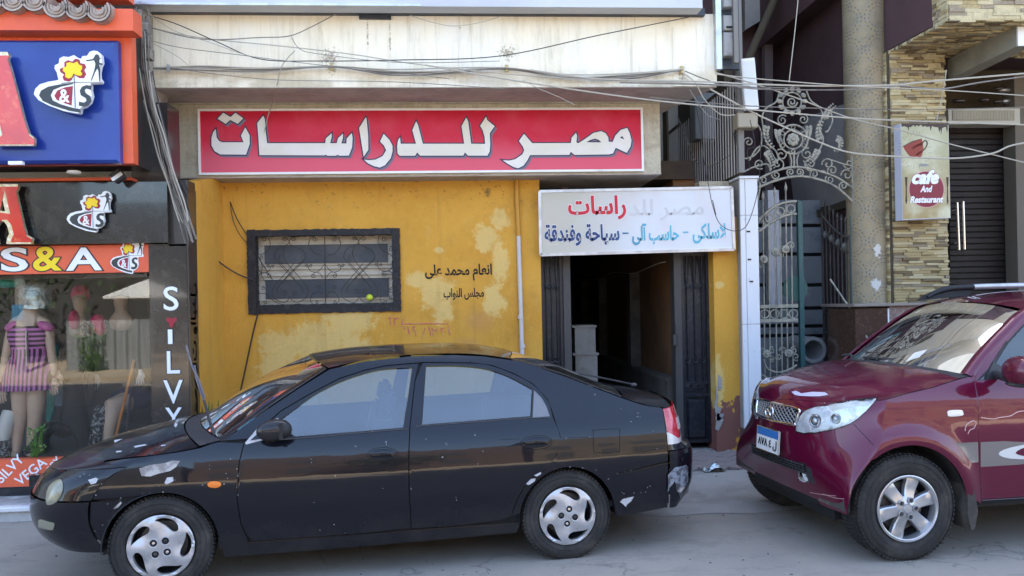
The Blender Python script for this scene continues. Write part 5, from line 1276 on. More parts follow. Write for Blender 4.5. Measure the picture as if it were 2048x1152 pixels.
seamline('wing_bumper_seam', [(1707, 848), (1726, 868), (1747, 890)], 1.1, car=V)
for pts in (([(1620, 985), (1650, 990), (1672, 992)]), ([(1646, 988), (1670, 996), (1688, 998)])): curl('bumper_scuff', pts, mat('pale_scuff', (.45, .25, .27), .5), .002)
V.decal('bonnet_scrape', [(1648, 806), (1650, 805), (1651, 807)], m_chip, .001, 4)
# chip on the bonnet lip
BH = bpy.data.objects['bonnet.001'] if 'bonnet.001' in bpy.data.objects else bpy.data.objects['bonnet']
def on_sheet(ob, car, px, py, lift=.002):
    """where the sight line meets a sheet of the car"""
    o = ob.data; d = car.Ri.to_3x3() @ ray(px, py); org = car.Ri @ C0
    from mathutils.bvhtree import BVHTree
    bv = BVHTree.FromPolygons([v.co for v in o.vertices], [p.vertices for p in o.polygons]); h = bv.ray_cast(org, d.normalized())
    return None if h[0] is None else h[0]+(h[1] if h[1].z > 0 else -h[1])*lift
def sheet_patch(name, ob, car, pts, m, step=5, lift=.0025):
    vs, tris = cdt_fill([(x, -y) for x, y in pts], (), step); P = [on_sheet(ob, car, x, -y, lift) for x, y in vs]
    if any(p is None for p in P): return None
    me = bpy.data.meshes.new(name); me.from_pydata([tuple(p) for p in P], [], [tuple(t) for t in tris]); me.update(); smooth_angle(me, 60); return car.put(name, me, m)
sheet_patch('bonnet_scrape', BH, V, [(1583, 784), (1592, 782), (1603, 787), (1625, 784), (1650, 785), (1657, 790), (1640, 793), (1620, 793), (1600, 792), (1590, 790)], mat('lilac_primer', (.50, .46, .58), .6))
SB = [o for o in S.root.children if o.name.startswith('bonnet')][0]
for pts in ([(361, 858), (372, 850), (378, 853), (374, 860), (364, 861)], [(268, 893), (290, 889), (294, 891), (270, 896)], [(232, 903), (243, 902), (244, 904), (233, 906)], [(374, 862), (390, 866), (391, 868), (375, 865)], [(395, 870), (402, 871), (402, 873), (395, 872)], [(322, 891), (331, 890), (331, 892), (322, 893)], [(350, 847), (356, 848), (352, 856), (348, 852)], [(228, 881), (246, 878), (230, 886)]):
    sheet_patch('bonnet_scrape', SB, S, pts, m_chip, 4)
# dents in wing and door: only their highlights, painted on as pale lines
for pts in ([(1962, 835), (1985, 838), (2000, 835), (2020, 832), (2035, 824), (2048, 822)], [(1930, 862), (1933, 850), (1945, 842), (1952, 845), (1948, 856), (1940, 860), (1936, 868)]): curl('dent_glint', pts, mat('dent_highlight', (.62, .38, .36), .3), .0028)
# mirror, rails, wipers
m1 = link('door_mirror', MB().ell((0, 0, 0), (.085, .13, .095), 20, 14).mesh('door_mirror', 60), V.root, m_maroon); dv = V.Ri.to_3x3() @ ray(2042, 742); ov = V.Ri @ C0; m1.location = ov+dv*((-.98-ov.y)/dv.y)
MB().ell((0, .02, -.085), (.06, .09, .02), 14, 8).build('mirror_foot', m_plastic, m1, 60)
MB().prism([(.60, -.735, 1.12), (.86, -.725, 1.14), (.70, -.70, 1.24)], (0, -.02, 0)).build('mirror_sail', m_plastic, V.root); MB().tube([(.70, -.73, 1.16), tuple(Vector(m1.location)+Vector((-.03, .08, -.05)))], .028, 10).build('mirror_arm', m_plastic, V.root, 50)
for sg in (-1, 1):
    rp_ = catmull([(1.18, sg*.57, 1.668), (1.30, sg*.575, 1.72), (1.5, sg*.58, 1.745), (2.2, sg*.58, 1.75), (2.9, sg*.57, 1.72), (3.0, sg*.565, 1.66)], 5)
    MB().tube([p for p in rp_ if p[0] > 1.60], .024, 8).build('roof_rail', m_silver, V.root, 50); MB().tube([p for p in rp_ if p[0] <= 1.62], [.012+.013*min(1, i/6) for i in range(len([p for p in rp_ if p[0] <= 1.62]))], 8).build('rail_end', m_rubber, V.root, 50)
    V.put('rail_foot', MB().prism([(1.10, sg*.57, 1.64), (1.58, sg*.58, 1.68), (1.60, sg*.58, 1.755), (1.30, sg*.58, 1.735), (1.18, sg*.575, 1.69)], (0, .035*sg, 0)).mesh('rail_foot'), m_rubber)
car_tube('wiper', [(.36, .20, 1.218), (.40, -.10, 1.222), (.47, -.35, 1.222), (.50, -.52, 1.205)], .010, m_plastic, V); car_tube('wiper', [(.33, .3, 1.22), (.42, .48, 1.222), (.46, .66, 1.205)], .010, m_plastic, V)
car_tube('wiper', [(.35, .02, 1.21), (.44, .15, 1.25), (.46, .36, 1.255)], .006, m_plastic, V)
sp = [0]*6
whv = make_wheel(.340, .225, .212, V.root, 'alloy', dict(spokes=[73, 132, 193, 249, 316, 17], nuts=[68, 142, 214, 286, 358]))
place_wheels(V, whv, [(0, -.80, .335, 0), (2.58, -.80, .335, 0), (0, .80, .335, math.pi), (2.58, .80, .335, math.pi)])
# ------------------------------------------------------------------ clothes shop at the left
m_blueplex = mat('blue_glossy_plastic', (.014, .035, .23), .25, coat=.3, spec=.25, var=[(1.2, (.02, .055, .29), .4, .7), (5, (.05, .09, .3), .6, .8)])
m_orangepl = mat('orange_cladding', (.72, .12, .045), .5, var=[(2, (.62, .10, .05), .4, .7)])
m_blackgloss = mat('black_polished_cladding', (.012, .012, .013), .16, coat=.5, var=[(2.2, (.06, .055, .05), .5, .72, (1, 1, .6)), (9, (.03, .03, .03), .5, .7)])
m_bronze = mat('bronze_dark_panel', (.045, .036, .032), .3, coat=.3, var=[(2, (.03, .025, .022), .4, .7)])
m_redplex = mat('red_letter_plastic', (.62, .035, .02), .2, coat=.6, var=[(3, (.50, .02, .02), .4, .7), (9, (.7, .12, .05), .55, .7)])
m_gold = mat('gold_edge', (.55, .47, .28), .35, .5, var=[(30, (.7, .66, .55), .5, .6)])
m_letterwhite = mat('white_letter', (.78, .80, .82), .4)
m_shadowletter = mat('dark_letter_edge', (.02, .02, .025), .5)
m_yellow = mat('yellow_print', (.85, .62, .01), .4); m_claret = mat('claret_print', (.30, .012, .03), .4)
m_darkprint = mat('charcoal_print', (.03, .035, .035), .35)
m_tileplastic = mat('milky_ridge_tile', (.36, .29, .24), .35, var=[(8, (.24, .19, .15), .45, .7)])
m_plasterold = mat('old_grey_plaster', (.34, .32, .28), .9, var=[(3, (.2, .18, .16), .4, .7), (12, (.42, .4, .36), .5, .7)], bump=(40, .5))
shop = empty('clothes_shop', (0, 0, 0), label='clothes shop front with black cladding and orange strips at the left edge', cat='shop')
pxbox('orange_surround', m_orangepl, shop, -330, 20, 264, 329, 6.68, .10)
pxbox('sign_backing', m_bronze, shop, -330, 22, 258, 327, 6.78, .44)
pxbox('orange_eave', m_orangepl, shop, -330, 16, 266, 60, 6.5, .18)
pxbox('plaster_pier', m_plasterold, shop, 262, -60, 300, 205, 7.25, .4)
pxbox('dark_panel', m_bronze, shop, 262, 205, 336, 362, 7.22, .3)
pxbox('black_fascia', m_blackgloss, shop, -330, 366, 335, 490, 7.05, .3)
pxbox('black_fascia', m_bronze, shop, 336, 360, 376, 492, 7.12, .2)
pxbox('bronze_strip', m_orangepl, shop, -330, 357, 262, 363, 7.08, .3)
sp_ = pxbox('stone_pier', m_blackgloss, shop, 302, 488, 378, 1010, 7.12, .25)
q = rect(378, 375, 380, 1010, 7.13); MB().box(q[0], q[0]+.012, 7.125, 7.36, .0, q[3]).build('pier_side', m_bronze, shop)
shop_r = q[0]
# yellow side wall between the shop front and the back wall
MB().prism([(shop_r-.12, 7.37, 0), (shop_r-.12, 8.25, 0), (shop_r-.12, 8.25, zb-.014), (shop_r-.12, 7.89, zb-.014), (shop_r-.12, 7.37, atY(390, 362, 7.37).z)], (.126, 0, 0)).build('return_wall', m_ochre, shop)
# yellow letters up the side of the pier
me = textmesh(arabic('للمحجبات والبدل'), .02); bq = meshbox(me)
zA, zB = atX(384, 852, shop_r+.02).z, atX(384, 566, shop_r+.02).z
RM = Matrix(((0, 0, 0, shop_r+.014), (0, 0, 0, 0), (0, 0, 0, 0), (0, 0, 0, 1)))
xs_ = [v.co.x for v in me.vertices]
for v in me.vertices:
    tx_ = (v.co.x-bq[0])/(bq[1]-bq[0]); ty_ = (v.co.y-bq[2])/(bq[3]-bq[2])
    v.co = Vector((shop_r+.014, 7.16+(1-ty_)*.17, zA+(1-tx_)*(zB-zA)))
link('side_lettering', me, shop, mat('dull_gold_print', (.60, .48, .18), .5))
# glazing
gx0, gx1 = -6.6, rect(301, 560, 303, 900, 7.28)[0]
gz0, gz1 = atY(100, 917, 7.28).z, atY(100, 556, 7.28).z
m_shopglass = glass_mat('shop_glass', (.95, .97, .96), 1.42, .0, .0)
MB().box(gx0, gx1, 7.28, 7.288, gz0, gz1).build('shop_window', m_shopglass, shop)
MB().box(gx0, gx1, 7.26, 7.32, gz0-.03, gz0+.006).build('window_rail', m_blackgloss, shop); MB().box(gx0, gx1, 7.24, 7.30, gz1-.005, gz1+.03).build('window_rail', m_blackgloss, shop)
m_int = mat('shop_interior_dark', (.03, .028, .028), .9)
MB().box(gx0, gx1, 7.30, 9.6, gz0-.12, gz0-.035).build('display_floor', mat('display_floor_grey', (.16, .15, .14), .6), shop)
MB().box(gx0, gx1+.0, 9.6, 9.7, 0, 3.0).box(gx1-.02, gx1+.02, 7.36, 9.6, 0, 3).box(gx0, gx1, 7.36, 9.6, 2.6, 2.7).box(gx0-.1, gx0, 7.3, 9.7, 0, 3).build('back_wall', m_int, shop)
pxbox('banner_board', m_orangepl, shop, -330, 493, 300, 549, 7.13, .1)
pxbox('base_strip', m_orangepl, shop, -330, 921, 300, 975, 7.20, .12)
pxbox('base_black', m_blackgloss, shop, -330, 974, 300, 1030, 7.21, .12)
stp = MB().cbox(-7.5, -2.52, 6.74, 7.36, -.02, .105, .012).build('step', mat('pale_marble_step', (.42, .43, .43), .6, var=[(2, (.24, .24, .23), .45, .65), (9, (.50, .50, .50), .5, .7)], bump=(30, .3)), shop)
MB().cbox(-7.5, -2.5, 6.70, 6.78, .085, .125, .008).build('step_edge', m_marble, shop)
# lettering on the shop
b = shop
text_px('S&A'[0], 'banner_letter', m_letterwhite, b, 7.128, 2, 495, 56, 543, .02, outline=(m_shadowletter, .03))
text_px('&', 'banner_letter', m_yellow, b, 7.128, 66, 493, 124, 542, .02, outline=(m_shadowletter, .03))
text_px('A', 'banner_letter', m_letterwhite, b, 7.128, 132, 495, 204, 541, .02, outline=(m_shadowletter, .03))
yy = 492
for ch, y0, y1, xa, xb in (('S', 573, 621, 327, 357), ('I', 659, 688, 336, 345), ('L', 702, 747, 334, 360), ('V', 760, 807, 327, 366), ('Y', 815, 858, 331, 364)):
    text_px(ch, 'pier_letter', m_letterwhite, shop, 7.117, xa, y0, xb, y1, .008, outline=(m_shadowletter, .02))
cl_ = [(343+9*math.cos(a)*(1+.35*math.cos(3*a+1.5)), 643+9*math.sin(a)*(1+.35*math.cos(3*a+1.5))) for a in [2*math.pi*i/30 for i in range(30)]]
flat_px('pier_clover', m_claret, shop, 7.117, [cl_]); 
def slant_text(txt, m, x, y, hgt, ang, Y=7.197):
    me = textmesh(txt, .012); bq = meshbox(me); p = atY(x, y, Y); k = hgt/.72
    MT = Matrix.Translation((p.x, 0, p.z)) @ Matrix.Rotation(-math.radians(ang), 4, 'Y') @ Matrix.Scale(k, 4)
    place_flat(me, 'strip_word', m, shop, 0, depth=.003); me.transform(MT); me.transform(Matrix.Translation((0, Y, 0)))
slant_text('SILVY', m_letterwhite, 2, 968, .085, 45); slant_text('VEGA', m_letterwhite, 40, 972, .085, 38); slant_text('BOBBY', m_letterwhite, 86, 968, .06, 52); slant_text('ITALI', m_letterwhite, 108, 966, .035, 52); slant_text('SILVY', m_letterwhite, 128, 968, .075, 45)
pxbox('black_box', m_blackgloss, shop, 58, 950, 104, 973, 7.1, .09)
# emblem: oval C&S with clover and dancer
EM = dict(white=[[(170, 172), (182, 178), (205, 178), (222, 166), (238, 152), (240, 146), (205, 140), (204, 146), (195, 144)]],)
ek = lambda pts: [(60+x*.13025, 90+y*.13025) for x, y in pts]
E_OUT = ek([(110, 780), (130, 700), (200, 630), (330, 590), (460, 570), (485, 560), (460, 450), (425, 390), (430, 340), (490, 310), (500, 235), (560, 205), (640, 215), (720, 185), (790, 230), (830, 240), (850, 200), (920, 195), (960, 135), (1020, 115), (1080, 125), (1130, 170), (1145, 290), (1115, 350), (1100, 440), (1105, 520), (1140, 570), (1130, 605), (975, 610), (970, 700), (990, 800), (960, 900), (880, 970), (820, 985), (810, 1060), (780, 1075), (560, 1035), (330, 950), (180, 870)])
E_C = ek([(140, 775), (170, 700), (280, 640), (460, 605), (660, 585), (660, 600), (480, 640), (360, 690), (320, 770), (350, 850), (470, 910), (660, 965), (780, 985), (775, 1040), (600, 1010), (350, 930), (200, 860)])
E_RED = ek([(660, 630), (640, 930), (520, 890), (410, 840), (375, 780), (420, 700), (540, 650)])
E_CL = ek([(600, 565), (520, 545), (500, 490), (525, 455), (470, 420), (455, 370), (530, 335), (530, 260), (590, 232), (650, 255), (700, 210), (760, 225), (775, 280), (840, 290), (865, 340), (835, 390), (865, 450), (830, 510), (760, 510), (680, 460), (640, 540)])
E_YL = ek([(590, 515), (540, 490), (545, 430), (505, 395), (510, 350), (560, 330), (560, 280), (610, 265), (670, 280), (730, 255), (750, 300), (800, 320), (800, 370), (775, 400), (805, 445), (780, 475), (720, 465), (670, 440), (640, 500)])
E_S = ek([(945, 625), (940, 690), (860, 670), (840, 700), (860, 740), (930, 790), (945, 860), (900, 930), (820, 950), (750, 930), (755, 870), (830, 885), (870, 860), (860, 820), (780, 770), (765, 700), (800, 640), (870, 615)])
E_MAN = ek([(1030, 140), (1060, 160), (1070, 200), (1100, 210), (1065, 225), (1065, 270), (1120, 290), (1110, 310), (1060, 300), (1080, 380), (1080, 560), (1065, 560), (1050, 400), (1035, 360), (1000, 420), (945, 550), (935, 545), (985, 400), (1000, 330), (1005, 290), (985, 235), (870, 250), (855, 235), (965, 215), (985, 190), (1000, 155)])
E_BAR = ek([(480, 595), (700, 578), (1090, 575), (1090, 568), (700, 568), (480, 582)])
E_STEM = ek([(672, 440), (680, 440), (700, 960), (690, 960)])
def emblem(name, parent, Y, T, depth):
    o = flat_px(name, m_letterwhite, parent, Y, [T(E_OUT)], 0, depth)
    for nm, m, P, f in (('emblem_crescent', m_darkprint, E_C, 1), ('emblem_wedge', m_claret, E_RED, 1), ('emblem_clover', m_claret, E_CL, 1), ('emblem_letter', m_darkprint, E_S, 1), ('emblem_dancer', m_darkprint, E_MAN, 1), ('emblem_bar', m_darkprint, E_BAR, 1)):
        flat_px(nm, m, o, Y-depth, [T(P)], 0, .002)
    flat_px('emblem_flower', m_yellow, o, Y-depth-.002, [T(E_YL)], 0, .002); flat_px('emblem_stem', m_darkprint, o, Y-depth-.0035, [T(E_STEM)], 0, .002)
    a, b_ = T(ek([(450, 680)]))[0], T(ek([(610, 885)]))[0]
    text_px('&', 'emblem_ampersand', m_letterwhite, o, Y-depth-.002, a[0], a[1], b_[0], b_[1], .02, .002)
    return o
# blue sign
bs = empty('blue_sign', (0, 0, 0), label='large glossy blue sign box with a red letter and round emblem', cat='sign')
x0, x1, z0, z1 = rect(-330, 79, 236, 327, 6.6)
MB().cbox(x0, x1, 6.6, 6.70, z0, z1, .022).build('sign_box', m_blueplex, bs)
emblem('emblem', bs, 6.545, lambda P: P, .05)
def letterA(Y, pts, nm, parent, lab):
    o = flat_px(nm, m_gold, parent, Y, pts, .006, .04); flat_px('letter_face', m_redplex, o, Y-.0402, pts, -.010, .003); o['label'] = lab; return o
q1 = lambda pts: [(x*.434, y*.434) for x, y in pts]
def fullA(R, ax): return q1(R+[(2*ax-x, y) for x, y in R[::-1]])
bigA = [fullA([(45, 250), (50, 262), (42, 275), (62, 340), (120, 560), (140, 620), (165, 640), (165, 672), (-20, 672), (-20, 640), (5, 620), (-10, 560)], -45), q1([(-75, 490), (-45, 350), (-15, 490)])]
letterA(6.55, bigA, 'letter', bs, 'red letter A with gold edge')
pxbox('letter', m_letterwhite, bs, 16, 322, 44, 329, 6.56, .04)
# black fascia letters
letterA(7.0, [fullA([(90, 855), (90, 870), (80, 885), (115, 1040), (128, 1085), (155, 1100), (152, 1122), (45, 1122), (48, 1100), (58, 1080), (48, 1040), (30, 1018)], 22), q1([(5, 975), (22, 900), (40, 980)])], 'fascia_letter', shop, 'red letter A on the black fascia')
emblem('emblem', shop, 7.02, lambda P: [(137+(x-75)*.655, 383+(y-105)*.66) for x, y in P], .03)
o_ = emblem('banner_emblem', shop, 7.128, lambda P: [(221+(x-75)*.50, 478+(y-105)*.56) for x, y in P], .003)
# soffit spot lamp and junk box under the blue sign
MB().lathe([(0, 0), (.05, 0), (.055, .012), (.05, .02)], 16, Matrix.Translation((atY(148, 343, 6.8).x, 6.8, atY(148, 336, 6.66).z)) @ Matrix.Rotation(math.pi, 4, 'X')).build('downlight', m_white, shop, 50)
pj = atY(237, 352, 6.95)
fl = empty('floodlight', (0, 0, 0), label='small black floodlight clamped under the corner of the blue sign', cat='lamp')
MB().cbox(-.045, .045, -.05, .02, -.05, .04, .01, Matrix.Translation(pj) @ Matrix.Rotation(-.6, 4, 'Y')).build('housing', m_plastic, fl); MB().box(-.05, .05, -.055, -.05, -.03, .0, Matrix.Translation(pj) @ Matrix.Rotation(-.6, 4, 'Y')).build('lens', m_alum, fl)
# ridge tiles over the eave
tr_ = empty('tiled_awning', (0, 0, 0), label='row of milky rounded ridge tiles along the orange eave, top left', cat='awning')
MB().box(-6, rect(228, 0, 230, 20, 6.5)[0], 6.55, 6.9, atY(150, -18, 6.6).z, atY(150, -60, 6.6).z).build('tile_support', m_orangepl, tr_)
for k in range(9):
    px_ = -62+43*k; c = atY(px_, -4+k*4.2*(k > 3)*.9 if k > 3 else -2, 6.42)
    if k > 6: continue
    mb = MB(); an_ = [math.radians(a) for a in range(160, 400, 14)]
    for yy0, yy1 in ((6.42, 6.66),):
        rows = []
        for r_, y_ in ((.085, yy0+.02), (.092, yy0), (.078, yy0), (.074, yy1)):
            rows.append([(c.x+r_*math.cos(a), y_, c.z+r_*math.sin(a)) for a in an_])
        mb.grid(rows); mb.grid([[(c.x+.096*math.cos(a), yy0+.012, c.z+.096*math.sin(a)) for a in an_], [(c.x+.096*math.cos(a), yy1, c.z+.096*math.sin(a)) for a in an_]])
        for r_ in (.06, .035): mb.tube([(c.x+r_*math.cos(a), yy0+.01, c.z+r_*math.sin(a)) for a in an_], .006, 5)
        mb.grid([[(c.x+r2*math.cos(a), yy0+.02, c.z+r2*math.sin(a)) for a in an_] for r2 in (.09, .001)])
    mb.build('ridge_tile', m_tileplastic, tr_, 50)

# mannequins
m_skin = mat('mannequin_skin', (.55, .38, .28), .4, var=[(5, (.48, .32, .24), .4, .7)]); m_pale = mat('pale_mannequin', (.62, .60, .58), .4)
def skin(name, V_, E_, m, parent, sub=2):
    me = bpy.data.meshes.new(name); me.from_pydata([tuple(v[:3]) for v in V_], E_, []); o = bpy.data.objects.new(name, me); COL.objects.link(o)
    md = o.modifiers.new('s', 'SKIN'); md.use_smooth_shade = True
    for i, v in enumerate(V_):
        sv = me.skin_vertices[0].data[i]; r = v[3]; sv.radius = (r, r*(v[4] if len(v) > 4 else 1)); sv.use_root = (i == 0)
    md2 = o.modifiers.new('u', 'SUBSURF'); md2.levels = sub; md2.render_levels = sub
    m2 = bpy.data.meshes.new_from_object(o.evaluated_get(bpy.context.evaluated_depsgraph_get()))
    bpy.data.objects.remove(o); smooth_angle(m2, 180); return link(name, m2, parent, m)
def J(px, py, Y, r, e=1): p = atY(px, py, Y); return (p.x, p.y, p.z, r, e)
MYy = 7.55
def hand(name, px, py, Y, m, parent, s=1, dirx=0):
    p = atY(px, py, Y); V_ = [(p.x, p.y, p.z+.05*s, .020), (p.x, p.y, p.z, .030, .5)]; E_ = [(0, 1)]
    for k, (dx, ln) in enumerate(((-.026, .07), (-.009, .085), (.009, .08), (.026, .065))):
        a = len(V_); V_ += [(p.x+dx*s, p.y-.004, p.z-.03*s, .010), (p.x+dx*1.2*s, p.y-.016, p.z-(.03+ln*.55)*s, .0085), (p.x+dx*1.25*s, p.y-.008, p.z-(.03+ln)*s, .007)]; E_ += [(1, a), (a, a+1), (a+1, a+2)]
    a = len(V_); V_ += [(p.x+.035*s, p.y-.02, p.z+.005, .011), (p.x+.048*s, p.y-.03, p.z-.035*s, .009)]; E_ += [(1, a), (a, a+1)]
    return skin(name, V_, E_, m, parent, 1)
mn = empty('mannequin', (0, 0, 0), label='mannequin in a purple striped romper with a silver hood, nearest the left edge', cat='mannequin')
Vm = [J(58, 735, MYy, .12, .8), J(58, 695, MYy, .095, .8), J(60, 660, MYy, .12, .75), J(60, 638, MYy, .065), J(60, 618, MYy, .045), J(60, 590, MYy, .08, 1.1), J(60, 565, MYy, .075, 1.1), J(28, 645, MYy, .055), J(16, 690, MYy, .042), J(8, 735, MYy, .035), J(6, 768, MYy-.03, .026),
      J(92, 645, MYy, .055), J(101, 690, MYy, .042), J(106, 730, MYy, .035), J(108, 752, MYy-.03, .026), J(42, 765, MYy, .098), J(40, 838, MYy, .062), J(37, 858, MYy+.02, .06), J(32, 903, MYy, .038), J(28, 914, MYy-.07, .03), J(74, 765, MYy, .098), J(70, 838, MYy, .062), J(67, 858, MYy+.02, .06), J(62, 903, MYy, .038), J(60, 914, MYy-.07, .03)]
Em = [(0, 1), (1, 2), (2, 3), (3, 4), (4, 5), (5, 6), (3, 7), (7, 8), (8, 9), (9, 10), (3, 11), (11, 12), (12, 13), (13, 14), (0, 15), (15, 16), (16, 17), (17, 18), (18, 19), (0, 20), (20, 21), (21, 22), (22, 23), (23, 24)]
skin('body', Vm, Em, m_skin, mn)
hand('hand', 109, 766, MYy-.04, m_skin, mn); hand('hand', 5, 782, MYy-.04, m_skin, mn)
def stripe_x(nt, co, c, b):
    sep = nn(nt, 'ShaderNodeSeparateXYZ'); lk(nt, co, sep.inputs[0]); zc_ = atY(58, 697, MYy).z; xc_ = atY(60, 697, MYy).x
    v = mth(nt, 'SINE', mth(nt, 'MULTIPLY', mth(nt, 'SUBTRACT', sep.outputs[0], xc_), 175)); h = mth(nt, 'SINE', mth(nt, 'MULTIPLY', sep.outputs[2], 150))
    s = mixc(nt, mth(nt, 'GREATER_THAN', sep.outputs[2], zc_), v, h) ; r = mth(nt, 'GREATER_THAN', s, .0)
    return mixc(nt, r, (.52, .16, .42), (.035, .006, .035))
m_romper = mat('purple_striped_cloth', (.4, .1, .3), .8, extra=stripe_x)
rows = []
for (py, hw, dp) in ((652, 34, .10), (662, 36, .12), (675, 36, .135), (690, 31, .12), (700, 29, .105), (712, 31, .11), (730, 37, .13), (750, 42, .15), (770, 46, .16), (779, 47, .165)):
    p = atY(58, py, MYy); r_ = hw/1600*8.0
    rows.append([(p.x+r_*math.cos(a)*(1+.03*math.sin(9*a)*(py > 735)), p.y+dp*math.sin(a)*(1+.04*math.sin(9*a)*(py > 735)), p.z) for a in [2*math.pi*i/48 for i in range(49)]])
MB().grid(rows[::-1]).build('romper', m_romper, mn, 80)
m_pink = mat('pink_cloth', (.62, .16, .38), .7, var=[(6, (.5, .1, .3), .4, .7)]); m_hotpink = mat('hot_pink_cloth', (.75, .03, .16), .7)
for s_, x in ((-1, 27), (1, 92)): MB().ell(tuple(atY(x, 652, MYy-.02)), (.075, .08, .042), 16, 10, Matrix.Rotation(s_*.5, 4, 'Y')).build('sleeve', m_pink, mn, 60)
MB().box(atY(57, 1, MYy).x-.003, atY(57, 1, MYy).x+.003, MYy-.158, MYy-.12, atY(58, 730, MYy).z, atY(58, 660, MYy).z).build('zip', m_alum, mn)
hd = MB(); rh = random.Random(2); hp = atY(66, 580, MYy)
rows = []
for i in range(12):
    t = i/11; r_ = .05+.10*math.sin(min(1, t*1.25)*math.pi*.62)
    rows.append([(hp.x+.02+r_*math.cos(a)*(1+rh.uniform(-.08, .08)), hp.y+.03+r_*math.sin(a)*(1+rh.uniform(-.08, .08)), hp.z+.17-.34*t+rh.uniform(-.006, .006)) for a in [2*math.pi*j/26 for j in range(26)]]); rows[-1].append(rows[-1][0])
hd.grid(rows, flip=False).build('hood', mat('crumpled_silver_foil', (.55, .58, .56), .25, .8, var=[(9, (.35, .40, .38), .45, .7)], bump=(20, .8)), mn, 35)
# green folded parcel above
m_teal = mat('teal_cloth', (.03, .36, .30), .7, var=[(4, (.05, .5, .42), .4, .7)]); 
pt = MB(); c = atY(20, 566, 7.7); pt.ell(tuple(c), (.26, .12, .045), 20, 10); pt.tube([tuple(c+Vector((-.25+.05*i, -.122+.02*(i % 2), -.02+.03*((i+1) % 2)))) for i in range(11)], .005, 5); o = pt.build('hanging_bundle', m_teal, None, 60); tag(o, 'green wrapped bundle hanging above the striped mannequin', 'bundle')
# second mannequin: black garment
m2_ = empty('mannequin', (0, 0, 0), label='mannequin in a loose black garment right of the striped one', cat='mannequin'); Y2 = 7.8
V2 = [J(150, 820, Y2, .13, .8), J(148, 770, Y2, .11, .8), J(148, 728, Y2, .13, .7), J(140, 700, Y2, .05), J(141, 678, Y2, .045), J(120, 728, Y2, .05), J(115, 752, Y2-.05, .035), J(116, 768, Y2-.08, .026), J(178, 730, Y2, .05), J(182, 775, Y2, .04), J(180, 815, Y2, .03), J(128, 868, Y2-.05, .085), J(108, 850, Y2-.25, .07), J(85, 870, Y2-.28, .05), J(52, 908, Y2-.3, .035), J(165, 870, Y2, .08), J(172, 905, Y2, .04)]
skin('body', V2, [(0, 1), (1, 2), (2, 3), (3, 4), (2, 5), (5, 6), (6, 7), (2, 8), (8, 9), (9, 10), (0, 11), (11, 12), (12, 13), (13, 14), (0, 15), (15, 16)], m_black if 0 else mat('black_cloth', (.012, .012, .016), .8), m2_)
hand('hand', 117, 752, Y2-.22, m_skin, m2_, 1.1)
m_lace = mat('black_lace_pattern', (.25, .25, .25), .7, var=[(38, (.01, .01, .01), .45, .50)])
MB().tube([atY(84, 868, 7.66), atY(70, 885, 7.64), atY(48, 908, 7.62)], [.055, .05, .035], 12).build('lace_boot', m_lace, m2_, 60)
MB().tube([atY(108, 852, 7.68), atY(84, 868, 7.66)], [.06, .05], 12).build('grey_stocking', mat('grey_cloth', (.22, .24, .24), .8), m2_, 60)
m3_ = empty('mannequin', (0, 0, 0), label='seated mannequin showing a patterned stocking and a bare leg by the broom', cat='mannequin')
MB().tube([atY(205, 818, 7.8), atY(198, 845, 7.72), atY(190, 880, 7.7), atY(183, 915, 7.7)], [.075, .06, .052, .035], 14).build('patterned_leg', m_lace, m3_, 60)
MB().tube([atY(250, 805, 7.95), atY(228, 812, 7.8), atY(219, 850, 7.76), atY(214, 905, 7.76)], [.10, .09, .065, .04], 14).build('bare_leg', m_skin, m3_, 60)
MB().ell(tuple(atY(262, 800, 8.1)), (.22, .18, .13), 16, 10).build('shorts', mat('navy_cloth', (.02, .025, .06), .8), m3_, 60)
m4_ = empty('mannequin', (0, 0, 0), label='mannequin bust in a hot pink headscarf, behind the display', cat='mannequin'); Y4 = 8.3
skin('bust', [J(160, 660, Y4, .10, .7), J(160, 640, Y4, .04), J(160, 622, Y4, .045), J(160, 602, Y4, .075, 1.1), J(160, 585, Y4, .07, 1.1), J(135, 665, Y4, .06), J(186, 665, Y4, .06)], [(0, 1), (1, 2), (2, 3), (3, 4), (0, 5), (0, 6)], m_skin, m4_)
hp = atY(161, 590, Y4+.03); hb_ = MB().ell(tuple(hp), (.088, .085, .11), 18, 12).build('headscarf', m_hotpink, m4_, 60)
for (x, y, a, b_, c_) in ((148, 640, .05, .06, .10), (195, 640, .07, .06, .06), (200, 655, .06, .06, .08)): MB().ell(tuple(atY(x, y, Y4-.08)), (a, b_, c_), 14, 8).build('scarf_fold', m_hotpink, m4_, 60)
MB().ell(tuple(atY(182, 655, Y4-.05)), (.09, .08, .07), 16, 9).build('patterned_wrap', mat('patterned_wrap', (.45, .42, .42), .8, var=[(24, (.12, .01, .02), .46, .52), (31, (.01, .01, .01), .52, .58)]), m4_, 60)
m5_ = empty('mannequin', (0, 0, 0), label='mannequin head with brown hair at the back of the window', cat='mannequin')
skin('bust', [J(243, 645, Y4, .12, .7), J(242, 625, Y4, .04), J(242, 606, Y4, .07, 1.1), J(242, 590, Y4, .065, 1.1), J(215, 650, Y4, .07), J(270, 650, Y4, .07)], [(0, 1), (1, 2), (2, 3), (0, 4), (0, 5)], m_skin, m5_)
MB().ell(tuple(atY(241, 590, Y4+.05)), (.10, .09, .12), 16, 10).build('hair', mat('brown_hair', (.04, .02, .012), .6), m5_, 60)
m6_ = empty('mannequin', (0, 0, 0), label='pale mannequin leg in a dark lace boot at the very left edge', cat='mannequin')
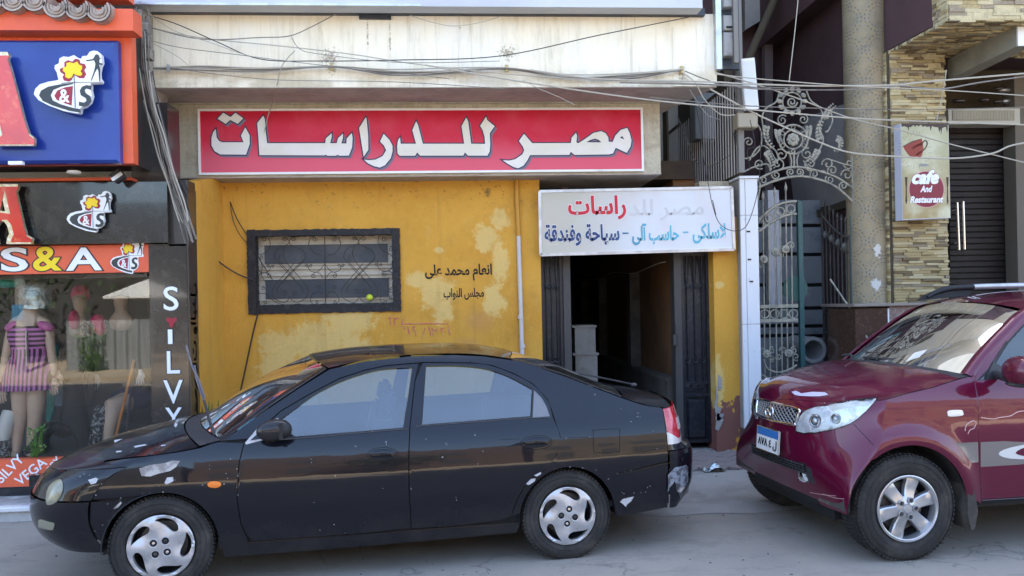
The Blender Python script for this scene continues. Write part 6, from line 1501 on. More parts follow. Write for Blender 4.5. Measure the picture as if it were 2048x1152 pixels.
MB().tube([atY(22, 825, 7.55), atY(12, 850, 7.5), atY(6, 885, 7.5)], [.07, .065, .045], 14).build('leg', m_pale, m6_, 60); MB().tube([atY(7, 880, 7.5), atY(8, 900, 7.5), atY(10, 916, 7.48)], [.055, .06, .05], 14).build('boot', m_lace, m6_, 60)
for i, (x, lab) in enumerate(((193, 'pale spare mannequin hand hanging at mid window'), (281, 'pale spare mannequin hand hanging beside the black pier'))):
    o = hand('mannequin_hand', x, 757-9*i, 8.2, m_pale, None, 1.0); tag(o, lab, 'mannequin hand')
# cloths, broom handles, sprig
for i, (pts, m, lab) in enumerate((([(98, 700), (112, 690), (114, 790), (98, 850), (92, 840)], m_teal, 'teal cloth hanging behind the striped mannequin'), ([(112, 775), (124, 760), (122, 812), (110, 812)], mat('pale_blue_cloth', (.25, .38, .5), .8), 'pale blue cloth hanging by the black garment'), ([(128, 768), (135, 726), (131, 768)], m_hotpink, 'thin hot pink ribbon against the black garment'))):
    P = [atY(x, y, 7.95-.1*i) for x, y in pts]; o = MB().prism(P, (0, .05, 0)).build('hanging_cloth', m, None); tag(o, lab, 'cloth', 'cloths in the shop window')
tag(MB().tube([atY(268, 720, 7.42), atY(229, 886, 7.42)], .013, 10).build('broom_handle', mat('orange_wood', (.50, .17, .03), .4), None, 50), 'orange broom handle leaning inside the shop window', 'broom handle')
tag(MB().tube([atY(270, 718, 7.46), atY(250, 885, 7.46)], .012, 10).build('broom_handle', mat('dark_wood', (.03, .015, .03), .4), None, 50), 'dark broom handle leaning beside the orange one', 'broom handle')
def leafy(name, base, h, n, lw, ll, m, seed, label, cat, spread=.5, tip=False):
    r_ = random.Random(seed); mb = MB(); st = MB(); base = Vector(base)
    root = empty(name, (0, 0, 0), label=label, cat=cat)
    for k in range(n):
        a = r_.uniform(0, 6.28); el = r_.uniform(.3, 1.2); p = base+Vector((r_.uniform(-1, 1)*spread*h*.5, r_.uniform(-1, 1)*spread*h*.4, h*r_.random())); d = Vector((math.cos(a)*math.cos(el), math.sin(a)*math.cos(el), math.sin(el)))
        s = d.cross(Vector((0, 0, 1))).normalized()*lw*r_.uniform(.6, 1.2); L = ll*r_.uniform(.6, 1.3)
        mb.quad(p, p+d*L*.4+s, p+d*L+Vector((0, 0, -L*.2)), p+d*L*.4-s)
        if k % 4 == 0: st.tube([base, (base+p)/2+Vector((0, 0, .02)), p], .003, 4)
    st.build('stem', m, root); mb.build('foliage', m, root); return root
leafy('sprig', atY(72, 915, 7.2), .26, 110, .012, .045, m_plant, 4, 'small green sprig growing at the foot of the shop window', 'plant', .5)
gp = empty('sword_plant', (0, 0, 0), label='green sword leaved plant at the foot of the ochre wall behind the bonnet', cat='plant')
rl_ = random.Random(8)
for (x0_, y0_, x1_, y1_) in ((408, 860, 404, 812), (414, 862, 418, 802), (420, 862, 424, 806), (428, 860, 437, 800), (432, 862, 428, 815), (458, 850, 455, 812), (402, 862, 394, 820), (440, 862, 450, 830)):
    a, b_ = atY(x0_, y0_+60, 7.4), atY(x1_, y1_, 7.35+rl_.uniform(-.1, .05)); w_ = .016; m_ = (a+b_)/2+Vector((0, 0, .01))
    mb = MB(); mb.grid([[a-Vector((w_, 0, 0)), a+Vector((0, .01, 0)), a+Vector((w_, 0, 0))], [m_-Vector((w_*1.3, 0, 0)), m_+Vector((0, .012, 0)), m_+Vector((w_*1.3, 0, 0))], [b_-Vector((.002, 0, 0)), b_, b_+Vector((.002, 0, 0))]]); mb.build('leaf', m_plant, gp)
# ------------------------------------------------------------------ cafe building at the right
cafe = empty('cafe_building', (0, 0, 0), label='cafe building with ledger stone pier, mosaic column and dark shutter at the right edge', cat='building')
st_m = [mat('ledger_tan', (.41, .325, .165), .85, var=[(14, (.30, .22, .10), .45, .7)], bump=(60, .5)), mat('ledger_pale', (.53, .455, .27), .85, var=[(14, (.38, .32, .19), .45, .7)], bump=(60, .5)),
        mat('ledger_brown', (.19, .14, .075), .85, var=[(14, (.11, .08, .05), .45, .7)], bump=(60, .5)), mat('ledger_grey', (.27, .22, .15), .85, var=[(14, (.36, .3, .2), .45, .7)], bump=(60, .5))]
m_mortar = mat('dark_mortar', (.07, .055, .035), .95)
rs_ = random.Random(21)
unit = []
for m in st_m:
    me = MB().box(0, 1, 0, 1, 0, 1).mesh('stone_strip'); bb = bmesh.new(); bb.from_mesh(me); bmesh.ops.bevel(bb, geom=[e for e in bb.edges if all(v.co.y < .5 for v in e.verts)], offset=.06, segments=1, affect='EDGES'); bb.to_mesh(me); bb.free(); me.materials.append(m); unit.append(me)
PX0, PX1, PZ0, PZ1 = rect(1785, 104, 1895, 606, 8.15)
pier = pxbox('stone_pier', m_mortar, cafe, 1778, 100, 1893, 606, 8.172, .5)
pier_label = pier
n_s = 0; rest = [MB() for _ in st_m]; z = PZ0
def pick(): return rs_.choices(range(4), (.40, .34, .14, .12))[0]
while z < PZ1-.01:
    h = rs_.uniform(.025, .031); x = PX0-rs_.uniform(0, .05)
    while x < PX1-.01:
        L = rs_.uniform(.09, .24); a, b = max(x, PX0), min(x+L, PX1)
        if b-a > .02:
            k = pick(); pr = rs_.uniform(.002, .034)
            if n_s < 296:
                o = link('stone_strip', unit[k], pier); o.location = (a+.0012, 8.172-pr, z+.001); o.scale = (b-a-.0024, pr+.004, h-.0022); n_s += 1
            else: rest[k].box(a+.0012, b-.0012, 8.172-pr, 8.176, z+.001, z+h-.0012)
        x += L
    z += h
# left return of the pier
pxl = rect(1778, 100, 1787, 606, 8.172)[0]
z = PZ0
while z < PZ1:
    h = rs_.uniform(.030, .037); y = 8.18
    while y < 8.42: L = rs_.uniform(.06, .14); rest[pick()].box(pxl-rs_.uniform(.004, .02), pxl+.01, y, min(y+L-.002, 8.44), z+.001, z+h-.001); y += L
    z += h
# overhang: soffit and front in the same stone, purple side
ZS = (atY(1776, 105, 8.17).z+atY(1899, 39, 7.2).z)/2
XA, XB = atY(1776, 105, 8.17).x, atY(1899, 39, 7.2).x
m_purple = mat('aubergine_render', (.085, .045, .048), .8, var=[(1.5, (.062, .033, .036), .4, .7)])
MB().prism([(XB+.01, 7.22, ZS+.03), (9.5, 7.22, ZS+.03), (9.5, 8.9, ZS+.03), (XA+.01, 8.9, ZS+.03), (XA+.01, 8.2, ZS+.03)], (0, 0, 3.0)).build('overhang', m_purple, cafe)
MB().box(XB+.02, 9.4, 7.215, 7.23, ZS, ZS+3).box(XB, 9.4, 7.22, 8.3, ZS+.012, ZS+.03).build('overhang_backing', m_mortar, cafe)
x = XB
z = ZS+.0
while z < ZS+.9:
    h = rs_.uniform(.032, .042); x = XB-.0
    while x < 7.6: L = rs_.uniform(.10, .26); rest[[1, 1, 0, 3][rs_.randrange(4)]].box(x+.001, x+L-.001, 7.215-rs_.uniform(.004, .022), 7.22, z+.001, z+h-.001); x += L
    # return strip on the side face
    y = 7.22
    while y < 7.44: L = rs_.uniform(.06, .14); rest[pick()].box(XB-rs_.uniform(.004, .018), XB+.012, y, min(y+L-.002, 7.45), z+.001, z+h-.001); y += L
    z += h
y = 7.2
while y < 8.30:
    h = rs_.uniform(.030, .040); x = XB+(XA-XB)*((y-7.2)/.97)
    while x < 7.8: L = rs_.uniform(.08, .2); rest[pick()].box(x+.001, x+L-.001, y+.001, y+h-.001, ZS-rs_.uniform(.0, .02), ZS+.015); x += L
    y += h
for m, mb in zip(st_m, rest):
    o = mb.build('stone_cladding', m, pier); o['kind'] = 'stuff'
# concrete beam under the overhang
def beam(name, A, B, wx, hz, m):
    A, B = Vector(A), Vector(B); t = (B-A); mb = MB(); mb.prism([A, A+Vector((wx, 0, 0)), A+Vector((wx, 0, hz)), A+Vector((0, 0, hz))], t); return mb.build(name, m, cafe)
pn, pf = atY(2034, 92, 7.35), atY(1896, 160, 8.3)
m_beam = mat('grey_green_beam', (.26, .25, .20), .8, var=[(3, (.2, .19, .15), .4, .7)])
beam('beam', pn, pf, .16, .22, m_beam); MB().box(pn.x-.002, pn.x+.165, 7.33, 7.35, pn.z-.004, pn.z+.19).build('beam_end', m_white, cafe)
# recess: shutter, frame, air curtain, handles
m_shut = mat('brown_black_shutter', (.012, .008, .007), .6, var=[(4, (.022, .016, .013), .45, .7)], spec=.4)
pxbox('recess_back', m_mortar, cafe, 1890, 90, 2200, 640, 9.0, .1)
sh = pxbox('shutter', m_shut, cafe, 1896, 255, 2034, 640, 8.75, .03)
for k in range(33):
    q = rect(1898, 256+k*11.6, 2032, 256+k*11.6+10.4, 8.74); MB().cbox(q[0], q[1], 8.728, 8.752, q[2], q[3], .006).build('slat', m_shut, sh)
pxbox('door_jamb', mat('taupe_jamb', (.13, .11, .085), .7), cafe, 2033, 150, 2075, 620, 8.5, .2)
MB().box(atY(1892, 300, 8.17).x-.01, atY(1892, 300, 8.17).x+.02, 8.3, 8.9, .6, 3.9).build('reveal', m_mortar, cafe)
ac = empty('air_curtain', (0, 0, 0), label='cream ribbed shop air curtain over the dark shutter', cat='air curtain')
pxbox('casing', mat('cream_casing', (.42, .40, .33), .5), ac, 1897, 217, 2040, 248, 8.45, .2)
for k in range(40):
    q = rect(1906+k*3.1, 221, 1908+k*3.1, 240, 8.44); MB().box(q[0], q[1], 8.432, 8.45, q[2], q[3]).build('rib', mat('cream_rib', (.36, .33, .25), .5), ac)
for i, (xa, ya, xb, yb) in enumerate(((1914, 405, 1918, 500), (1926, 403, 1929, 499))):
    a, b = atY(xa, ya, 8.62), atY(xb, yb, 8.62)
    o = MB().tube([a, b], .014, 10).tube([a+Vector((0, 0, -.08)), a+Vector((0, .1, -.08))], .008, 6).tube([b+Vector((0, 0, .08)), b+Vector((0, .1, .08))], .008, 6).build('pull_handle', m_chrome, cafe, 50)
# dim ceiling clutter
rq = random.Random(6)
for k in range(9):
    p = atY(rq.uniform(1905, 2040), rq.uniform(170, 210), 8.6); MB().ell(tuple(p), (rq.uniform(.04, .1), .04, .025), 10, 6).build('ceiling_fitting', m_alum if k % 3 == 0 else m_bronze, cafe, 50)
# granite plinth
m_brgran = mat('brown_polished_granite', (.075, .042, .03), .14, coat=.5, var=[(30, (.11, .07, .05), .5, .7)]); m_pinkgran = mat('pink_granite', (.20, .125, .11), .4, var=[(70, (.34, .25, .22), .5, .62), (90, (.06, .04, .04), .6, .68)])
pxbox('granite_block', m_brgran, cafe, 1713, 617, 1778, 900, 7.98, .6); pxbox('granite_joint', m_white, cafe, 1778, 617, 1781, 900, 7.985, .3)
q = rect(1781, 611, 1900, 900, 7.99); MB().box(q[0], 9.5, 7.99, 8.7, 0, q[3]).build('granite_plinth', m_pinkgran, cafe)
MB().cbox(rect(1709, 611, 1900, 617, 7.95)[0], 9.5, 7.95, 8.72, q[3], q[3]+.03, .006).build('plinth_cap', mat('granite_cap', (.25, .21, .18), .4), cafe)
# mosaic column
def mosaic(nt, co, c, b):
    sep = nn(nt, 'ShaderNodeSeparateXYZ'); lk(nt, co, sep.inputs[0]); cyl = mth(nt, 'MULTIPLY', mth(nt, 'ARCTAN2', sep.outputs[0], mth(nt, 'MULTIPLY', sep.outputs[1], -1.0)), .215)
    P = .34
    def cells(ox, oz, R, wd, k, col, c):
        u = mth(nt, 'SUBTRACT', mth(nt, 'MODULO', mth(nt, 'ADD', cyl, 20+ox), P), P/2); v = mth(nt, 'SUBTRACT', mth(nt, 'MODULO', mth(nt, 'ADD', sep.outputs[2], 20+oz), P), P/2)
        r = mth(nt, 'SQRT', mth(nt, 'ADD', mth(nt, 'MULTIPLY', u, u), mth(nt, 'MULTIPLY', v, v)))
        ring = mth(nt, 'LESS_THAN', mth(nt, 'ABSOLUTE', mth(nt, 'SUBTRACT', r, R)), wd)
        dots = mth(nt, 'GREATER_THAN', mth(nt, 'SINE', mth(nt, 'MULTIPLY', mth(nt, 'ARCTAN2', u, v), k)), -.15)
        return mixc(nt, mth(nt, 'MULTIPLY', mth(nt, 'MULTIPLY', ring, dots), .75), c, col)
    c = cells(.17, 0, .155, .006, 22, (.09, .085, .09), c); c = cells(.17, 0, .115, .0055, 18, (.12, .115, .11), c); c = cells(0, .17, .11, .009, 12, (.34, .25, .10), c); c = cells(0, .17, .07, .009, 9, (.30, .24, .12), c); c = cells(0, .17, .02, .014, 6, (.36, .27, .12), c)
    pm_ = blobs(nt, co, [(-.01, atY(1743, 500, 8.2).z, .06, .13), (-.03, atY(1740, 570, 8.2).z, .07, .10)], .5, 22)
    return mixc(nt, ramp(nt, pm_, .35, .5), c, (.55, .54, .50))
m_mosaic = mat('mosaic_tile', (.30, .245, .155), .5, var=[(5, (.20, .17, .115), .4, .7), (90, (.33, .29, .2), .5, .7)], extra=mosaic, bump=(120, .3))
cc = atY(1736, 300, 8.38); cl_o = empty('mosaic_column', (0, 0, 0), label='round column clad in tan mosaic with dotted rings, left of the stone pier', cat='column')
co = MB().lathe([(.215, 0), (.215, 5.4)], 48, None).build('shaft', m_mosaic, cl_o, 60); co.location = (cc.x, 8.42, .0)
pn_ = atY(1772, 440, 8.3); MB().lathe([(0, .012), (.02, .010), (.022, 0)], 14, Matrix.Translation(pn_-Vector((0, .08, 0))) @ WM).build('plug', m_white, cl_o)
# cafe sign
cs = empty('cafe_sign', (0, 0, 0), label='cafe and restaurant light box with a red coffee cup, hung on the stone pier', cat='sign')
def cafeg(nt, co, c, b):
    sep = nn(nt, 'ShaderNodeSeparateXYZ'); lk(nt, co, sep.inputs[0]); n = noise(nt, co, 3, 4, .5)
    za, zb_ = atY(1850, 250, 7.93).z, atY(1850, 437, 7.93).z
    c = mixc(nt, ramp(nt, sep.outputs[2], zb_, za), (.33, .25, .11), (.38, .37, .22)); return mixc(nt, ramp(nt, n, .45, .7), c, (.55, .54, .38))
m_cafe = mat('olive_print', (.45, .45, .3), .3, extra=cafeg)
CYs = 7.93
ca, cb_, cc_, cd = atY(1801, 247, CYs), atY(1897, 250, CYs), atY(1901, 436, CYs), atY(1805, 440, CYs)
ML = [ca, cb_, cc_, cd]
MB().prism(ML, (0, .13, 0)).build('light_box', mat('white_sign_side', (.55, .57, .66), .4), cs)
ctr = sum(ML, Vector())/4
MB().prism([p+(ctr-p)*.015-Vector((0, .003, 0)) for p in ML], (0, .002, 0)).build('printed_face', m_cafe, cs)
cfy = CYs-.0032
ck = lambda pts: [(1780+x*.191, 230+y*.191) for x, y in pts]
m_choc = mat('chocolate_print', (.045, .022, .015), .4); m_cup = mat('cup_red_print', (.24, .03, .015), .4); m_disc = mat('wine_disc_print', (.20, .012, .03), .4); m_discedge = mat('rose_print', (.55, .32, .30), .4)
flat_px('drip', m_choc, cs, cfy, [ck([(115, 85), (603, 95), (605, 150), (595, 185), (588, 130), (570, 125), (545, 140), (535, 210), (528, 145), (515, 185), (505, 130), (460, 125), (440, 115), (425, 165), (415, 120), (385, 125), (365, 115), (345, 125), (320, 100), (300, 120), (280, 105), (262, 125), (245, 105), (215, 130), (200, 125), (195, 170), (185, 130), (150, 118), (125, 125)])], 0, .001)
flat_px('cup', m_cup, cs, cfy, [ck([(135, 325), (230, 275), (330, 245), (345, 300), (350, 370), (330, 430), (295, 455), (235, 455), (190, 415), (155, 365)])], 0, .001)
flat_px('cup_rim', m_choc, cs, cfy-.001, [ck([(135, 325), (230, 275), (330, 245), (330, 252), (230, 285), (150, 326), (140, 332)])], 0, .001)
flat_px('cup_handle', m_choc, cs, cfy-.001, [ck(catmull([(340, 280), (365, 262), (390, 275), (395, 310), (375, 350), (350, 375), (345, 365), (370, 335), (382, 305), (378, 282), (362, 275), (345, 295)], 3, True))], 0, .001)
for k in range(34):
    a = 2*math.pi*k/34; c0_ = (262, 365); r0, r1 = (150+12*(k % 3), 185+14*(k % 2)); 
    if abs(math.sin(a)) < .15 and math.cos(a) > 0: continue
    P = [(c0_[0]+r*math.cos(a+d)*.9, c0_[1]+r*math.sin(a+d)) for r, d in ((r0, -.01), (r1, -.008), (r1, .008), (r0, .01))]
    flat_px('ray', mat('brown_ink', (.20, .12, .06), .5), cs, cfy, [ck(P)], 0, .001)
el = lambda cx_, cy_, rx, ry, n=40: [(cx_+rx*math.cos(2*math.pi*i/n), cy_+ry*math.sin(2*math.pi*i/n)) for i in range(n)]
flat_px('saucer', mat('grey_ink', (.25, .26, .24), .5), cs, cfy, [ck(el(355, 525, 52, 16))], 0, .001)
flat_px('disc_edge', m_discedge, cs, cfy, [ck(el(382, 778, 188, 194))], 0, .001); flat_px('disc', m_disc, cs, cfy-.001, [ck(el(382, 778, 180, 186))], 0, .001)
def cafe_text(t, x0, y0, x1, y1, sh=.25, off=.02, Y=None, rot=0, m=None):
    a, b_ = ck([(x0, y0), (x1, y1)]); return text_px(t, 'sign_word', m or m_letterwhite, cs, Y or cfy-.002, a[0], a[1], b_[0], b_[1], off, .001, shear=sh, outline=(m_disc, .02))
cafe_text('cafe', 228, 575, 515, 725, .3, .05); cafe_text('And', 315, 740, 445, 808, .3, .035); cafe_text('Restaurant', 208, 850, 560, 920, .3, .04)
def rot_text(t, cx_, cy_, w_, ang, m):
    me = textmesh(t, .02); bq = meshbox(me); c = atY(1780+cx_*.191, 230+cy_*.191, cfy); k = w_*.191/1600*8.2/(bq[1]-bq[0])
    for v in me.vertices: v.co = Vector(((v.co.x-(bq[0]+bq[1])/2)*k, (v.co.y-(bq[2]+bq[3])/2)*k, 0))
    o = place_flat(me, 'cup_word', m, cs, 0, depth=.001); me.transform(Matrix.Translation((c.x, cfy-.002, c.z)) @ Matrix.Rotation(-math.radians(ang), 4, 'Y')); return o
rot_text('COFFEE', 285, 322, 115, 24, m_letterwhite); rot_text('WORK', 305, 400, 85, 34, m_letterwhite)
for x_, s_ in ((170, 1), (602, 1)): flat_px('cutlery', m_choc, cs, cfy, [ck([(x_-15, 650), (x_-10, 720), (x_-6, 760), (x_-6, 830), (x_-10, 900), (x_, 942), (x_+10, 900), (x_+6, 830), (x_+6, 760), (x_+10, 720), (x_+12, 650)])], 0, .001)

# ------------------------------------------------------------------ the alley between: back wall, marble porch, railings, gates
alley = empty('alley_building', (0, 0, 0), label='aubergine walled entrance court with striped marble behind the scrolled gates', cat='building')
pxbox('back_wall', m_purple, alley, 1380, -200, 1800, 560, 11.2, .2)
m_greyw = mat('grey_render', (.30, .285, .275), .85, var=[(2, (.22, .21, .205), .4, .7)])
MB().prism([atX(x, y, 4.54) for x, y in ((1752, 185), (1752, 392), (1590, 425), (1575, 300), (1620, 232))], (.008, 0, 0)).build('lighter_wall', m_greyw, alley)
MB().prism([atX(x, y, 4.5) for x, y in ((1752, 378), (1752, 394), (1640, 432), (1575, 450), (1575, 438), (1640, 418))], (.04, 0, 0)).build('stair_soffit', m_mortar, alley)
MB().prism([atY(1490, -60, 10.9), atY(1562, -60, 10.9), atY(1548, 25, 10.9), atY(1490, 60, 10.9)], (0, .1, 0)).build('grey_patch', m_greyw, alley)
MB().prism([atY(1530, -60, 10.8), atY(1546, -60, 10.8), atY(1546, 400, 10.8), atY(1530, 400, 10.8)], (0, .12, 0)).build('wall_rib', mat('mauve_rib', (.13, .10, .10), .8), alley)
pw = pxbox('porch_wall', m_seam, alley, 1500, 440, 1712, 900, 9.72, .3)
m_greymarb = mat('grey_marble', (.27, .29, .31), .35, var=[(3, (.18, .20, .22), .5, .65), (9, (.38, .39, .4), .6, .7)])
ys = [400, 447, 505, 566, 612, 648, 668, 760]
for i in range(len(ys)-1):
    for (xa, xb) in ((1502, 1600), (1603, 1712)):
        q = rect(xa, ys[i]+(7 if i else 0), xb, ys[i+1], 9.7); MB().cbox(q[0], q[1], 9.70, 9.73, q[2], q[3], .004).build('marble_slab', m_greymarb, pw)
for k, (xa, xb) in enumerate(((1538, 1550), (1553, 1560))): pxbox('white_post', m_marble, alley, xa, 380, xb, 615, 9.5, .12)
MB().quad((2.9, 8.0, .10), (5.2, 8.0, .10), (5.2, 11, .10), (2.9, 11, .10)).build('court_floor', mat('court_floor', (.14, .14, .14), .7), alley)
MB().box(4.55, 4.7, 8.5, 11.2, 0, 5.5).build('side_wall', m_purple, alley)
MB().lathe([(.15, 0), (.15, .5), (.11, .5), (.11, .02)], 24, Matrix.Translation(atY(1590, 695, 9.3)) @ Matrix.Rotation(math.pi/2, 4, 'X')).build('white_drum', mat('pale_drum', (.26, .26, .26), .4), alley, 50)
MB().box(4.3, 4.9, 8.7, 11, 5.2, 8).build('upper_mass', m_purple, alley)
MB().tube([atY(1562, -30, 10.2), atY(1500, 110, 9.6), atY(1470, 190, 9.4)], .05, 10).build('sloping_pipe', m_mortar, alley, 50)
# railing of upright bars beside the ledge
rg_ = empty('bar_railing', (0, 0, 0), label='tall railing of thin upright bars under the right end of the ledge', cat='railing')
XG = atY(1479, 300, 8.1).x
def rz(px, py): return atX(px, py, XG)
top0, bot0 = rz(1478, 150), rz(1479, 347)
for k in range(34):
    y = top0.y+.02+k*.085
    if y > 11: break
    zt1 = top0.z-.02; MB().tube([(XG, y, bot0.z-.02), (XG, y, zt1)], .0065, 5).build('bar', mat('grey_bar_paint', (.34, .32, .30), .5), rg_)
MB().box(XG-.015, XG+.015, top0.y, 11, bot0.z-.03, bot0.z).box(XG-.015, XG+.015, top0.y, 11, top0.z-.03, top0.z).build('rail', m_irongrille, rg_)
MB().box(XG-.03, XG+.03, top0.y-.03, top0.y+.02, bot0.z, top0.z+1.6).build('end_post', mat('rail_post', (.20, .19, .17), .6), rg_)
MB().box(XG+.30, XG+.4, 9.4, 14, bot0.z-.4, 5.2).build('dark_return', m_mortar, alley)
MB().box(RXw+.35, XG-.3, 9.8, 10.0, 2.4, 7).build('dark_infill', m_mortar, alley)
p = atX(1420, 230, XG+.1); q = rect(1390, 185, 1432, 278, 9.3); MB().cbox(q[0], q[1], 9.3, 9.5, q[2], q[3], .01).build('shutter_panel', mat('grey_green_panel', (.13, .14, .14), .6), alley)
MB().box(RXw+.3, XG+.0, 8.43, 9.7, bot0.z-.12, bot0.z-.03).build('railing_ledge', m_stucco, rg_)
# meter boxes
mb_ = empty('meter_box', (0, 0, 0), label='stack of grey electric meter boxes on the dark post, top right of the ledge', cat='meter box')
pxbox('backboard', m_darkgap, mb_, 1443, -40, 1478, 138, 7.75, .06)
for k, (y0, y1) in enumerate(((-20, 14), (30, 60), (64, 112))):
    pxbox('casing', mat('grey_meter', (.34, .34, .33), .5, var=[(9, (.2, .2, .19), .5, .7)]), mb_, 1447, y0, 1468, y1, 7.66, .09, c=.008)
pxbox('meter_slot', m_seam, mb_, 1453, 52, 1466, 56, 7.655, .006)
pxbox('side_post', mat('rail_post', (.2, .19, .17), .6), mb_, 1467, -60, 1476, 125, 7.62, .06)
# tilted white lamp
la = empty('white_lamp', (0, 0, 0), label='tilted white rectangular lamp panel hanging before the scrolled gates', cat='lamp')
LP_ = [atY(x, y, 7.9) for x, y in ((1482, 118), (1509, 115), (1518, 217), (1491, 220))]
MB().prism(LP_, (0, .05, 0)).build('casing', m_white, la)
cL = sum(LP_, Vector())/4; MB().prism([p+(cL-p)*.12-Vector((0, .004, 0)) for p in LP_], (0, .003, 0)).build('diffuser', mat('lamp_diffuser', (.66, .68, .66), .5), la)
MB().tube([cL+Vector((-.02, .05, -.25)), cL+Vector((-.08, .25, -.45)), (XG, 8.2, cL.z-.6)], .012, 6).build('bracket', m_plastic, la)
pb = atY(1493, 237, 7.95); MB().cbox(pb.x-.09, pb.x+.12, 7.95, 8.1, pb.z-.09, pb.z+.06, .01, None).build('junction_box', mat('beige_box', (.36, .32, .24), .6), la)

m_gate = mat('grey_green_gate_paint', (.30, .28, .22), .5, var=[(9, (.13, .13, .12), .45, .7)]); m_gateg = mat('dark_green_gate_paint', (.025, .075, .075), .45, var=[(12, (.08, .12, .11), .55, .75)]); m_gated = mat('dark_gate_paint', (.055, .055, .05), .5, var=[(9, (.11, .10, .08), .5, .75)])
gY2 = 8.35
def Z7(x, y): return (1300+x*.3646, y*.3646)
def gt(mb, pts, r=.009, f=Z7, Y=gY2, n=5): mb.tube([atY(*f(x, y), Y) for x, y in catmull(pts, n)], r, 6)
def gsc(mb, cx_, cy_, r, a0, t, rr=.009, f=Z7, Y=gY2, n=20): mb.tube([atY(*f(x, y), Y) for x, y in spiral(cx_, cy_, r, a0, t, n, .2)], rr, 6)
def gring(mb, cx_, cy_, r, rr=.009, f=Z7, Y=gY2): mb.tube([atY(*f(cx_+r*math.cos(a), cy_+r*math.sin(a)), Y) for a in [2*math.pi*i/28 for i in range(28)]], rr, 6, closed=True)
def petal(cx_, cy_, r, name, parent, f=Z7, Y=gY2, m=None, n=8):
    c = atY(*f(cx_, cy_), Y-.01); R_ = r*(.3646 if f is Z7 else .3646)/1600*8.6; mb = MB()
    for k in range(n):
        a = 2*math.pi*k/n; mb.ell((c.x+R_*.6*math.cos(a), c.y, c.z+R_*.6*math.sin(a)), (R_*.42, .010, R_*.42), 8, 5)
    mb.ell((c.x, c.y-.008, c.z), (R_*.34, .014, R_*.34), 10, 6); return mb.build(name, m or m_gate, parent, 60)
def leafspray(mb, x, y, L, a0, curl_, f=Z7, Y=gY2):
    for k in range(7):
        t = k/6; a = a0+curl_*t; cx_, cy_ = x+L*t*math.cos(a), y+L*t*math.sin(a); 
        for s_ in (-1, 1):
            c = atY(*f(cx_+s_*9*math.sin(a), cy_-s_*9*math.cos(a)), Y-.006); mb.ell(tuple(c), (.024*(1.15-t*.6), .008, .018*(1.15-t*.6)), 7, 4, Matrix.Rotation(-a+s_*.6, 4, 'Y'))
og = empty('gate_overthrow', (0, 0, 0), label='scrolled wrought iron arch with medallions above the gates', cat='gate arch')
mb = MB(); gt(mb, [(590, 1030), (690, 990), (800, 968), (900, 978), (1010, 1020), (1118, 1110)], .016); gt(mb, [(590, 985), (680, 942), (790, 916), (900, 932), (1020, 972), (1118, 1036)], .014); gt(mb, [(1108, 860), (1112, 1000), (1120, 1180)], .018); gt(mb, [(540, 985), (600, 1000), (590, 1100)], .012); mb.build('arch', m_gate, og, 60)
for (x, y, r, a, t) in ((620, 990, 26, 2, 1.4), (690, 960, 26, 4, -1.4), (770, 945, 22, 2, 1.4), (820, 945, 22, 1, -1.4), (900, 955, 26, 2, 1.4), (985, 985, 26, 4, -1.4), (1060, 1020, 26, 2, 1.4), (600, 900, 30, 1, 1.4), (1000, 935, 30, 2, 1.4), (725, 660, 30, 5.5, -1.5), (840, 655, 30, 4, 1.5), (700, 900, 40, 2, -1.3), (880, 900, 40, 1, 1.3), (720, 850, 34, 4, 1.3), (860, 845, 34, 5, -1.3), (540, 780, 28, 3, 1.3), (1080, 960, 34, 3, 1.2), (975, 900, 34, 3, 1.2), (1090, 900, 30, 3, -1.2)):
    m1_ = MB(); gsc(m1_, x, y, r, a, t); m1_.build('scroll', m_gate, og, 60)
mb = MB(); gring(mb, 785, 765, 80, .012); gring(mb, 785, 765, 52, .010)
for a in range(0, 360, 60): gring(mb, 785+66*math.cos(math.radians(a+30)), 765+66*math.sin(math.radians(a+30)), 10, .006)
mb.build('medallion', m_gate, og, 60); petal(785, 765, 36, 'rosette', og)
mb = MB(); gring(mb, 778, 560, 52, .010); gsc(mb, 778, 560, 30, 0, 1.6, .010)
for a in range(0, 360, 30): c = atY(*Z7(780+70*math.cos(math.radians(a)), 555+66*math.sin(math.radians(a))), gY2); mb.ell(tuple(c), (.034, .01, .026), 7, 4, Matrix.Rotation(-math.radians(a), 4, 'Y'))
mb.build('top_medallion', m_gate, og, 60)
for pts in ([(710, 500), (690, 560), (640, 590), (615, 640), (620, 700), (640, 780), (690, 830), (700, 880), (650, 920)], [(855, 490), (880, 550), (930, 590), (945, 640), (925, 700), (950, 760), (930, 820), (890, 860)], [(560, 660), (600, 700), (612, 760), (600, 820), (560, 860), (520, 870)], [(545, 880), (580, 820), (620, 800), (660, 830), (700, 900)], [(970, 870), (1000, 880), (1060, 900), (1108, 910)], [(760, 830), (775, 880), (770, 925)], [(790, 830), (790, 925)], [(820, 830), (805, 880), (812, 925)], [(960, 720), (975, 720), (1000, 660), (985, 600)], [(660, 940), (640, 900), (560, 920), (520, 940)], [(840, 880), (880, 930), (960, 940)]):
    m1_ = MB(); gt(m1_, pts, .010); m1_.build('curve', m_gate, og, 60)
for (x, y, L, a, c) in ((640, 700, 110, 1.9, -.6), (930, 760, 110, -1.9, .5), (640, 840, 90, .9, .3), (920, 830, 90, 2.0, .3), (960, 640, 80, -1.2, .3), (1030, 760, 70, .4, 1.3), (700, 720, 70, 1.6, -.3), (870, 700, 80, 1.4, .4)):
    m1_ = MB(); leafspray(m1_, x, y, L, a, c); m1_.build('leaf_spray', m_gate, og, 60)
def Z8(x, y): return (1400+x*.3646, 380+y*.3646)
def zt_at(y_): return y_
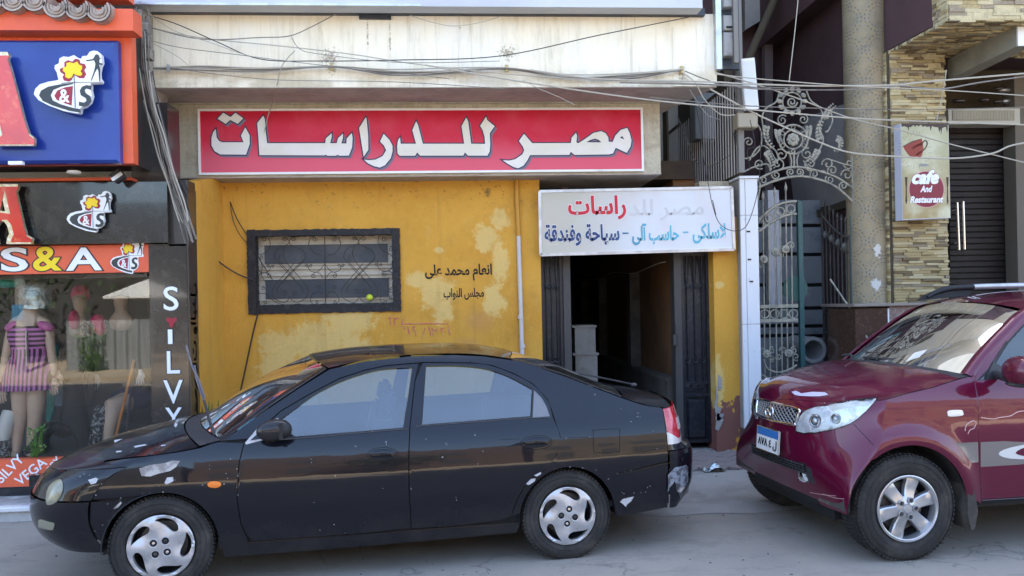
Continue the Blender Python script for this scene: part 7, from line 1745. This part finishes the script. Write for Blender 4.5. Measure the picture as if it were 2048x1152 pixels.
lg = empty('court_gate', (0, 0, 0), label='left scrolled gate leaf on a dark green post, beside the marble pillar', cat='gate')
q = Z8(540, 60); a, b_ = atY(1594, 400, gY2), atY(1601, 400, gY2); MB().box(a.x, b_.x+.01, gY2-.02, gY2+.03, .12, atY(1597, 402, gY2).z).build('post', m_gateg, lg)
for x in (345, 410, 470, 375, 440, 500):
    up_ = x in (345, 410, 470); y0 = {345: 50, 410: 25, 470: 0, 375: 150, 440: 120, 500: 110}[x]
    mb = MB(); a = atY(*Z8(x, y0), gY2); b_ = atY(*Z8(x+12, 1080), gY2); mb.tube([a, b_], .008, 6)
    if up_: mb.lathe([(.001, .09), (.016, .03), (.018, .01), (.008, 0), (.014, -.01), (.008, -.02)], 8, Matrix.Translation(a))
    mb.build('bar', m_gate, lg, 50)
mb = MB(); gt(mb, [(322, 165), (400, 95), (470, 68), (528, 62)], .016, Z8); gt(mb, [(322, 228), (400, 172), (470, 140), (528, 132)], .016, Z8); mb.build('top_rail', m_gate, lg, 60)
for (x, y) in ((335, 192), (380, 155), (440, 118), (497, 103)): m1_ = MB(); gring(m1_, x, y, 22, .009, Z8); m1_.build('ring', m_gate, lg, 60)
for y in (640, 718): p0, p1 = atY(*Z8(328, y), gY2), atY(*Z8(535, y), gY2); MB().box(p0.x, p1.x, gY2-.015, gY2+.015, p0.z-.018, p0.z+.018).build('rail', m_gate, lg)
for x in (355, 408, 460, 512): m1_ = MB(); gring(m1_, x, 680, 23, .008, Z8); m1_.build('ring', m_gate, lg, 60)
for (x, y, r) in ((350, 380, 24), (412, 340, 24), (470, 325, 24), (365, 900, 24), (487, 897, 24)): petal(x, y, r, 'rosette', lg, Z8, gY2-.01)
for (x, y, r, a, t) in ((500, 305, 26, 2, 1.3), (440, 350, 20, 1, -1.3), (330, 415, 20, 2, 1.3), (335, 885, 22, 3, 1.3), (395, 880, 20, 5, -1.3), (395, 925, 18, 1, 1.3), (455, 880, 20, 3, 1.3), (515, 880, 22, 5, -1.3), (525, 915, 22, 1, 1.3), (430, 915, 18, 3, -1.3)): m1_ = MB(); gsc(m1_, x, y, r, a, t, .008, Z8); m1_.build('scroll', m_gate, lg, 60)
mb = MB(); gt(mb, [(350, 930), (370, 980), (430, 1000), (490, 985), (530, 960)], .012, Z8); gt(mb, [(330, 1010), (400, 1040), (520, 1045)], .012, Z8); mb.build('bottom_rail', m_gate, lg, 60)
dsk = atY(1590, 577, gY2+.03); MB().lathe([(0, .0), (.135, .0), (.135, .012), (0, .012)], 32, Matrix.Translation(dsk) @ WM).build('green_disc', mat('green_disc', (.03, .085, .07), .5), lg)
rgt = empty('court_gate', (0, 0, 0), label='right scrolled gate leaf, dark and swung inward beside the mosaic column', cat='gate')
Yh = 8.4; xh = atY(1700, 500, Yh).x; xf = atY(1645, 500, 8.85).x
def G(u, z): return Vector((xh+(xf-xh)*u, Yh+(8.85-Yh)*u, z))
zT = lambda u: atY(1700, 470, Yh).z+(atY(1642, 425, 8.85).z-atY(1700, 470, Yh).z)*u**1.6
for k in range(8):
    u = k/7; z0_ = .15; r = .013 if k in (0, 7) else .009
    mb = MB(); mb.tube([G(u, z0_), G(u, zT(u)+(.12 if 0 < k < 7 else 0))], r, 6)
    if 0 < k < 7: mb.lathe([(.001, .08), (.014, .03), (.016, .01), (.006, 0)], 8, Matrix.Translation(G(u, zT(u)+.12)))
    mb.build('bar', m_gated, rgt, 50)
for dz in (0, -.16): MB().tube([G(i/10, zT(i/10)+dz-.03) for i in range(11)], .014, 6).build('top_rail', m_gated, rgt, 60)
for z_ in (1.50, 1.28, .75, .2): MB().tube([G(0, z_), G(1, z_)], .016, 6).build('rail', m_gated, rgt)
for k in range(5):
    for zc_ in (1.39, .62): MB().tube([G(.1+.2*k+.075*math.cos(a), zc_+.075*math.sin(a)) for a in [2*math.pi*i/16 for i in range(16)]], .008, 5, closed=True).build('ring', m_gated, rgt, 60)
for k in range(4): c = G(.15+.23*k, 2.42-.07*k*0+.0-(.22*(1-(.15+.23*k)))); MB().ell(tuple(c), (.045, .014, .05), 10, 6).build('rosette', m_gated, rgt, 60)
MB().box(xh-.0, xh+.055, Yh-.03, Yh+.03, .12, atY(1703, 432, Yh).z).build('gate_post', mat('grey_gate_post', (.13, .16, .15), .5), rgt)
tag(MB().tube([atY(1660, 558, 8.3), atY(1702, 620, 8.2), atY(1737, 680, 7.95)], .010, 6).build('leaning_rod', m_gate, None), 'thin metal rod leaning on the brown granite block', 'rod')

# ------------------------------------------------------------------ cables
def cab(name, m, r, pts, Y, label, group=None, jit=0.0, parent=None, n=7, cat='cable'):
    Ys = Y if isinstance(Y, (list, tuple)) else [Y]*len(pts)
    P = [atY(x, y, yy_) for (x, y), yy_ in zip(pts, Ys)]; P = catmull([tuple(p) for p in P], n)
    if jit: P = [tuple(c+rq.uniform(-jit, jit) for c in p) for p in P]
    o = MB().tube(P, r, 5).build(name, m, parent, 60)
    if parent is None: tag(o, label, cat, group)
    return o
bn = empty('cable_bundle', (0, 0, 0), label='thick bundle of dusty cables falling past the left end of the red sign', cat='cable bundle')
path = [(288, 60), (292, 140), (302, 205), (318, 262), (332, 318), (345, 365), (362, 408), (372, 445), (384, 482)]
for k in range(17):
    o_x = rq.uniform(-15, 14); w_ = rq.uniform(.6, 1.2); ms = [m_cable, m_cablelight, m_cable, m_cabledark][k % 4]
    pts = [(x+o_x*w_*(1-.05*i)+rq.uniform(-3.5, 3.5), y+rq.uniform(-5, 5)) for i, (x, y) in enumerate(path[(k % 3):len(path)-(k % 2)])]
    cab('strand', ms, rq.uniform(.003, .006), pts, 7.0+rq.uniform(-.05, .05), '', parent=bn)
for k in range(10):
    pts = [(rq.uniform(262, 300), rq.uniform(15, 160)) for _ in range(4)]; cab('strand', m_cable, .005, pts, 7.1, '', parent=bn)
mbz = MB()
for k in range(5): c = atY(rq.uniform(270, 292), 30+k*26, 7.1); mbz.cbox(c.x-.05, c.x+.05, 7.08, 7.16, c.z-.045, c.z+.045, .01)
mbz.build('old_bracket', mat('dirty_bracket', (.25, .22, .18), .8, var=[(12, (.1, .08, .06), .45, .7)]), bn)
hz_ = empty('cable_bundle', (0, 0, 0), label='sagging bundle of cables clipped along the cream ledge', cat='cable bundle')
base = [(290, 136), (400, 134), (520, 138), (663, 134), (780, 143), (900, 140), (1013, 137), (1140, 152), (1260, 150), (1363, 140)]
for k in range(8):
    sg_ = rq.uniform(-.4, 1.3); pts = [(x, y+rq.uniform(-2, 2)+sg_*6*abs(math.sin(i*1.05))) for i, (x, y) in enumerate(base)]
    cab('strand', [m_cable, m_cablelight, m_cable][k % 3], rq.uniform(.0035, .006), pts, 7.28+rq.uniform(-.02, .02), '', parent=hz_)
for (x, y, h_) in ((336, 136, 6),):
    p = atY(x, y, 7.25); MB().box(p.x-.01, p.x+.01, 7.24, 7.28, p.z-.03, p.z+.03).build('clip', m_alum, hz_)
# loose lines over the ledge
L1_ = [([(80, 0), (250, 38), (330, 62), (420, 78), (560, 92), (700, 108), (830, 128), (1013, 148), (1150, 158), (1300, 163), (1500, 172)], 'pale line from the top left edge to the scrolled gates'),
 ([(130, 14), (280, 50), (400, 78), (520, 75), (578, 72), (620, 55), (672, 28)], 'cable looping up to the underside of the top board'),
 ([(200, 10), (330, 40), (430, 82), (520, 118), (640, 122), (800, 120), (1000, 112), (1200, 70), (1390, 32)], 'long grey cable dipping across the ledge and rising to its right corner'),
 ([(290, 78), (360, 95), (480, 110), (640, 130), (760, 140), (900, 158)], 'thin cable sloping down across the left of the ledge'),
 ([(308, 88), (350, 110), (376, 130)], 'short cable end on the left of the ledge'),
 ([(0, 28), (120, 42), (240, 66), (300, 78)], 'pale cable crossing the orange eave'),
 ([(300, 30), (350, 62), (420, 85), (500, 112), (580, 122)], 'thin cable from the top left of the ledge'),
 ([(583, 75), (600, 98), (640, 108), (800, 125), (1000, 122)], 'thin cable joined at the loop on the ledge'),
 ([(820, 31), (870, 46), (910, 52), (960, 45), (1000, 33)], 'small slack cable loop under the top board'),
 ([(340, 135), (430, 148), (560, 160), (760, 163), (900, 170), (1010, 178)], 'lowest thin cable along the ledge'),
 ([(1045, 160), (1080, 178), (1120, 195), (1150, 210)], 'short cable running down under the ledge')]
for i, (pts, lb) in enumerate(L1_): cab('cable', m_cable if i % 2 else m_cabledark if i == 2 else m_cablelight, .0045 if i in (0, 1, 2) else .003, pts, 7.2-.01*i, lb)
cab('cable', m_cablelight, .0045, [(590, 101), (565, 130), (555, 165), (545, 205), (536, 232), (528, 265)], [7.22, 7.25, 7.3, 7.6, 7.82, 7.84], 'cable end dangling over the second letter of the red sign')
R1_ = [([(1060, 140), (1200, 158), (1400, 163), (1500, 168), (1640, 172), (1790, 170), (1850, 164), (2060, 146)], .008, m_cablelight, 'thick pale overhead line, upper of the pair at right'),
 ([(1240, 165), (1430, 170), (1520, 178), (1640, 180), (1740, 178), (1800, 172), (1880, 178), (1960, 165), (2060, 152)], .007, m_cable, 'pale overhead line with a slack loop near the stone pier'),
 ([(1430, 148), (1520, 158), (1700, 172), (1880, 180), (2060, 192)], .005, m_cablelight, 'thin overhead line falling slightly to the right'),
 ([(850, 130), (1060, 166), (1300, 200), (1510, 220), (1700, 236), (1880, 244), (2060, 250)], .007, m_cablelight, 'long pale line from the ledge down to the cafe sign top'),
 ([(1300, 195), (1500, 212), (1720, 218), (1880, 219), (2060, 214)], .0045, m_cable, 'level thin line crossing the mosaic column'),
 ([(1420, 178), (1500, 222), (1560, 250), (1640, 285), (1700, 305), (1790, 313), (1900, 317), (1980, 308), (2020, 292), (2060, 284)], .008, m_cablelight, 'heavy pale cable sagging across the gates and the cafe sign'),
 ([(1430, 145), (1500, 165), (1590, 195), (1700, 236), (1800, 260), (1900, 288), (1980, 308), (2060, 328)], .006, m_cablelight, 'pale cable slanting down from the ledge past the cafe sign'),
 ([(1365, 145), (1390, 165), (1410, 200), (1440, 228), (1470, 230)], .005, m_cablelight, 'short loop from the right insulator into the railing'),
 ([(1370, 142), (1410, 158), (1460, 172), (1600, 176)], .005, m_cable, 'cable from the right insulator to the gates'),
 ([(1598, -20), (1590, 60), (1578, 165)], .004, m_cablelight, 'thin vertical wire in front of the aubergine wall'),
 ([(1893, 140), (1885, 190), (1873, 243)], .004, m_cablelight, 'wire holding the top of the cafe sign'),
 ([(1440, 240), (1415, 230), (1395, 205), (1380, 180)], .004, m_cable, 'short slack wire among the railing bars')]
for pts, r, m, lb in R1_: cab('overhead_line', m, r, pts, 6.9+rq.uniform(-.05, .1), lb, 'overhead lines at the right', cat='overhead line')
D_ = [([(1355, 232), (1370, 270), (1385, 310), (1400, 330), (1430, 328), (1460, 310)], 7.7, 'wire drooping in front of the railing bars'), ([(1390, 205), (1400, 250), (1405, 300), (1412, 345), (1418, 375), (1425, 410), (1440, 448), (1470, 462), (1495, 448), (1515, 385), (1520, 330), (1522, 260)], 7.95, 'long wire hanging over the white sign and back up the marble pillar'),
 ([(1425, 400), (1432, 430)], 7.95, 'wire stub on the white sign'), ([(1500, 240), (1510, 290), (1495, 300), (1500, 340)], 7.9, 'thin wire curling beside the railing post')]
for pts, Y_, lb in D_: cab('hanging_wire', m_cabledark, .004, pts, Y_, lb, cat='wire')
# wall cables around the window
cab('wall_cable', m_cabledark, .007, [(385, 420), (398, 465), (430, 515), (470, 545), (512, 562)], [7.6, 7.75, 8.0, 8.15, 8.17], 'dark cable swooping from the bundle to the lower left of the window', cat='cable')
cab('wall_cable', m_cabledark, .008, [(517, 622), (505, 670), (488, 750), (470, 830), (455, 900)], 8.16, 'dark cable running from the window corner down behind the car', cat='cable')
cab('wall_cable', m_cabledark, .005, [(460, 403), (475, 440), (500, 480), (520, 520), (545, 560)], 8.17, 'thin cable from the wall hook to the window', cat='cable')
cab('wall_cable', m_cabledark, .004, [(460, 403), (466, 440), (480, 470), (500, 492)], 8.17, 'second thin cable from the wall hook', cat='cable')
cab('wall_cable', m_cabledark, .006, [(400, 358), (520, 362), (640, 360), (760, 361)], 8.15, 'dark cable tucked under the sign box soffit', cat='cable')
# litter and pebbles
lt = MB(); pts = []; rl2 = random.Random(3); c = atZ(1428, 943, .10)
rows = [[(c.x-.10+.2*i/6+rl2.uniform(-.01, .01), c.y-.06+.12*j/5+rl2.uniform(-.01, .01), c.z+.01+rl2.uniform(0, .07)*math.sin(math.pi*i/6)) for i in range(7)] for j in range(6)]
tag(lt.grid(rows).build('foil_wrapper', mat('silver_foil', (.55, .6, .6), .25, .7, var=[(20, (.1, .12, .12), .5, .6), (12, (.75, .75, .7), .55, .6)]), None), 'crumpled silver wrapper on the ground before the marble pillar', 'litter')
gv_ = MB()
for k in range(420):
    X, Y_ = rl2.uniform(-3.5, 5.5), rl2.uniform(3.8, 7.4)
    s_ = rl2.uniform(.003, .009)*(1.5 if rl2.random() < .06 else 1); z0_ = 0 if Y_ < 6.2 else (.01 if Y_ < 6.6 else .05 if Y_ < 7 else .1)
    if X > 3.2 and Y_ > 6.2: z0_ = 0
    gv_.ell((X, Y_, z0_+s_*.3), (s_, s_*rl2.uniform(.6, 1), s_*.6), 5, 3)
o = gv_.build('gravel', mat('grit', (.16, .15, .14), .9, var=[(3, (.05, .045, .04), .45, .6), (8, (.32, .31, .29), .6, .65)]), None); o['kind'] = 'stuff'

# ------------------------------------------------------------------ the other side of the street (seen only in glass and paint)
m_opp = [mat('sunny_beige_render', (.17, .14, .10), .85, var=[(.5, (.12, .10, .07), .4, .7)]), mat('sunny_grey_render', (.07, .065, .06), .85, var=[(.5, (.04, .04, .035), .4, .7)]), mat('sunny_rose_render', (.13, .09, .07), .85)]
m_winop = mat('dark_far_window', (.07, .07, .07), .6)
for i, (x0, x1, h, lab) in enumerate(((-34, -18, 8, 'beige block of flats across the street, far left'), (-17.5, -4, 5.5, 'grey block of flats across the street, opposite the clothes shop'), (-3.5, 8.5, 6.5, 'rose block of flats across the street, opposite the doorway'), (9, 30, 8, 'beige block of flats across the street, opposite the cafe'))):
    ob = empty('far_building', (0, 0, 0), label=lab, cat='building', group='buildings across the street')
    MB().box(x0, x1, -26, -15, 0, h).build('wall', m_opp[i % 3], ob)
    wm = MB().box(-.55, .55, -.04, .02, 0, 1.4).mesh('window'); wm.materials.append(m_winop)
    nx = int((x1-x0)/2.6)
    for a in range(nx):
        for b_ in range(int(h//3)):
            o = link('window', wm, ob); o.location = (x0+1.3+a*2.6, -14.98, 1.1+b_*3)
def tree(x, y, h, r, seed, lab):
    t = empty('street_tree', (x, y, 0), label=lab, cat='tree', group='trees across the street'); r_ = random.Random(seed)
    MB().tube([(0, 0, 0), (.05, 0, h*.4), (-.05, .05, h*.75)], [.16, .11, .05], 8).build('trunk', mat('bark', (.09, .065, .045), .9), t, 60)
    mb = MB()
    for k in range(1500):
        u = Vector((r_.gauss(0, .45), r_.gauss(0, .45), r_.gauss(0, .35))); p = Vector((0, 0, h*.72))+u*r; s = .16
        d = Vector((r_.uniform(-1, 1), r_.uniform(-1, 1), r_.uniform(-.4, 1))).normalized(); e = d.cross(Vector((.3, .1, 1))).normalized(); mb.quad(p, p+d*s+e*s*.4, p+d*s*1.9, p+d*s-e*s*.4)
    mb.build('crown', mat('dark_foliage', (.035, .07, .02), .7), t)
tree(-13.5, -11, 4.6, 2.2, 1, 'street tree across the road, behind the parasols'); tree(3, -12.5, 4.2, 2.0, 2, 'street tree across the road, opposite the doorway')
fc = empty('corrugated_fence', (-9.4, -7.5, 0), label='grey corrugated sheet fence across the street', cat='fence')
R = [[(-1.0+.02*i*2, .07*math.sin(i*.8), z_) for i in range(60)] for z_ in (0, 1.45)]
MB().grid(R).build('sheet', mat('galvanised_sheet', (.30, .32, .34), .6, .1), fc, 60)
leafy('hedge_shrub', (-9.6, -7.1, 0), 1.3, 260, .04, .12, m_plant, 9, 'thin shrub before the corrugated fence across the street', 'shrub', .5)
for i, (x, y, lab) in enumerate(((-9.2, -10, 'white street parasol left of the fence across the street'),)):
    pr = empty('parasol', (x, y, 0), label=lab, cat='parasol'); MB().tube([(0, 0, 0), (0, 0, 2.5)], .03, 8).build('pole', m_alum, pr)
    MB().lathe([(1.3, 2.05), (1.28, 2.12), (.05, 2.6), (0, 2.62)], 8).build('canopy', m_white, pr)
kio = empty('kiosk', (-14.8, -8.5, 0), label='orange topped kiosk across the street', cat='kiosk'); MB().box(-1, 1, -.8, .8, 0, 2.3).build('wall', m_mortar, kio); MB().box(-1.1, 1.1, -.9, 1.0, 2.3, 2.7).build('roof_board', m_orangepl, kio)
plp = empty('utility_pole', (-11.3, -7, 0), label='grey utility pole with a blue notice across the street', cat='pole'); MB().tube([(0, 0, 0), (0, 0, 7)], [.13, .10], 12).build('shaft', m_concrete, plp, 60); MB().box(-.135, .135, .10, .145, 1.5, 1.9).build('notice', mat('blue_notice', (.08, .25, .45), .6), plp)
# far kerb and pavement in the sun
g = MB().box(-60, 60, -15, -5.2, .0, .12).build('far_pavement', mat('sunny_pavement', (.44, .36, .26), .85, var=[(.8, (.34, .28, .20), .4, .7)])); g['kind'] = 'structure'
# the row of buildings goes on either side (its mass keeps the street in shade)
for x0, x1, h, lab in ((-24, -6.9, 16, 'rendered building continuing the row beyond the clothes shop'), (9.6, 26, 16, 'rendered building continuing the row beyond the cafe')):
    nb = empty('row_building', (0, 0, 0), label=lab, cat='building', group='buildings continuing the row'); MB().box(x0, x1, 7.6, 20, 0, h).build('wall', m_upper, nb)
MB().box(-6.9, -3.9, 7.2, 20, 3.9, 16).build('upper_storey', m_upper, shop); MB().box(-6.9, -3.65, 9.8, 20, 0, 3.9).build('rear_wall', m_upper, shop)
MB().box(4.72, 9.6, 7.6, 20, 5.6, 16).build('upper_storey', m_upper, cafe); MB().box(4.9, 9.6, 9.1, 20, 0, 5.6).build('rear_wall', m_upper, cafe)
MB().box(7.5, 9.6, 8.2, 9.1, 0, 4.3).build('side_wall', m_upper, cafe)
MB().box(2.4, 4.9, 11.4, 20, 0, 16).build('rear_mass', m_upper, alley)
